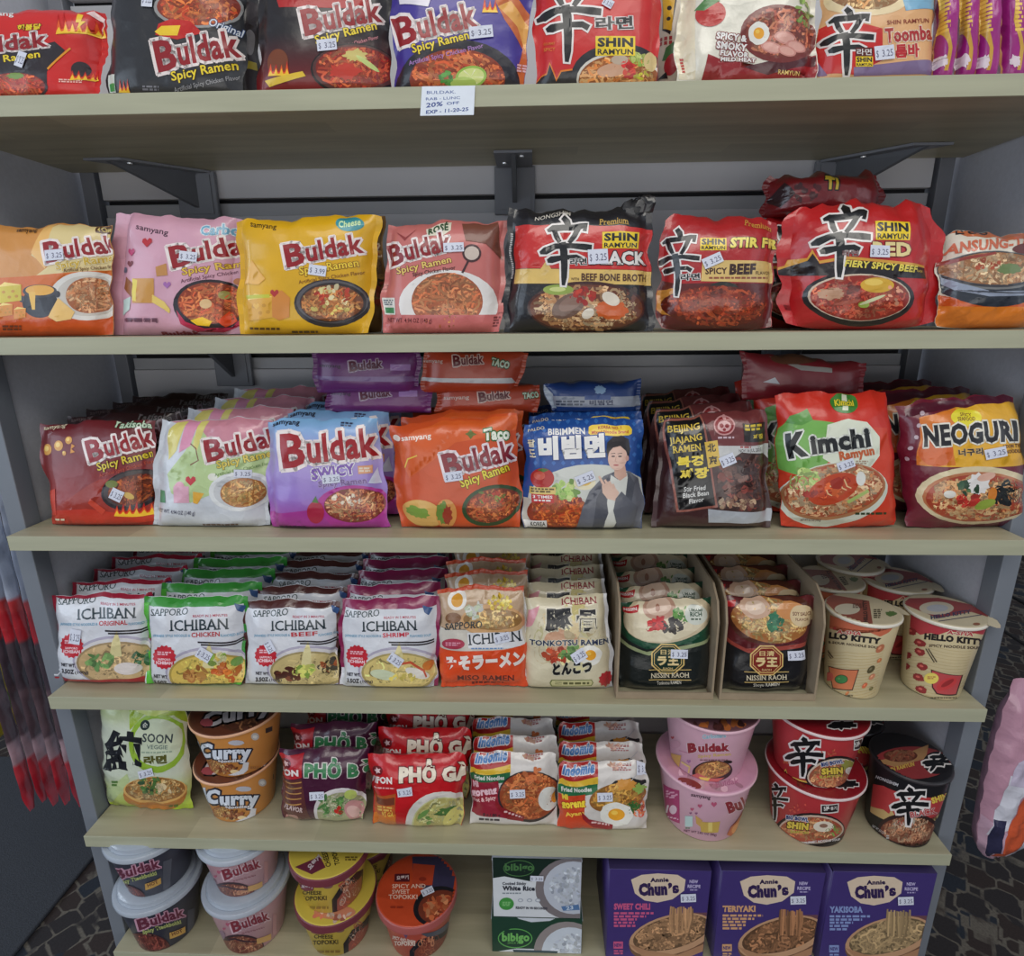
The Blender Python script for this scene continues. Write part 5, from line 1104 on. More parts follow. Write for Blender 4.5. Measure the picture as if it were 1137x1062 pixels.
# ---------------------------------------------------------------- fourth shelf
def conv(frame, pts, src='px'):
    s_ = FR[src] if isinstance(src, str) else src
    return [((s_[0]+x/s_[2]-frame[0])*frame[2], (s_[1]+y/s_[2]-frame[1])*frame[2]) for x, y in pts]
def sapporo(frame, corners, col, soup, flav, fcol, label, seed, y0=.034):
    q = conv(frame, corners)
    a = Pack('noodle_packet', label, frame, *q, 3, y0, T=.015, lean=.010, bg=(216, 218, 226), sw=.045, sealcol=col, seed=seed, amp=.003, matn=FOILM)
    A = a.art
    A.poly([(540, 220), (1060, 210), (1060, 268), (540, 276)], col); A.poly([(600, 560), (1040, 560), (1030, 640), (600, 640)], tuple(np.array(col)*.0+np.array(soup)*.0+np.array((216, 218, 226))))
    A.ell(880, 555, 185, 105, (176, 170, 190)); A.ell(880, 558, 176, 97, (216, 212, 214)); A.ell(880, 566, 170, 90, tuple(np.array(soup)*.8)); A.noodles(880, 565, 160, 80, tuple(np.minimum(np.array(soup)*1.15, 250)), soup, n=60, w=9, base=soup)
    A.poly([(860, 480), (880, 430), (895, 480), (900, 540), (850, 540)], (226, 214, 160))
    for x0, y0_ in ((832, 430), (845, 441)): A.stroke([(x0, y0_, 7), (1030, y0_-6, 7)], (40, 34, 40))
    A.txt('SAPPORO', 630, 322, 790, 314, 30, (34, 60, 62), bold=.0, serif=True, shear=.12); A.txt('READY IN 3 MINUTES', 812, 326, 955, 322, 11, (190, 60, 90), bold=.01); A.txt('ICHIBAN', 718, 383, 956, 376, 47, (34, 52, 62), bold=.01, serif=True)
    A.txt('JAPANESE STYLE NOODLES &', 636, 410, 800, 407, 11, (120, 170, 200), bold=.02); A.txt(flav, 806, 409, 924, 405, 20, fcol, bold=.02); A.txt('FLAVORED SOUP', 928, 408, 1018, 407, 11, (120, 170, 200), bold=.02)
    A.burst(690, 494, 52, (196, 40, 56), 16, .12); A.lines(660, 470, 720, 490, 2, 6, (236, 190, 200)); A.txt('SAPPORO', 662, 508, 718, 508, 9, (240, 214, 220), bold=.03); A.txt('ICHIBAN', 655, 524, 726, 524, 13, (240, 214, 220), bold=.04)
    A.txt('NET WT.', 644, 582, 706, 584, 14, (40, 36, 50), bold=.04); A.txt('3.5OZ', 644, 612, 700, 612, 18, (40, 36, 50), bold=.05); A.txt('(100g)', 704, 612, 762, 611, 12, (60, 56, 70), bold=.02)
    A.poly([(985, 270), (1030, 280), (1010, 312), (992, 300)], (60, 90, 140))
    return a, A
fc = (0, 600, 3.79)
a, A = sapporo((-390/3.79, 600-48/3.79, 3.79), [(56, 662), (168, 658), (168, 757), (62, 757)], (156, 30, 56), (206, 176, 130), 'ORIGINAL', (196, 60, 70), 'white and red original noodle packet at the left end of the fourth shelf', 61)
A.poly([(540, 255), (1060, 250), (1060, 286), (540, 292)], (156, 30, 56)); A.blobs(810, 560, 60, 30, [(110, 150, 90), (140, 180, 110)], 16, 22); A.blobs(990, 545, 40, 30, [(60, 110, 70)], 12, 22); A.ell(925, 590, 56, 26, (226, 216, 212)); A.poly([(620, 625), (1040, 620), (1040, 650), (620, 650)], (176, 40, 50)); A.sticker(690, 420, 46, 62, 8)
p = a.done(); rows_behind(p, 4, .0355, 'red topped white noodle packet, {} in the leftmost row on the fourth shelf', 'red topped noodle packets on the fourth shelf', dx=.004, dz=.0035, seed=11)
a, A = sapporo(fc, [(160, 664), (276, 662), (270, 763), (163, 765)], (60, 150, 60), (226, 196, 100), 'CHICKEN', (190, 50, 60), 'white packet with bright green edges, chicken noodles, on the fourth shelf', 62, .032)
A.poly([(604, 270), (625, 270), (645, 620), (622, 620)], (90, 190, 60)); A.poly([(620, 606), (1030, 600), (1030, 640), (620, 640)], (90, 180, 60)); A.blobs(820, 560, 50, 30, [(190, 120, 60), (206, 150, 80)], 14, 24); A.blobs(950, 560, 50, 35, [(226, 130, 60), (216, 100, 40)], 12, 26); A.blobs(900, 500, 60, 20, [(226, 220, 170), (150, 180, 80)], 14, 20); A.ell(990, 520, 24, 18, (120, 160, 80)); A.sticker(846, 446, 62, 46, 32)
p = a.done(); rows_behind(p, 4, .0355, 'green edged white noodle packet, {} in its row on the fourth shelf', 'green topped noodle packets on the fourth shelf', dx=.004, dz=.0035, seed=12)
a, A = sapporo((125.9, 607, 4.08), [(270, 666), (378, 668), (375, 764), (268, 762)], (84, 44, 44), (206, 186, 130), 'BEEF', (196, 60, 70), 'white and brown beef noodle packet on the fourth shelf', 63)
A.blobs(790, 575, 50, 30, [(120, 64, 44), (90, 44, 36)], 14, 26); A.blobs(870, 560, 50, 30, [(206, 206, 110), (150, 180, 80)], 16, 24); A.blobs(980, 550, 40, 26, [(206, 110, 56), (70, 60, 40)], 12, 22); A.sticker(712, 420, 56, 40, 60)
p = a.done(); rows_behind(p, 4, .0355, 'brown topped white noodle packet, {} in its row on the fourth shelf', 'brown topped noodle packets on the fourth shelf', dx=.001, dz=.0035, seed=13)
a, A = sapporo((224.4, 606.5, 4.02), [(378, 666), (490, 662), (486, 769), (376, 768)], (140, 36, 84), (222, 200, 130), 'SHRIMP', (216, 70, 90), 'white and magenta shrimp noodle packet on the fourth shelf', 64, .031)
A.ell(810, 575, 60, 22, (214, 222, 190), rot=10); A.ell(960, 570, 56, 20, (226, 220, 210), rot=20); A.stroke([(870, 530, 10), (930, 520, 12), (990, 560, 10), (1000, 590, 6)], (206, 90, 60)); A.ell(1010, 540, 26, 22, (216, 130, 60)); A.blobs(900, 590, 60, 14, [(230, 210, 110)], 10, 16); A.sticker(850, 470, 66, 46, 35)
p = a.done(); rows_behind(p, 4, .0355, 'magenta topped white noodle packet, {} in its row on the fourth shelf', 'magenta topped noodle packets on the fourth shelf', dx=-.001, dz=.0035, seed=14)

a = Pack('noodle_packet', 'orange miso ramen packet with white Japanese lettering on the fourth shelf', 'M', (758, 178), (1078, 172), (1092, 566), (762, 560), 3, .034, T=.016, lean=.010, bg=(206, 200, 190), seal='TB', sw=.05, sealcol=(196, 74, 40), seed=65, amp=.0032, matn=FOILM)
A = a.art
A.rect(750, 160, 1090, 196, (196, 74, 40)); A.poly([(760, 195), (1075, 190), (1080, 320), (960, 330), (760, 320)], (190, 160, 130)); A.ell(960, 300, 120, 60, (206, 160, 110)); A.noodles(960, 295, 110, 40, (236, 206, 140), (216, 160, 90), n=50, w=8); A.ell(826, 228, 36, 34, (236, 232, 226)); A.ell(826, 228, 22, 22, (222, 160, 60)); A.blobs(985, 235, 52, 26, [(236, 206, 80), (216, 180, 60), (230, 214, 120)], 50, 9); A.blobs(890, 260, 30, 30, [(206, 206, 200), (190, 200, 170)], 16, 18); A.ell(812, 290, 30, 20, (130, 90, 60))
A.poly([(745, 398), (900, 412), (1000, 408), (1085, 380), (1100, 570), (750, 570)], (222, 78, 36)); A.txt('SAPPORO', 782, 334, 920, 326, 26, (34, 52, 62), serif=True, shear=.1); A.poly([(865, 345), (1070, 330), (1075, 385), (1000, 404), (870, 402)], (222, 222, 226)); A.txt('ICHIBAN', 874, 390, 1064, 374, 40, (34, 44, 54), bold=.01, serif=True); A.ell(814, 386, 42, 20, (176, 60, 84)); A.lines(786, 380, 840, 392, 2, 5, (226, 160, 180)); A.lines(880, 400, 1000, 404, 1, 5, (100, 140, 190))
A.txt('みそラーメン', 784, 492, 1082, 470, 58, (240, 228, 222), bold=.07, out=(200, 50, 20), ow=.02); A.txt('MISO RAMEN', 828, 526, 1040, 524, 22, (90, 26, 30), serif=True, bold=.02); A.lines(880, 538, 1000, 545, 1, 7, (110, 30, 30)); A.sticker(962, 352, 58, 36, -14)
p = a.done(); rows_behind(p, 4, .0355, 'miso ramen packet with egg picture, {} in its row on the fourth shelf', 'miso ramen packets on the fourth shelf', dx=.002, dz=.005, seed=15)

a = Pack('noodle_packet', 'cream tonkotsu ramen packet with black brush characters on the fourth shelf', 'N', (36, 250), (396, 225), (424, 632), (38, 655), 3, .034, T=.018, lean=.010, bg=(214, 204, 176), sw=.04, sealcol=(206, 206, 210), seed=66, amp=.0034, matn=FOILM)
A = a.art
A.blobs(230, 420, 150, 160, [(226, 210, 140), (232, 222, 170), (210, 190, 150)], 30, 50); A.rect(30, 620, 430, 660, (206, 206, 212)); A.poly([(60, 300), (110, 280), (80, 360), (50, 380)], (216, 150, 160)); A.ell(200, 420, 70, 46, (206, 160, 130)); A.blobs(175, 485, 46, 34, [(190, 70, 50), (206, 90, 60)], 14, 24); A.blobs(240, 475, 40, 40, [(90, 130, 70), (120, 160, 90)], 20, 20); A.egg(324, 486, 48, 44)
A.txt('SAPPORO', 130, 250, 225, 244, 18, (110, 50, 60), serif=True); A.txt('ICHIBAN', 205, 276, 350, 268, 27, (150, 40, 56), serif=True, bold=.01); A.txt('豚', 134, 386, 248, 384, 96, (24, 24, 28), out=(230, 222, 200), ow=.05, bold=.05); A.txt('骨', 268, 386, 362, 384, 92, (24, 24, 28), out=(230, 222, 200), ow=.05, bold=.05)
A.txt('TONKOTSU RAMEN', 70, 444, 404, 442, 22, (36, 48, 80), out=(230, 226, 206), ow=.06, bold=.04); A.txt('とんこつ', 164, 572, 330, 560, 54, (30, 30, 34), out=(226, 222, 200), ow=.05, bold=.07, shear=.1)
A.poly([(160, 590), (330, 588), (338, 602), (330, 616), (160, 618), (152, 604)], (110, 120, 60)); A.poly([(164, 593), (328, 591), (334, 602), (328, 613), (164, 615), (157, 604)], (206, 200, 150)); A.lines(175, 599, 320, 610, 1, 10, (90, 90, 50)); A.burst(392, 590, 34, (180, 40, 50), 10, .2); A.lines(70, 634, 230, 640, 1, 9, (50, 50, 60)); A.sticker(238, 482, 60, 48, -32)
p = a.done(); rows_behind(p, 4, .037, 'tonkotsu ramen packet with red top lettering, {} in its row on the fourth shelf', 'tonkotsu ramen packets on the fourth shelf', dx=.002, dz=.004, seed=16)

def raoh(A, x, y, oct_, tx0, tx1, ty):
    P = lambda r: [(x+r*1.05*math.cos(math.radians(22.5+45*i)), y+r*.95*math.sin(math.radians(22.5+45*i))) for i in range(8)]
    A.poly(P(72), (222, 190, 120)); A.poly(P(66), oct_); A.poly(P(60), (222, 190, 120)); A.poly(P(57), oct_)
    A.txt('日清', x-30, y-18, x+32, y-18, 22, (226, 200, 140), bold=.02); A.txt('ラ王', x-44, y+28, x+46, y+28, 40, (230, 206, 150), bold=.06); A.txt('RAOH', x-20, y+44, x+20, y+44, 9, (226, 200, 140))
    A.rect(tx0-10, ty-36, tx1+10, ty-33, (222, 190, 120)); A.txt('NISSIN RAOH', tx0, ty, tx1, ty-3, 21, (226, 214, 186), serif=True); A.rect(tx0-10, ty+6, tx1+10, ty+9, (222, 190, 120))
a = Pack('noodle_packet', 'black and green creamy ramen packet in the left cardboard tray on the fourth shelf', 'N', (452, 262), (838, 236), (838, 640), (442, 648), 3, .036, T=.020, lean=.012, bg=(26, 32, 32), sw=.03, seed=67, amp=.003, matn=FOILM)
A = a.art
A.poly([(445, 262), (840, 236), (840, 420), (700, 440), (560, 460), (445, 400)], (22, 70, 50)); A.ell(650, 330, 200, 122, (26, 80, 56), rot=-8); A.ell(650, 325, 190, 108, (206, 190, 160), rot=-8); A.ell(640, 330, 176, 96, (224, 212, 184), rot=-8); A.ell(615, 290, 70, 48, (190, 150, 130)); A.ell(612, 286, 52, 34, (214, 184, 164)); A.ell(608, 292, 10, 14, (170, 120, 100)); A.blobs(605, 355, 40, 26, [(190, 44, 50), (206, 60, 60)], 22, 20); A.blobs(672, 360, 40, 30, [(40, 36, 38), (56, 50, 50)], 22, 20); A.blobs(712, 310, 36, 30, [(70, 130, 60), (110, 160, 80)], 26, 12)
A.ell(770, 314, 48, 44, (210, 214, 204)); A.txt('UMAMI', 740, 302, 798, 300, 13, (50, 80, 60), bold=.02); A.txt('RICH', 745, 322, 795, 320, 18, (50, 80, 60), bold=.04); A.lines(748, 330, 790, 340, 1, 7, (70, 90, 70)); A.poly([(465, 284), (530, 278), (524, 306), (465, 310)], (190, 40, 46)); A.txt('NISSIN', 470, 302, 520, 298, 12, WHT, bold=.03)
A.poly([(445, 420), (560, 470), (840, 400), (840, 414), (570, 486), (445, 436)], (150, 160, 120)); raoh(A, 650, 500, (22, 50, 40), 580, 738, 580); A.txt('Tonkotsu RAMEN', 604, 608, 706, 604, 14, (216, 210, 196)); A.sticker(662, 458, 72, 38, 2)
p = a.done(); rows_behind(p, 4, .041, 'black and green ramen packet, {} in the left cardboard tray', 'black and green ramen packets in a tray', dx=.001, dz=.003, seed=17)
trayA = p
a = Pack('noodle_packet', 'black and brown soy sauce ramen packet in the right cardboard tray on the fourth shelf', 'N', (886, 236), (1272, 236), (1226, 646), (872, 650), 3, .036, T=.020, lean=.012, bg=(24, 24, 28), sw=.03, seed=68, amp=.003, matn=FOILM)
A = a.art
A.poly([(870, 236), (1290, 228), (1280, 410), (1150, 440), (980, 460), (870, 400)], (96, 30, 36)); A.poly([(870, 400), (980, 458), (1280, 408), (1275, 426), (990, 476), (870, 420)], (160, 70, 60)); A.ell(1090, 330, 175, 106, (84, 40, 30), rot=-8); A.noodles(1080, 340, 160, 92, (232, 204, 140), (206, 160, 90), n=120, w=9, rot=10, base=(170, 110, 60)); A.ell(1020, 285, 66, 46, (206, 170, 146), rot=15); A.ell(1020, 285, 44, 28, (226, 200, 180), rot=15); A.blobs(1105, 350, 32, 36, [(40, 110, 80), (60, 130, 90)], 20, 20); A.ell(1170, 300, 60, 40, (206, 140, 80), jag=.1)
A.ell(1216, 320, 50, 46, (214, 190, 150)); A.txt('SOY SAUCE', 1178, 320, 1256, 318, 15, (110, 60, 40), bold=.03); A.txt('FLAVOR', 1190, 342, 1244, 340, 12, (110, 60, 40), bold=.02); A.poly([(884, 262), (940, 256), (934, 284), (884, 288)], (190, 40, 46)); raoh(A, 1066, 506, (130, 40, 30), 982, 1150, 590); A.txt('Shoyu RAMEN', 1010, 616, 1120, 612, 13, (216, 210, 196)); A.sticker(1152, 466, 72, 40, -4)
p = a.done(); rows_behind(p, 4, .041, 'black and brown ramen packet, {} in the right cardboard tray', 'black and brown ramen packets in a tray', dx=.001, dz=.003, seed=18)
CB = mat('corrugated_card', .8, 0, vary=.08, col=(150, 132, 108), bscale=60)
def tray(xl, xr, label):
    L = onY((xl, 772), .012)[0]; Rr = onY((xr, 772), .012)[0]; z = SZ[3]+.0003
    r = empty('display_tray', ((L+Rr)/2, .012, z)); tag(r, label, 'tray'); w = (Rr-L)/2
    for sx in (-1, 1):
        m = MB(); m.prism([(0, 0), (.215, 0), (.215, .155), (.035, .150), (.012, .135), (.002, .11)], 'x', sx*w-.0013, sx*w+.0013); m.build('side_wall', CB, r)
    m = MB(); m.box(-w+.0014, w-.0014, 0, .0018, 0, .010); m.build('front_lip', CB, r)
    m = MB(); m.box(-w+.0014, w-.0014, .213, .215, 0, .13); m.build('rear_wall', CB, r)
tray(685, 791, 'tan cardboard display tray around the black and green ramen packets'); tray(800, 905, 'tan cardboard display tray around the black and brown soy ramen packets')

def hkcup(label, xl, xr, yr, yb, tcol, fr='U'):
    c = Cup('noodle_cup', label, fr, xl, xr, yr, yb, SZ[3], rb=.72, cat='noodle cup', col=(222, 204, 160), lidcol=(206, 192, 160), rimcol=(226, 220, 206), seed=71, tab=(-22, .012, .010)); return c
c1 = hkcup('cream noodle cup with orange top band and green dot picture on the fourth shelf', 176, 612, 424, 824, None); c1.tab = (-5, .013, .010)
A = c1.art
A.poly([(140, 330), (640, 330), (640, 430), (560, 420), (530, 455), (480, 480), (420, 455), (330, 440), (250, 425), (160, 415)], (206, 100, 60)); A.txt('A-SHA', 240, 462, 376, 474, 20, (196, 50, 50), out=(236, 226, 206), ow=.07, bold=.03, shear=.2); A.burst(232, 434, 8, (196, 50, 50), 8)
A.txt('HELLO KITTY', 128, 478, 484, 520, 30, (40, 34, 36), bold=.07); A.txt('HOT & SOUR NOODLE SOUP', 130, 508, 480, 548, 13, (70, 50, 44), bold=.03)
for i in range(16): A.stroke([(140+i*3, 560+i*16, 2), (300, 566+i*17, 2), (500-i*3, 556+i*15, 2)], (206, 180, 120)); 
A.poly([(196, 640), (365, 660), (330, 775), (220, 765)], (60, 44, 40)); A.poly([(200, 645), (360, 664), (326, 770), (224, 760)], (214, 116, 66)); A.ell(268, 714, 36, 25, (60, 40, 36)); A.ell(268, 714, 33, 22, (60, 136, 74)); A.ell(255, 710, 8, 6, (90, 160, 90)); A.ell(200, 700, 26, 24, (206, 80, 66))
for x, y, s_, c_ in ((480, 545, 22, (190, 110, 70)), (430, 660, 20, (90, 80, 50)), (435, 700, 16, (206, 130, 90)), (395, 748, 14, (214, 100, 50)), (160, 600, 18, (110, 60, 40)), (155, 700, 16, (190, 60, 50)), (475, 610, 12, (206, 120, 60)), (430, 765, 10, (120, 110, 60)), (300, 790, 10, (206, 120, 60))): A.ell(x, y, s_*1.35, s_*.7, c_, rot=-45); A.ell(x-2, y-3, s_*.5, s_*.25, tuple(min(255, q+40) for q in c_), rot=-45)
A.stroke([(165, 520, 4), (215, 600, 5)], (90, 70, 50)); A.stroke([(180, 518, 4), (226, 596, 5)], (90, 70, 50)); A.lines(250, 800, 330, 806, 1, 6, (90, 80, 60))
Lc = c1.lart; Lc.poly([(150, 240), (420, 285), (440, 410), (250, 410), (180, 370), (160, 310)], (150, 76, 60)); Lc.ell(300, 330, 70, 30, (206, 196, 176)); Lc.txt('HELLO KITTY', 412, 400, 405, 280, 22, (50, 40, 40), bold=.05); Lc.lines(445, 330, 490, 390, 5, 7, (90, 80, 60)); Lc.ell(540, 355, 30, 14, (90, 120, 60), jag=.2); Lc.lines(330, 300, 400, 360, 3, 6, (90, 50, 44))
r1 = c1.done()
c2 = hkcup('cream noodle cup with red top band at the right end of the fourth shelf', 606, 1088, 438, 832, None); c2.tab = (-38, .015, .010)
A = c2.art
A.poly([(590, 320), (1120, 330), (1100, 480), (1000, 462), (940, 460), (860, 450), (800, 470), (760, 460), (700, 470), (640, 420), (600, 380)], (190, 40, 56)); A.txt('A-SHA', 845, 465, 990, 478, 20, (190, 40, 50), out=(236, 226, 206), ow=.07, bold=.03, shear=.2)
A.txt('HELLO KITTY', 722, 492, 1052, 526, 31, (40, 34, 36), bold=.07); A.txt('SPICY NOODLE SOUP', 748, 536, 1030, 550, 15, (70, 50, 44), bold=.03)
for i in range(16): A.stroke([(606+i*2, 500+i*20, 2), (740, 520+i*19, 2), (980-i*3, 560+i*15, 2)], (206, 184, 130))
A.poly([(760, 660), (935, 690), (900, 800), (790, 796), (765, 760)], (60, 30, 34)); A.poly([(765, 666), (928, 693), (895, 794), (794, 790), (771, 756)], (196, 60, 66)); A.ell(845, 740, 60, 28, (206, 40, 44), rot=-25); A.ell(850, 735, 40, 12, (160, 24, 30), rot=-30); A.ell(762, 709, 40, 30, (236, 214, 90)); A.lines(740, 698, 785, 715, 2, 6, (190, 120, 60))
for x, y in ((700, 565), (712, 645), (692, 704), (706, 770), (650, 450), (625, 580), (700, 515), (615, 640)): A.ell(x, y, 32, 19, (150, 30, 36), rot=20, jag=.16); A.ell(x-4, y-4, 12, 6, (216, 90, 80), rot=20)
for x0 in (732, 746): A.stroke([(x0, 545, 5), (x0+46, 620, 5)], (60, 50, 44))
A.lines(740, 812, 900, 826, 1, 6, (90, 80, 60))
Lc = c2.lart; Lc.poly([(900, 300), (1100, 320), (1110, 380), (1000, 350)], (150, 50, 50)); Lc.poly([(606, 300), (640, 270), (800, 268), (1100, 330), (1100, 380), (980, 345), (800, 380), (700, 340)], (150, 50, 50)); Lc.ell(790, 325, 95, 36, (200, 190, 170)); Lc.ell(795, 325, 60, 20, (176, 180, 190)); Lc.txt('HELLO KITTY', 760, 385, 980, 352, 20, (50, 50, 90), bold=.05); Lc.rect(800, 395, 1040, 399, (50, 50, 90), tilt=-36); Lc.ell(1010, 412, 20, 7, (150, 90, 60))
r2 = c2.done()
r2['label'] = c2.label
for (src, x_, y_, lab, rz, kz) in ((r1, c1.X+.003, .141, 'cream noodle cup with brownish lid directly behind the orange banded cup', .3, 1), (r2, .563, .142, 'cream noodle cup with red edged lid directly behind the red banded cup', .1, 1), (r2, .519, .1885, 'cream noodle cup deepest in the corner of the fourth shelf', .5, 1.07)):
    o = dup(src, label=lab); o.location = (x_, y_, SZ[3]+.0006); o.rotation_euler = (0, 0, rz); o.scale = (1, 1, kz)
# ---------------------------------------------------------------- fifth shelf
def green(u, v):
    w_ = np.array((206, 214, 196)); g = np.array((172, 196, 50)); k = max(0, 1-v/.35); k2 = max(0, (v-.75)/.25); return tuple(w_*(1-k)+g*k) if k else tuple(w_*(1-k2*.7)+g*k2*.7)
a = Pack('noodle_packet', 'lime green and white veggie ramen packet at the left end of the fifth shelf', 'P', (112, -60), (462, -60), (508, 472), (144, 452), 4, .052, T=.022, lean=.006, bg=green, seal='TB', sw=.03, seed=81, amp=.004, matn=FOILM, sq=4)
A = a.art
A.poly([(240, -60), (470, -60), (490, 130), (420, 60), (300, 50), (240, 120)], (160, 186, 50)); A.ell(352, 175, 118, 122, (150, 186, 60), jag=.02); A.ell(356, 170, 100, 100, (206, 216, 190)); A.ell(330, 20, 80, 40, (206, 220, 120), jag=.1); A.poly([(120, 380), (230, 300), (240, 330), (160, 430), (140, 440)], (190, 206, 150))
A.txt('純', 134, 290, 292, 300, 176, (28, 30, 36), bold=.07, shear=-.05); A.ell(303, 98, 19, 21, (30, 50, 50)); A.txt('순', 293, 108, 313, 108, 20, (226, 230, 220)); A.txt('SOON', 293, 166, 416, 172, 36, (60, 70, 76), bold=.02); A.txt('VEGGIE', 312, 196, 398, 199, 18, (100, 120, 116)); A.lines(290, 208, 415, 215, 1, 6, (150, 170, 150)); A.txt('라면', 300, 262, 395, 258, 36, (90, 90, 30), bold=.06)
A.ell(345, 392, 134, 74, (190, 120, 50)); A.ell(345, 372, 132, 58, (226, 176, 100)); A.noodles(345, 368, 124, 52, (232, 206, 150), (196, 140, 76), n=120, w=8, base=(150, 100, 50), curl=2); A.blobs(330, 350, 50, 34, [(80, 120, 60), (110, 150, 80), (60, 90, 60)], 26, 18); A.blobs(380, 365, 40, 20, [(220, 200, 160)], 10, 16); A.lines(165, 330, 190, 350, 2, 9, (90, 130, 60)); A.lines(400, 440, 440, 446, 1, 7, (90, 110, 40)); A.sticker(276, 288, 60, 34, -14)
a.done()
SZ5 = SZ[4]
def curry_art(A, dx, dy):
    P = lambda l: [(x+dx, y+dy) for x, y in l]
    A.txt('C', 232+dx, 822+dy, 352+dx, 836+dy, 118, (222, 230, 244), out=(44, 42, 60), ow=.10, bold=.06); A.txt('urry', 360+dx, 850+dy, 716+dx, 842+dy, 112, (222, 230, 244), out=(44, 42, 60), ow=.08, bold=.06)
    A.txt('Noodles', 412+dx, 886+dy, 632+dx, 874+dy, 26, (226, 222, 226), out=(70, 60, 70), ow=.08, bold=.05)
    A.ell(575+dx, 705+dy, 72, 24, (196, 196, 206), jag=.06); A.ell(745+dx, 648+dy, 36, 34, (196, 190, 186)); A.ell(745+dx, 650+dy, 20, 16, (226, 224, 220), jag=.2)
    A.noodles(365+dx, 912+dy, 74, 50, (236, 190, 110), (196, 130, 50), n=40, w=9, base=(150, 90, 40)); A.blobs(470+dx, 940+dy, 110, 34, [(190, 110, 60), (120, 60, 30), (226, 190, 120), (150, 80, 40)], 50, 26); A.ell(560+dx, 965+dy, 40, 18, (236, 206, 150))
    A.poly(P([(640, 880), (690, 880), (680, 950), (640, 985), (560, 1000), (500, 995), (600, 960), (630, 930)]), (216, 216, 222)); A.lines(700+dx, 920+dy, 800+dx, 935+dy, 2, 8, (170, 110, 50)); A.rect(840+dx, 575+dy, 900+dx, 618+dy, (60, 50, 50), tilt=-22); A.poly(P([(205, 690), (232, 690), (260, 830), (330, 990), (290, 970), (230, 830)]), (206, 216, 232))
def curry_lid(L, dx, dy):
    L.ell(505+dx, 470+dy, 370, 230, (110, 56, 34), n=40); L.noodles(560+dx, 460+dy, 260, 170, (150, 100, 60), (90, 50, 34), n=80, w=18, base=(96, 52, 36)); L.txt('Curry', 210+dx, 590+dy, 860+dx, 430+dy, 120, (206, 200, 206), out=(40, 34, 40), ow=.10, bold=.06, shear=.3)
    L.ell(250+dx, 545+dy, 60, 36, (170, 70, 80), jag=.1)
c1 = Cup('noodle_bowl', 'lower orange curry noodle bowl of the two stacked on the fifth shelf', 'Y', 112, 905, 668, 1008, SZ5, rb=.74, col=(216, 140, 44), lidcol=(104, 56, 38), rimcol=(226, 170, 130), seed=82)
curry_art(c1.art, 0, 0); curry_lid(c1.lart, 0, 0); c1.done()
c2 = Cup('noodle_bowl', 'upper orange curry noodle bowl resting on top of another curry bowl', 'Y', 66, 942, 236, None, c1.zb+c1.h+.0012, yc=c1.yc, rb=.74, col=(216, 140, 44), lidcol=(104, 56, 38), rimcol=(226, 170, 130), seed=83)
curry_art(c2.art, -66, -418); curry_lid(c2.lart, -10, -440); c2.done()

def pho(label, TL, TR, BR, BL, bg, fx, name, tcol, tout, tx, seed, y0, extra):
    a = Pack('noodle_packet', label, 'Q', TL, TR, BR, BL, 4, y0, T=.020, lean=.006, bg=bg, sw=.03, seed=seed, amp=.0034, matn=FOILM, sq=4)
    return a
a = pho('purple beef pho noodle packet with green lettering on the fifth shelf', (38, 200), (412, 192), (394, 514), (56, 500), (72, 24, 54), 0, '', 0, 0, 0, 84, .040, None)
A = a.art
A.poly([(30, 222), (136, 222), (132, 318), (40, 318)], (180, 34, 46)); A.poly([(40, 322), (130, 322), (180, 500), (60, 510)], (96, 50, 50))
for i in range(5): A.rect(60, 335+i*22, 130, 340+i*22, (190, 140, 80))
A.ell(64, 260, 22, 22, (110, 20, 36)); A.burst(64, 260, 15, (226, 190, 190), 5, .5); A.txt('VIFON', -14, 312, 118, 310, 27, (236, 226, 226), bold=.05); A.txt('PHỞ BÒ', 142, 312, 428, 316, 52, (60, 130, 84), out=(232, 226, 222), ow=.05, bold=.06)
A.ell(300, 455, 118, 96, (222, 216, 216)); A.noodles(300, 460, 104, 82, (226, 222, 196), (190, 196, 150), n=80, w=8, base=(170, 170, 130)); A.blobs(265, 430, 60, 50, [(110, 160, 90), (80, 130, 70)], 26, 20); A.ell(350, 455, 44, 36, (206, 150, 150), rot=30); A.ell(345, 462, 30, 20, (226, 186, 180), rot=30); A.ell(335, 390, 26, 22, (190, 206, 110)); A.blobs(285, 455, 18, 16, [(190, 50, 40)], 5, 14)
A.txt('FLAVOR', 58, 448, 135, 462, 20, (226, 200, 200), bold=.03); A.ell(90, 485, 30, 14, (190, 140, 130)); A.sticker(164, 376, 62, 34, -4)
p = a.done(); rows_behind(p, 3, .046, 'purple pho packet, {} in its row on the fifth shelf', 'purple pho packets on the fifth shelf', dx=.002, dz=.008, seed=21)
a = pho('bright red chicken pho noodle packet standing at the front of the fifth shelf', (410, 224), (818, 218), (806, 560), (440, 560), (196, 24, 34), 0, '', 0, 0, 0, 85, .034, None)
A = a.art
A.poly([(430, 385), (525, 385), (525, 570), (440, 570)], (190, 90, 40)); A.poly([(432, 470), (525, 470), (525, 570), (440, 570)], (214, 120, 40)); A.rect(440, 400, 520, 430, (120, 60, 40)); A.txt('VỊ GÀ', 465, 480, 515, 482, 18, (240, 210, 90)); A.lines(445, 440, 515, 470, 2, 8, (226, 180, 90))
A.ell(448, 292, 21, 21, (120, 16, 26)); A.burst(448, 292, 15, (230, 200, 200), 5, .5); A.txt('VIFON', 408, 346, 510, 342, 27, (240, 230, 226), bold=.05); A.txt('PHỞ GÀ', 538, 334, 836, 330, 56, (240, 226, 206), out=(120, 20, 26), ow=.05, bold=.07); A.lines(430, 360, 520, 366, 1, 6, (240, 180, 180))
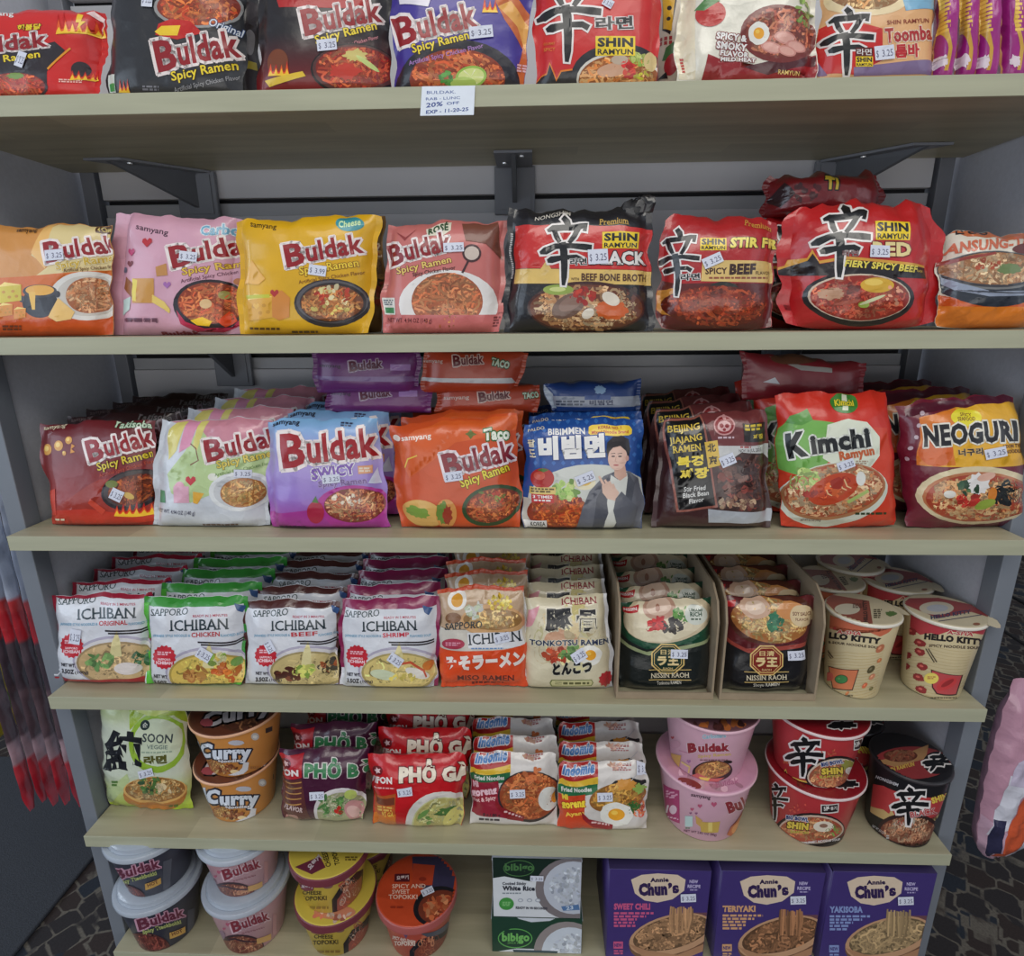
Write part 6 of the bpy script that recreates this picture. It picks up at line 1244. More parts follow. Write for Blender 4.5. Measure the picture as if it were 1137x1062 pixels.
A.ell(720, 510, 154, 136, (222, 216, 210)); A.ell(730, 520, 138, 122, (206, 206, 150)); A.noodles(730, 515, 130, 112, (230, 226, 180), (196, 196, 120), n=90, w=10, base=(190, 180, 110)); A.ell(750, 460, 60, 16, (80, 120, 60), rot=-5, jag=.2); A.ell(765, 480, 50, 26, (216, 206, 120), rot=-40); A.ell(668, 535, 24, 20, (214, 80, 40)); A.ell(640, 470, 30, 10, (110, 150, 80), rot=-40); A.blobs(650, 500, 40, 30, [(120, 160, 80)], 8, 14)
A.sticker(530, 362, 62, 36, -8)
p = a.done(); rows_behind(p, 4, .042, 'red pho packet, {} in its row on the fifth shelf', 'red pho packets on the fifth shelf', dx=.001, dz=.009, seed=22)

def indo(label, TL, TR, BR, BL, dx, dy, seed, y0):
    a = Pack('noodle_packet', label, 'R', TL, TR, BR, BL, 4, y0, T=.013, lean=.012, bg=(214, 208, 204), sw=.03, seed=seed, amp=.0026, matn=FOILM)
    A = a.art; P = lambda l: [(x+dx, y+dy) for x, y in l]
    A.poly(P([(450, 240), (618, 240), (618, 318), (450, 330)]), (176, 34, 36)); A.poly(P([(450, 326), (540, 330), (618, 312), (618, 345), (540, 356), (450, 352)]), (226, 186, 60)); A.poly(P([(450, 350), (540, 354), (616, 342), (616, 384), (450, 388)]), (40, 110, 70))
    A.txt('Indomie', 470+dx, 308+dy, 602+dx, 296+dy, 38, (80, 130, 190), out=(232, 228, 232), ow=.08, bold=.06, shear=.25); A.txt('Fried Noodles', 468+dx, 380+dy, 592+dx, 374+dy, 18, (226, 226, 220), bold=.04)
    A.blobs(690+dx, 275+dy, 30, 14, [(214, 170, 150), (206, 150, 120)], 10, 14); A.lines(680+dx, 262+dy, 760+dx, 300+dy, 4, 5, (176, 110, 110)); return a, A
a, A = indo('white hot and spicy fried noodle packet with maroon panel on the fifth shelf', (86, 210), (446, 214), (446, 508), (84, 505), -366, -50, 86, .036)
A.poly([(86, 332), (200, 330), (215, 440), (270, 490), (200, 480), (88, 468)], (150, 36, 56)); A.txt('Mi', 94, 360, 118, 358, 24, (236, 190, 200), bold=.05); A.txt('goreng', 90, 398, 196, 380, 30, (236, 196, 206), bold=.06); A.txt('Hot & Spicy', 92, 424, 192, 408, 17, (236, 190, 190), bold=.04)
A.ell(330, 395, 132, 108, (50, 40, 44)); A.noodles(330, 392, 124, 100, (230, 150, 90), (190, 90, 50), n=150, w=9, base=(150, 70, 40), curl=2); A.blobs(345, 305, 50, 30, [(226, 130, 80)], 10, 20); A.ell(412, 408, 44, 50, (222, 220, 214)); A.ell(440, 410, 14, 22, (226, 150, 50)); A.poly([(185, 405), (215, 440), (310, 478), (305, 500), (240, 488), (190, 440)], (140, 30, 40)); A.lines(225, 455, 300, 468, 1, 7, (226, 190, 190), tilt=24)
A.txt('8 g / 80 g', 136, 478, 208, 480, 13, (50, 40, 50), bold=.03); A.lines(120, 488, 210, 492, 1, 8, (60, 50, 60)); A.sticker(248, 366, 64, 36, -3)
p = a.done(); rows_behind(p, 5, .031, 'hot and spicy fried noodle packet, {} in its row on the fifth shelf', 'spicy fried noodle packets on the fifth shelf', dx=.000, dz=.005, seed=23)
a, A = indo('white mi goreng packet with fried egg picture at the front of its row', (456, 248), (822, 250), (826, 532), (446, 524), 0, 0, 87, .032)
A.poly([(452, 390), (565, 386), (560, 470), (590, 500), (650, 530), (446, 526)], (206, 70, 36)); A.txt('Mi', 470, 412, 494, 410, 22, (240, 214, 70), bold=.05); A.txt('goreng', 468, 448, 566, 434, 32, (244, 214, 60), out=(170, 30, 30), ow=.06, bold=.06); A.txt('Ayam', 480, 482, 560, 470, 16, (240, 200, 80), bold=.04)
A.poly([(600, 400), (690, 330), (760, 318), (815, 330), (815, 345), (700, 350), (620, 420)], (40, 40, 44)); A.noodles(700, 400, 120, 60, (232, 190, 100), (206, 140, 60), n=110, w=8, rot=-10, base=(150, 100, 50), curl=2); A.ell(735, 345, 40, 24, (214, 150, 70), jag=.2); A.stroke([(755, 330, 3), (800, 285, 3)], (190, 190, 196)); A.ell(790, 365, 26, 20, (150, 180, 90), jag=.3)
A.blobs(800, 440, 26, 40, [(214, 80, 56), (226, 130, 90)], 12, 24); A.blobs(766, 440, 20, 26, [(50, 100, 50), (70, 120, 60)], 14, 18); A.egg(695, 470, 70, 50); A.poly([(545, 455), (580, 490), (680, 512), (676, 532), (600, 524), (555, 490)], (150, 30, 40)); A.lines(590, 500, 665, 508, 1, 7, (226, 190, 190), tilt=10); A.sticker(614, 378, 64, 38, -2); A.sticker(782, 250, 62, 56, 2)
p = a.done(); rows_behind(p, 5, .035, 'white mi goreng packet, {} in its row on the fifth shelf', 'mi goreng packets on the fifth shelf', dx=.000, dz=.005, seed=24)

# pink bowls
c1 = Cup('noodle_bowl', 'lower pale pink carbonara noodle bowl with magenta panel on the fifth shelf', 'T', 36, 532, 408, 634, SZ5, rb=.75, col=(222, 172, 192), lidcol=(214, 160, 184), rimcol=(226, 180, 196), seed=88, lidkind='film')
A = c1.art
A.poly([(72, 352), (150, 385), (152, 545), (86, 508)], (176, 40, 110)); A.lines(85, 385, 142, 440, 3, 8, (226, 160, 190), tilt=20); A.txt('10', 84, 490, 128, 500, 36, (232, 216, 226), bold=.04); A.ell(120, 478, 18, 22, (232, 200, 216)); A.lines(92, 510, 146, 530, 1, 6, (232, 190, 210), tilt=14)
A.txt('samyang', 206, 412, 300, 428, 17, (60, 40, 56), bold=.02); A.poly([(248, 535), (348, 535), (338, 588), (256, 586)], (206, 170, 70)); A.rect(290, 540, 310, 584, (230, 206, 110)); A.poly([(228, 505), (262, 530), (250, 560), (232, 545)], (206, 160, 80))
for x, y, r_ in ((250, 460, 11), (212, 476, 9), (232, 496, 7), (205, 495, 6), (318, 452, 14)): heart(A, x, y, r_, (196, 80, 120) if r_ > 8 else (150, 90, 130))
A.txt('Buldak', 388, 494, 580, 430, 52, (150, 24, 44), bold=.06, out=(236, 210, 220), ow=.03); A.poly([(380, 600), (400, 560), (470, 500), (520, 480), (470, 560), (400, 606)], (196, 100, 50)); A.ell(440, 560, 46, 20, (226, 150, 80), rot=-40); A.rect(178, 508, 215, 560, (190, 216, 214)); A.txt('NET WT 2.82 OZ (80g)', 172, 584, 330, 606, 11, (110, 60, 90)); A.lines(180, 565, 200, 570, 1, 5, (90, 140, 110))
c1.lart.blobs(290, 330, 170, 70, [(206, 150, 170), (232, 190, 206)], 20, 26); c1.lart.ell(200, 350, 60, 20, (150, 60, 60), rot=20); c1.lart.txt('Buldak', 330, 372, 440, 350, 30, (190, 120, 150)); c1.done()
c2 = Cup('noodle_bowl', 'upper pale pink carbonara noodle bowl with black pan picture on the fifth shelf', 'T', 68, 550, 106, None, c1.zb+c1.h+.0012, yc=c1.yc, rb=.75, col=(222, 172, 192), lidcol=(120, 80, 90), rimcol=(226, 180, 196), seed=89, lidkind='film')
A = c2.art
A.txt('Carbonara', 262, 134, 376, 126, 20, (150, 190, 210), out=(226, 226, 236), ow=.06, bold=.03, shear=.1); A.txt('B', 192, 200, 236, 196, 44, (150, 24, 44), bold=.07, out=(236, 214, 222), ow=.04); A.txt('uldak', 242, 197, 396, 191, 38, (150, 24, 44), bold=.06, out=(236, 214, 222), ow=.04)
A.txt('Spicy Ramen', 240, 226, 400, 214, 14, (216, 180, 100), bold=.03); A.lines(250, 234, 385, 238, 1, 6, (150, 100, 110)); A.ell(310, 292, 98, 52, (48, 38, 40), rot=-6); A.ell(385, 246, 22, 8, (48, 38, 40)); A.noodles(312, 284, 86, 40, (232, 180, 100), (206, 130, 60), n=70, w=7, rot=-6, base=(160, 90, 50)); A.poly([(210, 310), (240, 300), (300, 325), (370, 320), (330, 345), (250, 342)], (206, 90, 90)); A.poly([(245, 318), (300, 322), (290, 338), (255, 336)], (236, 196, 80))
A.poly([(108, 200), (160, 215), (150, 272), (100, 250)], (206, 160, 70)); A.stroke([(160, 245, 8), (200, 270, 10), (195, 300, 8)], (222, 190, 120)); A.ell(130, 160, 26, 20, (206, 150, 172)); heart(A, 196, 244, 10, (170, 110, 160)); heart(A, 118, 128, 8, (190, 60, 80)); A.stroke([(200, 205, 4), (150, 190, 3)], (206, 140, 170))
c2.lart.blobs(320, 70, 160, 30, [(90, 50, 50), (190, 110, 60)], 20, 26); c2.done()

c1 = Cup('noodle_bowl', 'lower big red noodle bowl with white bordered mark on the fifth shelf', 'T', 566, 1066, 432, 660, SZ5, rb=.75, col=(190, 24, 36), lidcol=(140, 24, 36), rimcol=(222, 200, 200), seed=90, lidkind='film')
A = c1.art
A.poly([(560, 500), (700, 590), (830, 640), (1000, 600), (1030, 560), (1030, 680), (700, 690), (560, 640)], (34, 26, 30)); A.ell(785, 572, 168, 78, (44, 30, 34), rot=0); A.ell(790, 572, 158, 68, (206, 180, 160)); A.noodles(790, 574, 150, 60, (232, 180, 120), (206, 100, 50), n=120, w=8, base=(170, 70, 40), curl=2); A.ell(850, 560, 50, 26, (232, 220, 200)); A.ell(850, 556, 20, 10, (150, 110, 90)); A.blobs(900, 580, 30, 22, [(206, 50, 40), (130, 160, 70)], 12, 14)
A.shin(560, 352, 120, 178, ow=.045); A.blobs(730, 470, 60, 20, [(206, 70, 50)], 10, 8); A.txt('BIG BOWL', 668, 522, 775, 536, 18, (40, 60, 120), out=(232, 230, 240), ow=.10, bold=.05); A.txt('SHIN', 672, 565, 776, 575, 30, (226, 196, 50), out=(40, 30, 30), ow=.08, bold=.07); A.txt('RAMYUN', 690, 590, 776, 596, 13, (190, 180, 60), bold=.04)
A.poly([(836, 452), (924, 446), (922, 490), (836, 496)], (226, 220, 216)); A.poly([(841, 457), (919, 451), (917, 485), (841, 491)], (44, 34, 38)); A.txt('5분', 852, 485, 880, 482, 24, (226, 220, 216), bold=.05); A.txt('용기', 884, 480, 914, 478, 18, (226, 220, 216), bold=.03); A.txt('GOURMET NOODLE SOUP', 745, 645, 930, 626, 11, (232, 226, 226), bold=.03); A.poly([(1000, 470), (1020, 460), (980, 620), (960, 620)], (160, 40, 46))
c1.lart.shin(900, 340, 120, 40); c1.lart.blobs(830, 330, 180, 60, [(150, 30, 40), (120, 20, 30)], 14, 20); c1.done()
c2 = Cup('noodle_bowl', 'upper big red noodle bowl stacked on another red bowl on the fifth shelf', 'T', 584, 1084, 134, None, c1.zb+c1.h+.0012, yc=c1.yc, rb=.75, col=(190, 24, 36), lidcol=(140, 24, 36), rimcol=(222, 200, 200), seed=91, lidkind='film')
A = c2.art
A.poly([(570, 268), (640, 310), (655, 296), (668, 278), (682, 330), (700, 318), (800, 345), (1010, 330), (1010, 400), (700, 400), (580, 340)], (214, 170, 60)); A.poly([(570, 274), (640, 316), (656, 304), (668, 288), (682, 340), (700, 328), (800, 352), (1010, 340), (1010, 400), (700, 400), (580, 340)], (34, 26, 30))
A.ell(895, 300, 136, 80, (40, 26, 28), rot=-12); A.ell(895, 302, 126, 70, (210, 190, 170), rot=-12); A.noodles(897, 304, 120, 62, (232, 180, 120), (206, 110, 60), n=90, w=8, rot=-12, base=(160, 80, 50), curl=2); A.ell(970, 262, 30, 26, (150, 150, 60), jag=.2); A.ell(985, 290, 30, 20, (214, 206, 196)); A.blobs(840, 320, 40, 18, [(206, 80, 50)], 8, 12)
A.shin(664, 130, 186, 188, ow=.045); A.txt('BIG BOWL', 840, 268, 946, 250, 18, (40, 60, 120), out=(232, 230, 240), ow=.10, bold=.05); A.txt('SHIN', 840, 306, 944, 300, 28, (226, 196, 50), out=(40, 30, 30), ow=.08, bold=.07); A.txt('RAMYUN', 832, 326, 940, 318, 13, (190, 180, 60), bold=.04); A.blobs(885, 200, 50, 16, [(206, 80, 50)], 10, 8); A.txt('SPICY', 655, 252, 690, 256, 13, (226, 120, 60))
A.poly([(996, 138), (1040, 126), (1036, 180), (994, 190)], (226, 220, 216)); A.poly([(1001, 143), (1036, 133), (1032, 175), (999, 184)], (44, 34, 38)); A.txt('5분', 1004, 176, 1030, 168, 26, (226, 220, 216), bold=.05); c2.lart.shin(870, 55, 140, 36); c2.done()

c = Cup('noodle_cup', 'black and red premium noodle cup at the right end of the fifth shelf', 'S', 588, 893, 292, 516, SZ5, rb=.80, cat='noodle cup', col=(28, 28, 34), lidcol=(30, 28, 32), rimcol=(50, 46, 50), seed=92)
A = c.art
A.poly([(580, 282), (640, 296), (760, 330), (870, 316), (880, 300), (865, 400), (760, 420), (590, 370)], (190, 40, 44)); A.poly([(590, 366), (640, 380), (660, 395), (668, 380), (680, 400), (760, 420), (862, 398), (858, 414), (760, 432), (590, 384)], (206, 176, 110)); A.ell(728, 448, 108, 56, (56, 34, 34)); A.noodles(728, 452, 98, 46, (226, 196, 160), (190, 120, 80), n=90, w=8, base=(120, 60, 40), curl=2); A.blobs(735, 425, 50, 14, [(150, 110, 90), (206, 196, 180), (180, 60, 40)], 14, 14)
A.shin(668, 304, 132, 132, ow=.05); A.txt('NONGSHIM', 612, 268, 690, 298, 11, (214, 214, 220), bold=.02); A.txt('SHIN', 812, 358, 868, 340, 20, (232, 206, 60), bold=.06); A.txt('BLACK', 736, 408, 826, 392, 20, (190, 60, 60), out=(216, 206, 206), ow=.05, bold=.03, serif=True); A.txt('BEEF BONE', 772, 426, 830, 414, 9, (60, 40, 36), bold=.02); A.txt('NET WT 3.5 OZ', 600, 440, 640, 466, 8, (206, 206, 206)); A.lines(650, 470, 660, 500, 3, 5, (180, 180, 180)); A.poly([(595, 500), (720, 528), (830, 500), (830, 508), (720, 536), (598, 508)], (150, 90, 90))
L = c.lart; L.ell(740, 215, 138, 58, (150, 40, 44)); L.poly([(610, 210), (700, 190), (800, 150), (790, 200), (680, 230)], (176, 130, 80)); L.noodles(700, 190, 60, 22, (190, 130, 90), (140, 60, 40), n=40, w=7); L.txt('SHIN RAMYUN', 650, 250, 750, 225, 14, (206, 170, 60), bold=.05); L.ell(830, 215, 50, 40, (26, 24, 28)); L.shin(760, 185, 100, 60, ow=.05, skew=.6); c.done()
o = dup(bpy.data.objects[[x.name for x in bpy.data.objects if x.get('label') == c.label][0]], label='black and red noodle cup standing in shadow behind the premium cup'); o.location = (c.X-.040, c.yc+.0925, SZ5+.0006); o.rotation_euler = (0, 0, -.3)
# ---------------------------------------------------------------- lowest shelf
S6 = SZ[5]
def bb(kind, dx, dy, A):
    dark = kind == 'k'
    if dark:
        A.poly([(560+dx, 420+dy), (610+dx, 400+dy), (600+dx, 560+dy), (560+dx, 590+dy)], (90, 94, 106)); A.ell(330+dx, 612+dy, 130, 60, (96, 50, 46), rot=10); A.noodles(340+dx, 610+dy, 112, 46, (190, 100, 80), (130, 54, 46), n=60, w=8, rot=10, base=(90, 40, 40))
        A.buldak(282+dx, 532+dy, 546+dx, 452+dy, 62, (110, 40, 66), (214, 160, 184)); A.txt('Spicy Tteokbokki', 304+dx, 556+dy, 524+dx, 494+dy, 22, (176, 186, 110), bold=.05)
        A.poly([(455+dx, 548+dy), (545+dx, 512+dy), (548+dx, 545+dy), (458+dx, 584+dy)], (206, 160, 70)); A.txt('HOT', 472+dx, 566+dy, 532+dx, 542+dy, 18, (120, 70, 40), bold=.04)
    else:
        A.ell(870+dx, 615+dy, 128, 56, (70, 50, 56), rot=4); A.noodles(875+dx, 618+dy, 118, 48, (206, 150, 110), (150, 84, 60), n=70, w=8, rot=4, base=(120, 60, 50)); A.stroke([(760+dx, 575+dy, 12), (830+dx, 582+dy, 9), (960+dx, 598+dy, 8)], (70, 46, 56)); A.ell(748+dx, 565+dy, 28, 28, (150, 120, 140))
        A.buldak(822+dx, 546+dy, 1034+dx, 470+dy, 62, (140, 40, 60), (222, 190, 200)); A.lines(870+dx, 548+dy, 1000+dx, 556+dy, 1, 6, (160, 110, 120), tilt=-34); A.poly([(955+dx, 582+dy), (1038+dx, 552+dy), (1040+dx, 585+dy), (958+dx, 612+dy)], (206, 160, 90)); heart(A, 790+dx, 500+dy, 12, (190, 90, 120)); heart(A, 770+dx, 525+dy, 9, (190, 90, 120)); A.rect(1048+dx, 440+dy, 1070+dx, 560+dy, (190, 140, 146))
for kind, lo, up, col, nm in (('k', (122, 645, 446, 656), (62, 605, 136), (60, 62, 78), 'black'), ('p', (636, 1150, 456, 670), (603, 1112, 150), (196, 150, 160), 'pink')):
    c1 = Cup('noodle_bowl', f'lower {nm} noodle bowl with clear plastic lid on the lowest shelf', 'X', *lo, S6, rb=.70, col=col, seed=101, lidkind='plastic')
    bb(kind, 0, 0, c1.art); c1.done()
    c2 = Cup('noodle_bowl', f'upper {nm} noodle bowl with clear plastic lid stacked on the lowest shelf', 'X', *up, None, c1.zb+c1.h+.0105, yc=c1.yc, rb=.70, col=col, seed=102, lidkind='plastic')
    bb(kind, *((-140, -280) if kind == 'k' else (-50, -300)), c2.art); c2.done()
def topo(A, dx, dy):
    A.poly([(425+dx, 650+dy), (420+dx, 560+dy), (470+dx, 480+dy), (560+dx, 400+dy), (600+dx, 380+dy), (600+dx, 650+dy)], (34, 30, 38)); A.poly([(450+dx, 620+dy), (450+dx, 560+dy), (500+dx, 490+dy), (590+dx, 420+dy), (600+dx, 560+dy), (520+dx, 640+dy)], (150, 70, 56)); A.blobs(520+dx, 530+dy, 50, 90, [(206, 110, 70), (222, 190, 170), (176, 70, 50), (214, 140, 100)], 44, 30)
    A.poly([(232+dx, 462+dy), (314+dx, 470+dy), (316+dx, 503+dy), (236+dx, 495+dy)], (130, 56, 74)); A.txt('요뽀끼', 244+dx, 490+dy, 308+dx, 496+dy, 20, (222, 206, 210), bold=.04); A.ell(394+dx, 478+dy, 32, 17, (140, 90, 90)); A.lines(372+dx, 472+dy, 416+dx, 482+dy, 1, 7, (214, 190, 180))
    A.txt('CHEESE', 252+dx, 528+dy, 360+dx, 530+dy, 22, (60, 50, 40), bold=.02); A.txt('TOPOKKI', 246+dx, 565+dy, 390+dx, 560+dy, 25, (60, 50, 40), bold=.02); A.lines(270+dx, 598+dy, 400+dx, 612+dy, 1, 13, (140, 110, 40))
def topolid(L, dx, dy):
    L.poly([(142+dx, 120+dy), (285+dx, 58+dy), (318+dx, 122+dy), (238+dx, 162+dy)], (110, 36, 60)); L.txt('요뽀끼', 232+dx, 140+dy, 300+dx, 70+dy, 34, (206, 190, 196), bold=.05); L.txt('CHEESE', 350+dx, 114+dy, 320+dx, 22+dy, 30, (70, 60, 30), bold=.03); L.txt('TOPOKKI', 400+dx, 104+dy, 372+dx, 0+dy, 30, (70, 60, 30), bold=.03); L.lines(430+dx, 60+dy, 500+dx, 80+dy, 2, 9, (110, 90, 30))
MAR = (120, 48, 62)
c1 = Cup('noodle_cup', 'lower yellow cheese rice cake cup with maroon rim on the lowest shelf', 'V', 135, 610, 466, 632, S6, rb=.72, cat='rice cake cup', col=(206, 176, 50), lidcol=(206, 182, 50), rimcol=MAR, seed=103)
topo(c1.art, 0, 0); c1.art.poly([(120, 330), (640, 330), (640, 400), (520, 470), (380, 500), (240, 470), (130, 400)], MAR) if False else None
c1.lart.ell(370, 380, 120, 40, (206, 130, 90)); c1.lart.blobs(370, 400, 120, 30, [(222, 190, 170), (206, 110, 80)], 14, 22); r_ = c1.done()
c2 = Cup('noodle_cup', 'upper yellow cheese rice cake cup with maroon rim under the fifth shelf', 'V', 102, 572, 200, None, c1.zb+c1.h+.0012, yc=c1.yc, rb=.72, cat='rice cake cup', col=(206, 176, 50), lidcol=(206, 182, 50), rimcol=MAR, seed=104)
topo(c2.art, -66, -252); topolid(c2.lart, 0, 0); r2_ = c2.done()
def band(c, root, col):
    m = MB(); h, R = c.h, c.R; m.lathe([(c.rt+(c.rb-c.rt)*.012/c.h*.0, h-.0125), (R, h-.0125), (R+.0004, h-.004), (R, h-.0005), (R-.001, h+.0006), (R-.003, h+.0008)], 64, 0, col); m.build('lid_band', CUP, root, smooth=True)
band(c1, r_, MAR); band(c2, r2_, MAR)
for (src, z_, lab) in ((r_, 0, 'lower yellow cheese rice cake cup standing in shadow behind another on the lowest shelf'), (r2_, 1, 'upper yellow cheese rice cake cup in shadow behind another under the fifth shelf')):
    o = dup(src, .012, .105, 0, label=lab); o.rotation_euler = (0, 0, .5)
r2_['label'] = 'upper yellow cheese rice cake cup with maroon rim at the front'
c = Cup('noodle_cup', 'orange sweet and spicy rice cake cup standing alone on the lowest shelf', 'V', 606, 1072, 474, 650, S6, rb=.72, cat='rice cake cup', col=(196, 70, 44), lidcol=(196, 74, 40), rimcol=(170, 70, 66), seed=105, lidkind='film')
A = c.art
A.poly([(800, 660), (800, 600), (850, 540), (960, 480), (1040, 440), (1060, 660)], (34, 36, 44)); A.poly([(825, 660), (830, 600), (880, 550), (1030, 480), (1030, 640)], (130, 60, 44)); A.blobs(930, 580, 90, 60, [(190, 96, 60), (150, 66, 44), (206, 130, 90)], 50, 28); A.poly([(860, 500), (1020, 430), (1030, 450), (900, 520)], (90, 92, 104)); A.txt('SPICY AND SWEET', 700, 530, 830, 560, 18, (232, 206, 190), bold=.04); A.txt('TOPOKKI', 712, 568, 832, 570, 24, (232, 206, 190), bold=.05); A.poly([(750, 480), (800, 488), (780, 530)], (110, 80, 120))
L = c.lart; L.poly([(815, 60), (1120, 60), (1120, 270), (900, 260), (820, 200)], (60, 56, 84)); L.poly([(820, 100), (945, 110), (930, 225), (815, 225)], (190, 72, 44)); L.ell(960, 345, 142, 112, (30, 30, 36), rot=-20); L.ell(968, 348, 122, 92, (120, 56, 40), rot=-20); L.blobs(970, 350, 96, 68, [(196, 104, 64), (160, 70, 44), (214, 140, 96)], 70, 26)
L.poly([(715, 160), (800, 158), (800, 205), (712, 205)], (90, 30, 40)); L.txt('요뽀끼', 726, 196, 795, 192, 26, (226, 206, 206), bold=.04); L.txt('SPICY AND', 700, 242, 892, 240, 24, (236, 200, 180), bold=.02); L.txt('SWEET', 700, 274, 800, 272, 24, (236, 200, 180), bold=.02); L.txt('TOPOKKI', 680, 304, 845, 304, 26, (236, 200, 180), bold=.02); L.lines(690, 345, 770, 360, 1, 12, (150, 50, 30)); L.sticker(862, 258, 72, 40, -24); L.ell(875, 190, 22, 12, (150, 50, 34))
r = c.done(); band(c, r, (176, 84, 80))
m = MB(); m.add([(-.018, 0, 0), (.018, 0, 0), (.020, .022, .012), (-.016, .022, .012)], [(0, 1, 2, 3)], 0, (186, 70, 44)); m.build('lid_tab', CUP, r, loc=(.0, c.R*.97, c.h+.0012))

# rice cartons
WBX = mat('carton_card', .45, .1, vary=.03)
def rice(label, TL, TR, BR, BL, zb, lower):
    b = Box('rice_carton', label, 'W', TL, TR, BR, BL, .016, .125, zb, 'rice carton', seed=106); A = b.art
    dy = 380 if lower else 0
    A.rect(600, 60+dy*1.0, 1120, 1000, (216, 220, 226))
    if lower:
        A.poly([(620, 370), (740, 378), (770, 400), (830, 418), (920, 412), (975, 388), (1100, 398), (1100, 600), (940, 545), (760, 540), (630, 560)], (26, 66, 50)); A.poly([(740, 374), (770, 396), (830, 412), (920, 406), (975, 382)], (206, 212, 222))
        A.ell(1010, 560, 168, 150, (150, 140, 140), rot=10); A.ell(1022, 565, 142, 128, (206, 214, 226), rot=10); A.blobs(1030, 560, 100, 90, [(222, 228, 236), (196, 204, 220), (214, 220, 232)], 150, 14)
        A.ell(752, 490, 84, 48, (90, 170, 80)); A.ell(752, 490, 79, 43, (26, 66, 50)); A.poly([(700, 440), (740, 452), (700, 462)], (26, 66, 50)); A.txt('bibigo', 688, 502, 822, 502, 38, (110, 186, 90), bold=.05); A.txt('SINCE 2010', 715, 516, 790, 516, 8, (110, 186, 90)); A.poly([(740, 545), (960, 552), (950, 575), (850, 590), (760, 580)], (60, 80, 90)); A.lines(680, 560, 740, 570, 1, 7, (90, 110, 120))
    else:
        A.poly([(600, 60), (1120, 60), (1120, 200), (900, 195), (830, 215), (700, 190), (600, 205)], (16, 42, 34)); A.ell(1025, 250, 175, 150, (126, 118, 122), rot=0); A.ell(1035, 245, 145, 128, (190, 196, 210)); A.blobs(1035, 240, 110, 92, [(206, 212, 222), (180, 188, 206), (196, 204, 216)], 170, 14); A.poly([(975, 335), (1060, 325), (1066, 352), (985, 356)], (80, 120, 170)); A.txt('23', 1000, 352, 1035, 348, 18, (200, 214, 230), bold=.03)
        A.ell(770, 150, 76, 40, (70, 120, 66)); A.ell(770, 150, 72, 36, (16, 42, 34)); A.txt('bibigo', 702, 160, 842, 160, 34, (70, 120, 66), bold=.04); A.txt('Cooked Sticky', 690, 230, 806, 230, 14, (60, 64, 80), bold=.03); A.txt('White Rice', 690, 256, 848, 258, 21, (40, 44, 60), bold=.05); A.lines(690, 268, 780, 272, 1, 6, (140, 150, 160))
        A.ell(710, 322, 36, 30, (60, 150, 60)); A.lines(690, 312, 730, 330, 3, 5, (130, 196, 120))
        for x in (778, 822, 862): A.ell(x, 305, 13, 9, (170, 176, 190)); A.ell(x, 305, 8, 5, (216, 220, 226))
        A.txt('READY IN 90 SECONDS', 755, 346, 908, 350, 11, (60, 64, 80), bold=.04); A.sticker(826, 182, 64, 26, 2)
    root = empty('rice_carton', b.loc); tag(root, label, b.cat)
    V, F, Cc = b.printed(root); m = MB(); hw, h, d = b.hw, b.h, b.d/2
    k = .008  # chamfered sleeve
    m.prism([(-d, 0), (d, 0), (d, h-k), (d-k, h-.0006), (-d+.001, h-.0006), (-d, h-.0016)], 'x', -hw, hw, 0, (40, 70, 56) if lower else (190, 196, 206)); n = len(m.V)
    pack_mesh('carton_sleeve', [np.array(v) for v in m.V]+list(V), m.F+[tuple(i+n for i in f) for f in F], m.Cc+list(Cc), WBX, root)
    t = MB(); t.box(-hw*.96, hw*.96, -d-.003, d+.001, .001, .006, 0, (170, 176, 190), bev=.001) if False else t.box(-hw-.0016, hw+.0016, -d*.9, d*.9, h-.014, h-.010, 0, (196, 200, 210), bev=.001); t.build('tray_rim', WBX, root)
    return b
b1 = rice('lower green and white rice carton on the lowest shelf', (640, 384), (1080, 400), (1068, 700), (642, 700), S6, True)
rice('upper white rice carton with dark green top stacked on the other carton', (648, 100), (1066, 104), (1078, 392), (640, 378), b1.z1+.0006, False)

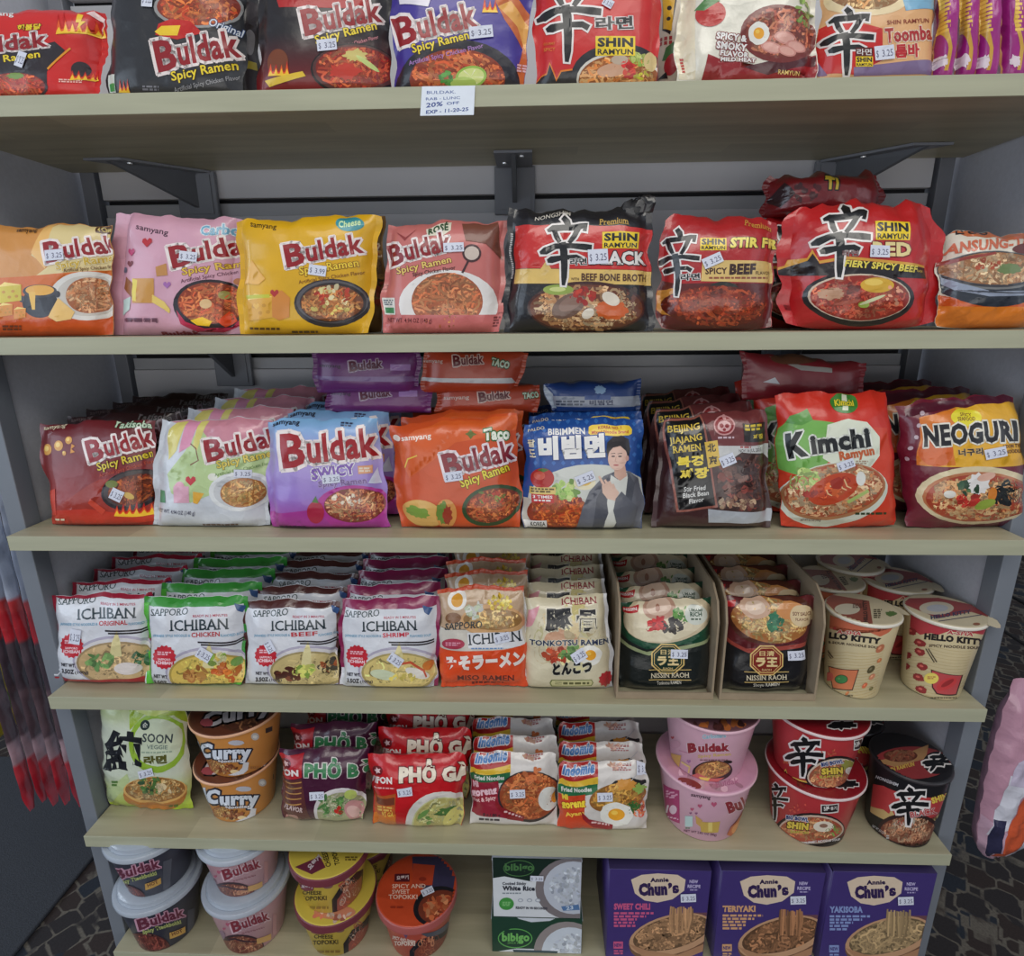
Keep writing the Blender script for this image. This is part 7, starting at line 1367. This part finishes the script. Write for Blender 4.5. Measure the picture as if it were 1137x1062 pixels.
# purple noodle cartons
PUR = (62, 44, 118)
def chun(label, frame, flav, fcol, ncol, seed, k):
    b = Box('noodle_carton', label, frame, (658, 690), (1070, 712), (1062, 1200), (652, 1200), .012, .13, S6, 'noodle carton', seed=seed, group=None); A = b.art
    A.rect(500, 500, 1300, 1500, PUR); A.poly([(640, 1100), (1100, 850), (1100, 1300), (640, 1300)], (64, 38, 124)); A.rect(1000, 880, 1100, 960, (110, 70, 80))
    A.poly([(756, 742), (800, 722), (868, 716), (950, 722), (984, 742), (978, 788), (930, 824), (866, 838), (812, 829), (772, 800)], (222, 200, 176)); A.poly([(770, 754), (805, 736), (868, 730), (945, 737), (964, 752), (953, 786), (915, 813), (866, 826), (824, 820), (792, 798)], (48, 30, 90)) if False else None
    A.txt('Annie', 836, 752, 914, 750, 17, (44, 26, 74), bold=.06); A.txt('Chun', 788, 806, 908, 802, 46, (48, 26, 84), bold=.08); A.txt('\u2019s', 914, 798, 958, 793, 40, (48, 26, 84), bold=.08)
    A.txt(flav, 684, 866, 836 if len(flav) > 8 else 820, 866, 24, fcol, bold=.06); A.lines(684, 878, 850, 900, 2, 9, fcol); A.lines(684, 904, 780, 930, 3, 9, fcol)
    A.ell(925, 985, 182, 92, (120, 84, 60), rot=-14); A.ell(925, 972, 182, 82, (196, 150, 112), rot=-14); A.noodles(925, 965, 165, 66, ncol, tuple(np.array(ncol)*.72), n=190, w=9, rot=-14, base=tuple(np.array(ncol)*.5), curl=1.6); A.poly([(745, 1010), (800, 1060), (950, 1085), (1060, 1040), (1062, 1010), (950, 1056), (830, 1040)], (176, 128, 92))
    for i in range(13): A.stroke([(922+i*7.5+A.R.uniform(-2, 2), 852+A.R.uniform(0, 14), 7), (918+i*8, 905, 7.5), (922+i*7+A.R.uniform(-8, 8), 965, 7)], tuple(np.array(ncol)*A.R.uniform(.62, 1.05)))
    A.ell(1020, 762, 22, 18, (60, 40, 120)); A.txt('NEW', 1000, 755, 1036, 756, 13, (190, 180, 220), bold=.04); A.txt('RECIPE', 992, 775, 1046, 776, 13, (190, 180, 220), bold=.04); A.lines(1002, 782, 1036, 786, 1, 5, (170, 160, 206))
    A.rect(682, 1000, 722, 1030, fcol); A.txt('NEW', 686, 1022, 718, 1022, 14, PUR, bold=.04); A.lines(684, 1036, 722, 1050, 2, 7, fcol); A.sticker(962, 800, 64, 34, -2)
    root = empty('noodle_carton', b.loc); tag(root, label, b.cat); V, F, Cc = b.printed(root); m = MB(); hw, h, d = b.hw, b.h, b.d/2; t = .0012
    m.box(-hw, hw, -d, -d+t, 0, h, 0, PUR); m.box(-hw, hw, d-t, d, 0, h, 0, PUR); m.box(-hw, -hw+t, -d+t, d-t, 0, h-.004, 0, PUR); m.box(hw-t, hw, -d+t, d-t, 0, h-.004, 0, PUR); m.box(-hw+t, hw-t, -d+t, d-t, 0, t, 0, PUR)
    # top frame sloping round the window
    zt, zb_ = h, h-.0006
    out = [(-hw, -d), (hw, -d), (hw, d), (-hw, d)]; N_ = 32; ring = [(hw*.80*math.cos(2*math.pi*i/N_-2.356), d*.78*math.sin(2*math.pi*i/N_-2.356)) for i in range(N_)]
    o2 = [];
    for i in range(N_):
        q = i/(N_/4); e = int(q) % 4; f = q-int(q); a_, b_ = out[e], out[(e+1) % 4]; o2.append((a_[0]+(b_[0]-a_[0])*f, a_[1]+(b_[1]-a_[1])*f))
    m.add([(x, y, h) for x, y in o2]+[(x, y, h+.003) for x, y in ring], [(i, (i+1) % N_, N_+(i+1) % N_, N_+i) for i in range(N_)], 0, (60, 48, 96)); n = len(m.V)
    pack_mesh('carton', [np.array(v) for v in m.V]+list(V), m.F+[tuple(i+n for i in f) for f in F], m.Cc+list(Cc), WBX, root)
    bl = MB(); R_ = min(hw, d)*.86; bl.lathe([(R_*.6, .004), (R_*.85, h*.5), (R_*.93, h-.010), (R_*.93, h-.004), (R_*.88, h-.003), (R_*.84, h-.006), (.0005, h-.005)], 48, 0, (110, 110, 116), capb=True); bl.build('bowl', MATS['clear_lid'], root, smooth=True)
chun('purple noodle carton with pink sweet chili lettering on the lowest shelf', FR['R'], 'SWEET CHILI', (206, 76, 130), (214, 160, 110), 107, 0)
chun('purple noodle carton with tan teriyaki lettering on the lowest shelf', (618.4, 779.6, 3.72), 'TERIYAKI', (214, 160, 110), (190, 130, 84), 108, 1)
chun('purple noodle carton with pale blue yakisoba lettering on the lowest shelf', (736.2, 779.2, 3.70), 'YAKISOBA', (130, 150, 206), (220, 184, 130), 109, 2)
# ---------------------------------------------------------------- bags hanging on the neighbouring racks
def hangbag(name, label, x, y0, z0, z1, w, th, cols, lean, n, group=None, seed=1, parent_wall=None, cat='bag'):
    """tall flat bag whose edge faces the shopper; cols: list of (fraction from the bottom, colour)"""
    R = random.Random(seed); Ny, Nz = 6, 90; V = []; Cc = []; F = []
    for s in (-1, 1):
        for j in range(Nz+1):
            t = j/Nz
            for i in range(Ny+1):
                u = i/Ny; e = (1-abs(2*u-1)**3)*(min(1, t*9, (1-t)*9))**.5
                yy = y0+(u-.5)*w*(1-.9*max(0, .05-t)/.05*.6); zz = z0+(z1-z0)*t; sag = lean*(t-.5)
                xx = x+sag+s*th*e*(.55+.45*math.sin(t*7+seed))+.0005*math.sin(t*70+u*8+seed)
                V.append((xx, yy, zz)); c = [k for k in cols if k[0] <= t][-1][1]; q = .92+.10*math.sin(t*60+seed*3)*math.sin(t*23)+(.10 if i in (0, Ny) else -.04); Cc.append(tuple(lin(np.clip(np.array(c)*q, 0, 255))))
    m_ = (Ny+1)*(Nz+1)
    for s in (0, 1):
        for j in range(Nz):
            for i in range(Ny):
                a = s*m_+j*(Ny+1)+i; f = (a, a+1, a+Ny+2, a+Ny+1); F.append(f if s else f[::-1])
    V = [(a-x, b-y0, c-z0) for a, b, c in V]
    o = finish(name, V, F, FOILM, None, np.array(Cc), None, (x, y0, z0)); tag(o, label, cat, group)
    m = MB(); m.box(-.003+lean*.5, .003+lean*.5, -w*.1, w*.1, z1-z0-.001, z1-z0+.02, 0, (200, 200, 205)); m.build('hanger_tab', FOILM, o)
    return o
X0 = -.70
SIL, RD, DK = (186, 196, 214), (170, 40, 54), (90, 80, 96)
YB = .075
ptsB = [onY(q, YB) for q in ((36, 899), (50, 889), (62, 893), (75, 892), (91, 894))]
zT = -.10
rail = empty('hook_rail', (-.74, .19, zT+.03)); tag(rail, 'grey hook rail of the neighbouring rack behind the red and silver bags', 'rack')
m = MB(); m.box(-.42, .10, .0, .012, -.02, .02, bev=.002); m.box(.005, .025, .013, .022, FLOOR-(zT+.03)+.001, .3); m.build('rail', POST, rail)
cs = [(0, (186, 40, 56)), (.10, (196, 60, 72)), (.15, (176, 150, 160)), (.22, (104, 84, 92)), (.36, (84, 70, 80)), (.50, (190, 44, 56)), (.57, (206, 70, 74)), (.61, (176, 186, 206)), (.80, (190, 198, 214)), (.88, (176, 36, 52))]
names = ['first', 'second', 'third', 'fourth', 'fifth']
for i in range(5):
    x, z = ptsB[i][0], ptsB[i][2]; m = MB(); m.tube([(x+.74, 0, 0), (x+.74, YB-.19, .0)], .0022); m.build('hook', DARK, rail)
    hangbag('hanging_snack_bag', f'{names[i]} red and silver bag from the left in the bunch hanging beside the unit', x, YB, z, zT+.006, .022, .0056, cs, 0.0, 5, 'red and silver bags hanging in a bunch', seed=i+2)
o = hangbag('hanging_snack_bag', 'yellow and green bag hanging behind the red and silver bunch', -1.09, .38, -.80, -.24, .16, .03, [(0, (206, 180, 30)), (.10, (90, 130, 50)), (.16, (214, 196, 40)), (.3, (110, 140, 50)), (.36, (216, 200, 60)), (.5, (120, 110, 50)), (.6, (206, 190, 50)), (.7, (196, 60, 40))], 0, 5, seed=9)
m = MB(); m.tube([(-.35, .012, -.16), (-.35, .20, -.16)], .002); m.build('hook', DARK, rail)

rail = empty('hook_rail', (.86, .33, -.36)); tag(rail, 'dark hook rail holding the pink bags right of the unit', 'rack')
m = MB(); m.box(-.20, .25, 0, .012, -.012, .012, bev=.002); m.box(.22, .24, .002, .010, FLOOR+.36+.001, .5); m.build('rail', BLACK, rail)
def pouch(label, x, y, z0, z1, w, rz, c, seed, arts, group=None):
    q = 26; N_, M_ = 20, 26; S, T = np.meshgrid(np.linspace(0, 1, N_+1), np.linspace(0, 1, M_+1)); R = np.random.RandomState(seed)
    wd = w*(.55+.45*np.sin(np.clip(T*1.5+.25, 0, 1.5707)))*(1-.35*np.clip(T-.55, 0, 1))
    rnd = np.sqrt(np.clip(1-np.clip((.18-T)/.18, 0, 1)**2, .04, 1)); xx = (S-.5)*wd*rnd; zz = T*(z1-z0)
    h = (1-np.abs(2*S-1)**2.5)**.6*np.minimum(1, np.minimum(T*8, (1-T)*6))*.026; n = .002*np.sin(S*23+seed)*np.sin(T*31+seed)+.0015*np.sin(S*9+T*50)
    fr = np.stack([xx, -(h+n), zz], 2); bk = np.stack([xx, h, zz], 2)
    for E_ in ((slice(None), 0), (slice(None), -1), (0, slice(None)), (-1, slice(None))): bk[E_] = fr[E_]
    sf = Surf(fr, lambda P: P); A = Art((0, 0, 1), seed); arts(A); V = list(fr.reshape(-1, 3))+list(bk.reshape(-1, 3)); n1 = (N_+1)*(M_+1); F = []
    for j in range(M_):
        for i in range(N_):
            a = j*(N_+1)+i; F += [(a, a+1, a+N_+2), (a, a+N_+2, a+N_+1), (a+n1+N_+1, a+n1+N_+2, a+n1+1, a+n1)]
    Cc = [tuple(lin(c))]*len(V); aV, aF, aC = A.build(sf, 'main'); k = len(V)
    o = pack_mesh('hanging_pouch', V+list(aV), F+[tuple(i+k for i in f) for f in aF], Cc+list(aC), FOILM, None, (x, y, z0), (0, 0, rz)); tag(o, label, 'bag', group)
    m = MB(); m.tube([(0, 0, z1-z0-.004), (0, .004, z1-z0+.004), (.0, .012, z1-z0+.012)], .002, col=(210, 210, 215)); m.build('hang_loop', FOILM, o)
def artA(A):
    A.fr = (0, 0, 1)
    A.poly([(0, .0), (1, .0), (1, .28), (.7, .34), (.3, .22), (0, .3)], (206, 170, 190)); A.poly([(.45, .02), (.95, .02), (.95, .45), (.5, .5)], (206, 206, 222)); A.poly([(.22, .03), (.52, .05), (.58, .42), (.38, .46), (.25, .25)], (214, 96, 60)); A.poly([(.05, .2), (.25, .25), (.36, .5), (.15, .55)], (214, 214, 226)); A.poly([(.05, .05), (.2, .05), (.22, .3), (.08, .3)], (50, 50, 80))
    A.poly([(.15, .5), (.8, .46), (.85, .62), (.5, .7), (.18, .62)], (200, 190, 212)); A.poly([(.3, .72), (.62, .70), (.72, .86), (.5, .95), (.3, .86)], (196, 140, 170)); A.ell(.5, .80, .16, .06, (150, 110, 130)); A.stroke([(.55, .55, .05), (.75, .66, .05), (.95, .55, .05)], (232, 224, 236)); A.stroke([(.7, .66, .05), (.72, .52, .05)], (232, 224, 236))
def artB(A):
    A.poly([(.0, .0), (1, .0), (1, .5), (0, .45)], (190, 110, 90)); A.poly([(.1, .1), (.8, .1), (.8, .35), (.2, .4)], (206, 84, 50)); A.ell(.5, .7, .25, .12, (150, 80, 96)); A.poly([(0, .5), (1, .55), (1, .62), (0, .58)], (180, 140, 160))
pouch('nearest translucent pink pouch with orange and white print hanging right of the unit', .740, .075, -.750, -.43, .125, .25, (196, 150, 170), 3, artA, None)
pouch('second translucent pink pouch hanging behind the nearest pink pouch', .838, .120, -.755, -.42, .13, .2, (150, 84, 104), 4, artB, None)
pouch('deep pink pouch hanging highest at the right edge', .812, .150, -.40, -.18, .12, .2, (176, 90, 110), 5, lambda A: (A.poly([(0, .2), (1, .3), (1, .45), (0, .4)], (130, 140, 176)), A.poly([(.0, .5), (1, .5), (1, .9), (.1, .9)], (190, 110, 124))), None)
for q in ([(-.108, 0, -.06), (-.108, -.245, -.055)], [(-.022, 0, -.05), (-.022, -.20, -.045)], [(-.048, 0, .19), (-.048, -.17, .195)]):
    m = MB(); m.tube(q, .0025); m.build('hook', BLACK, rail)
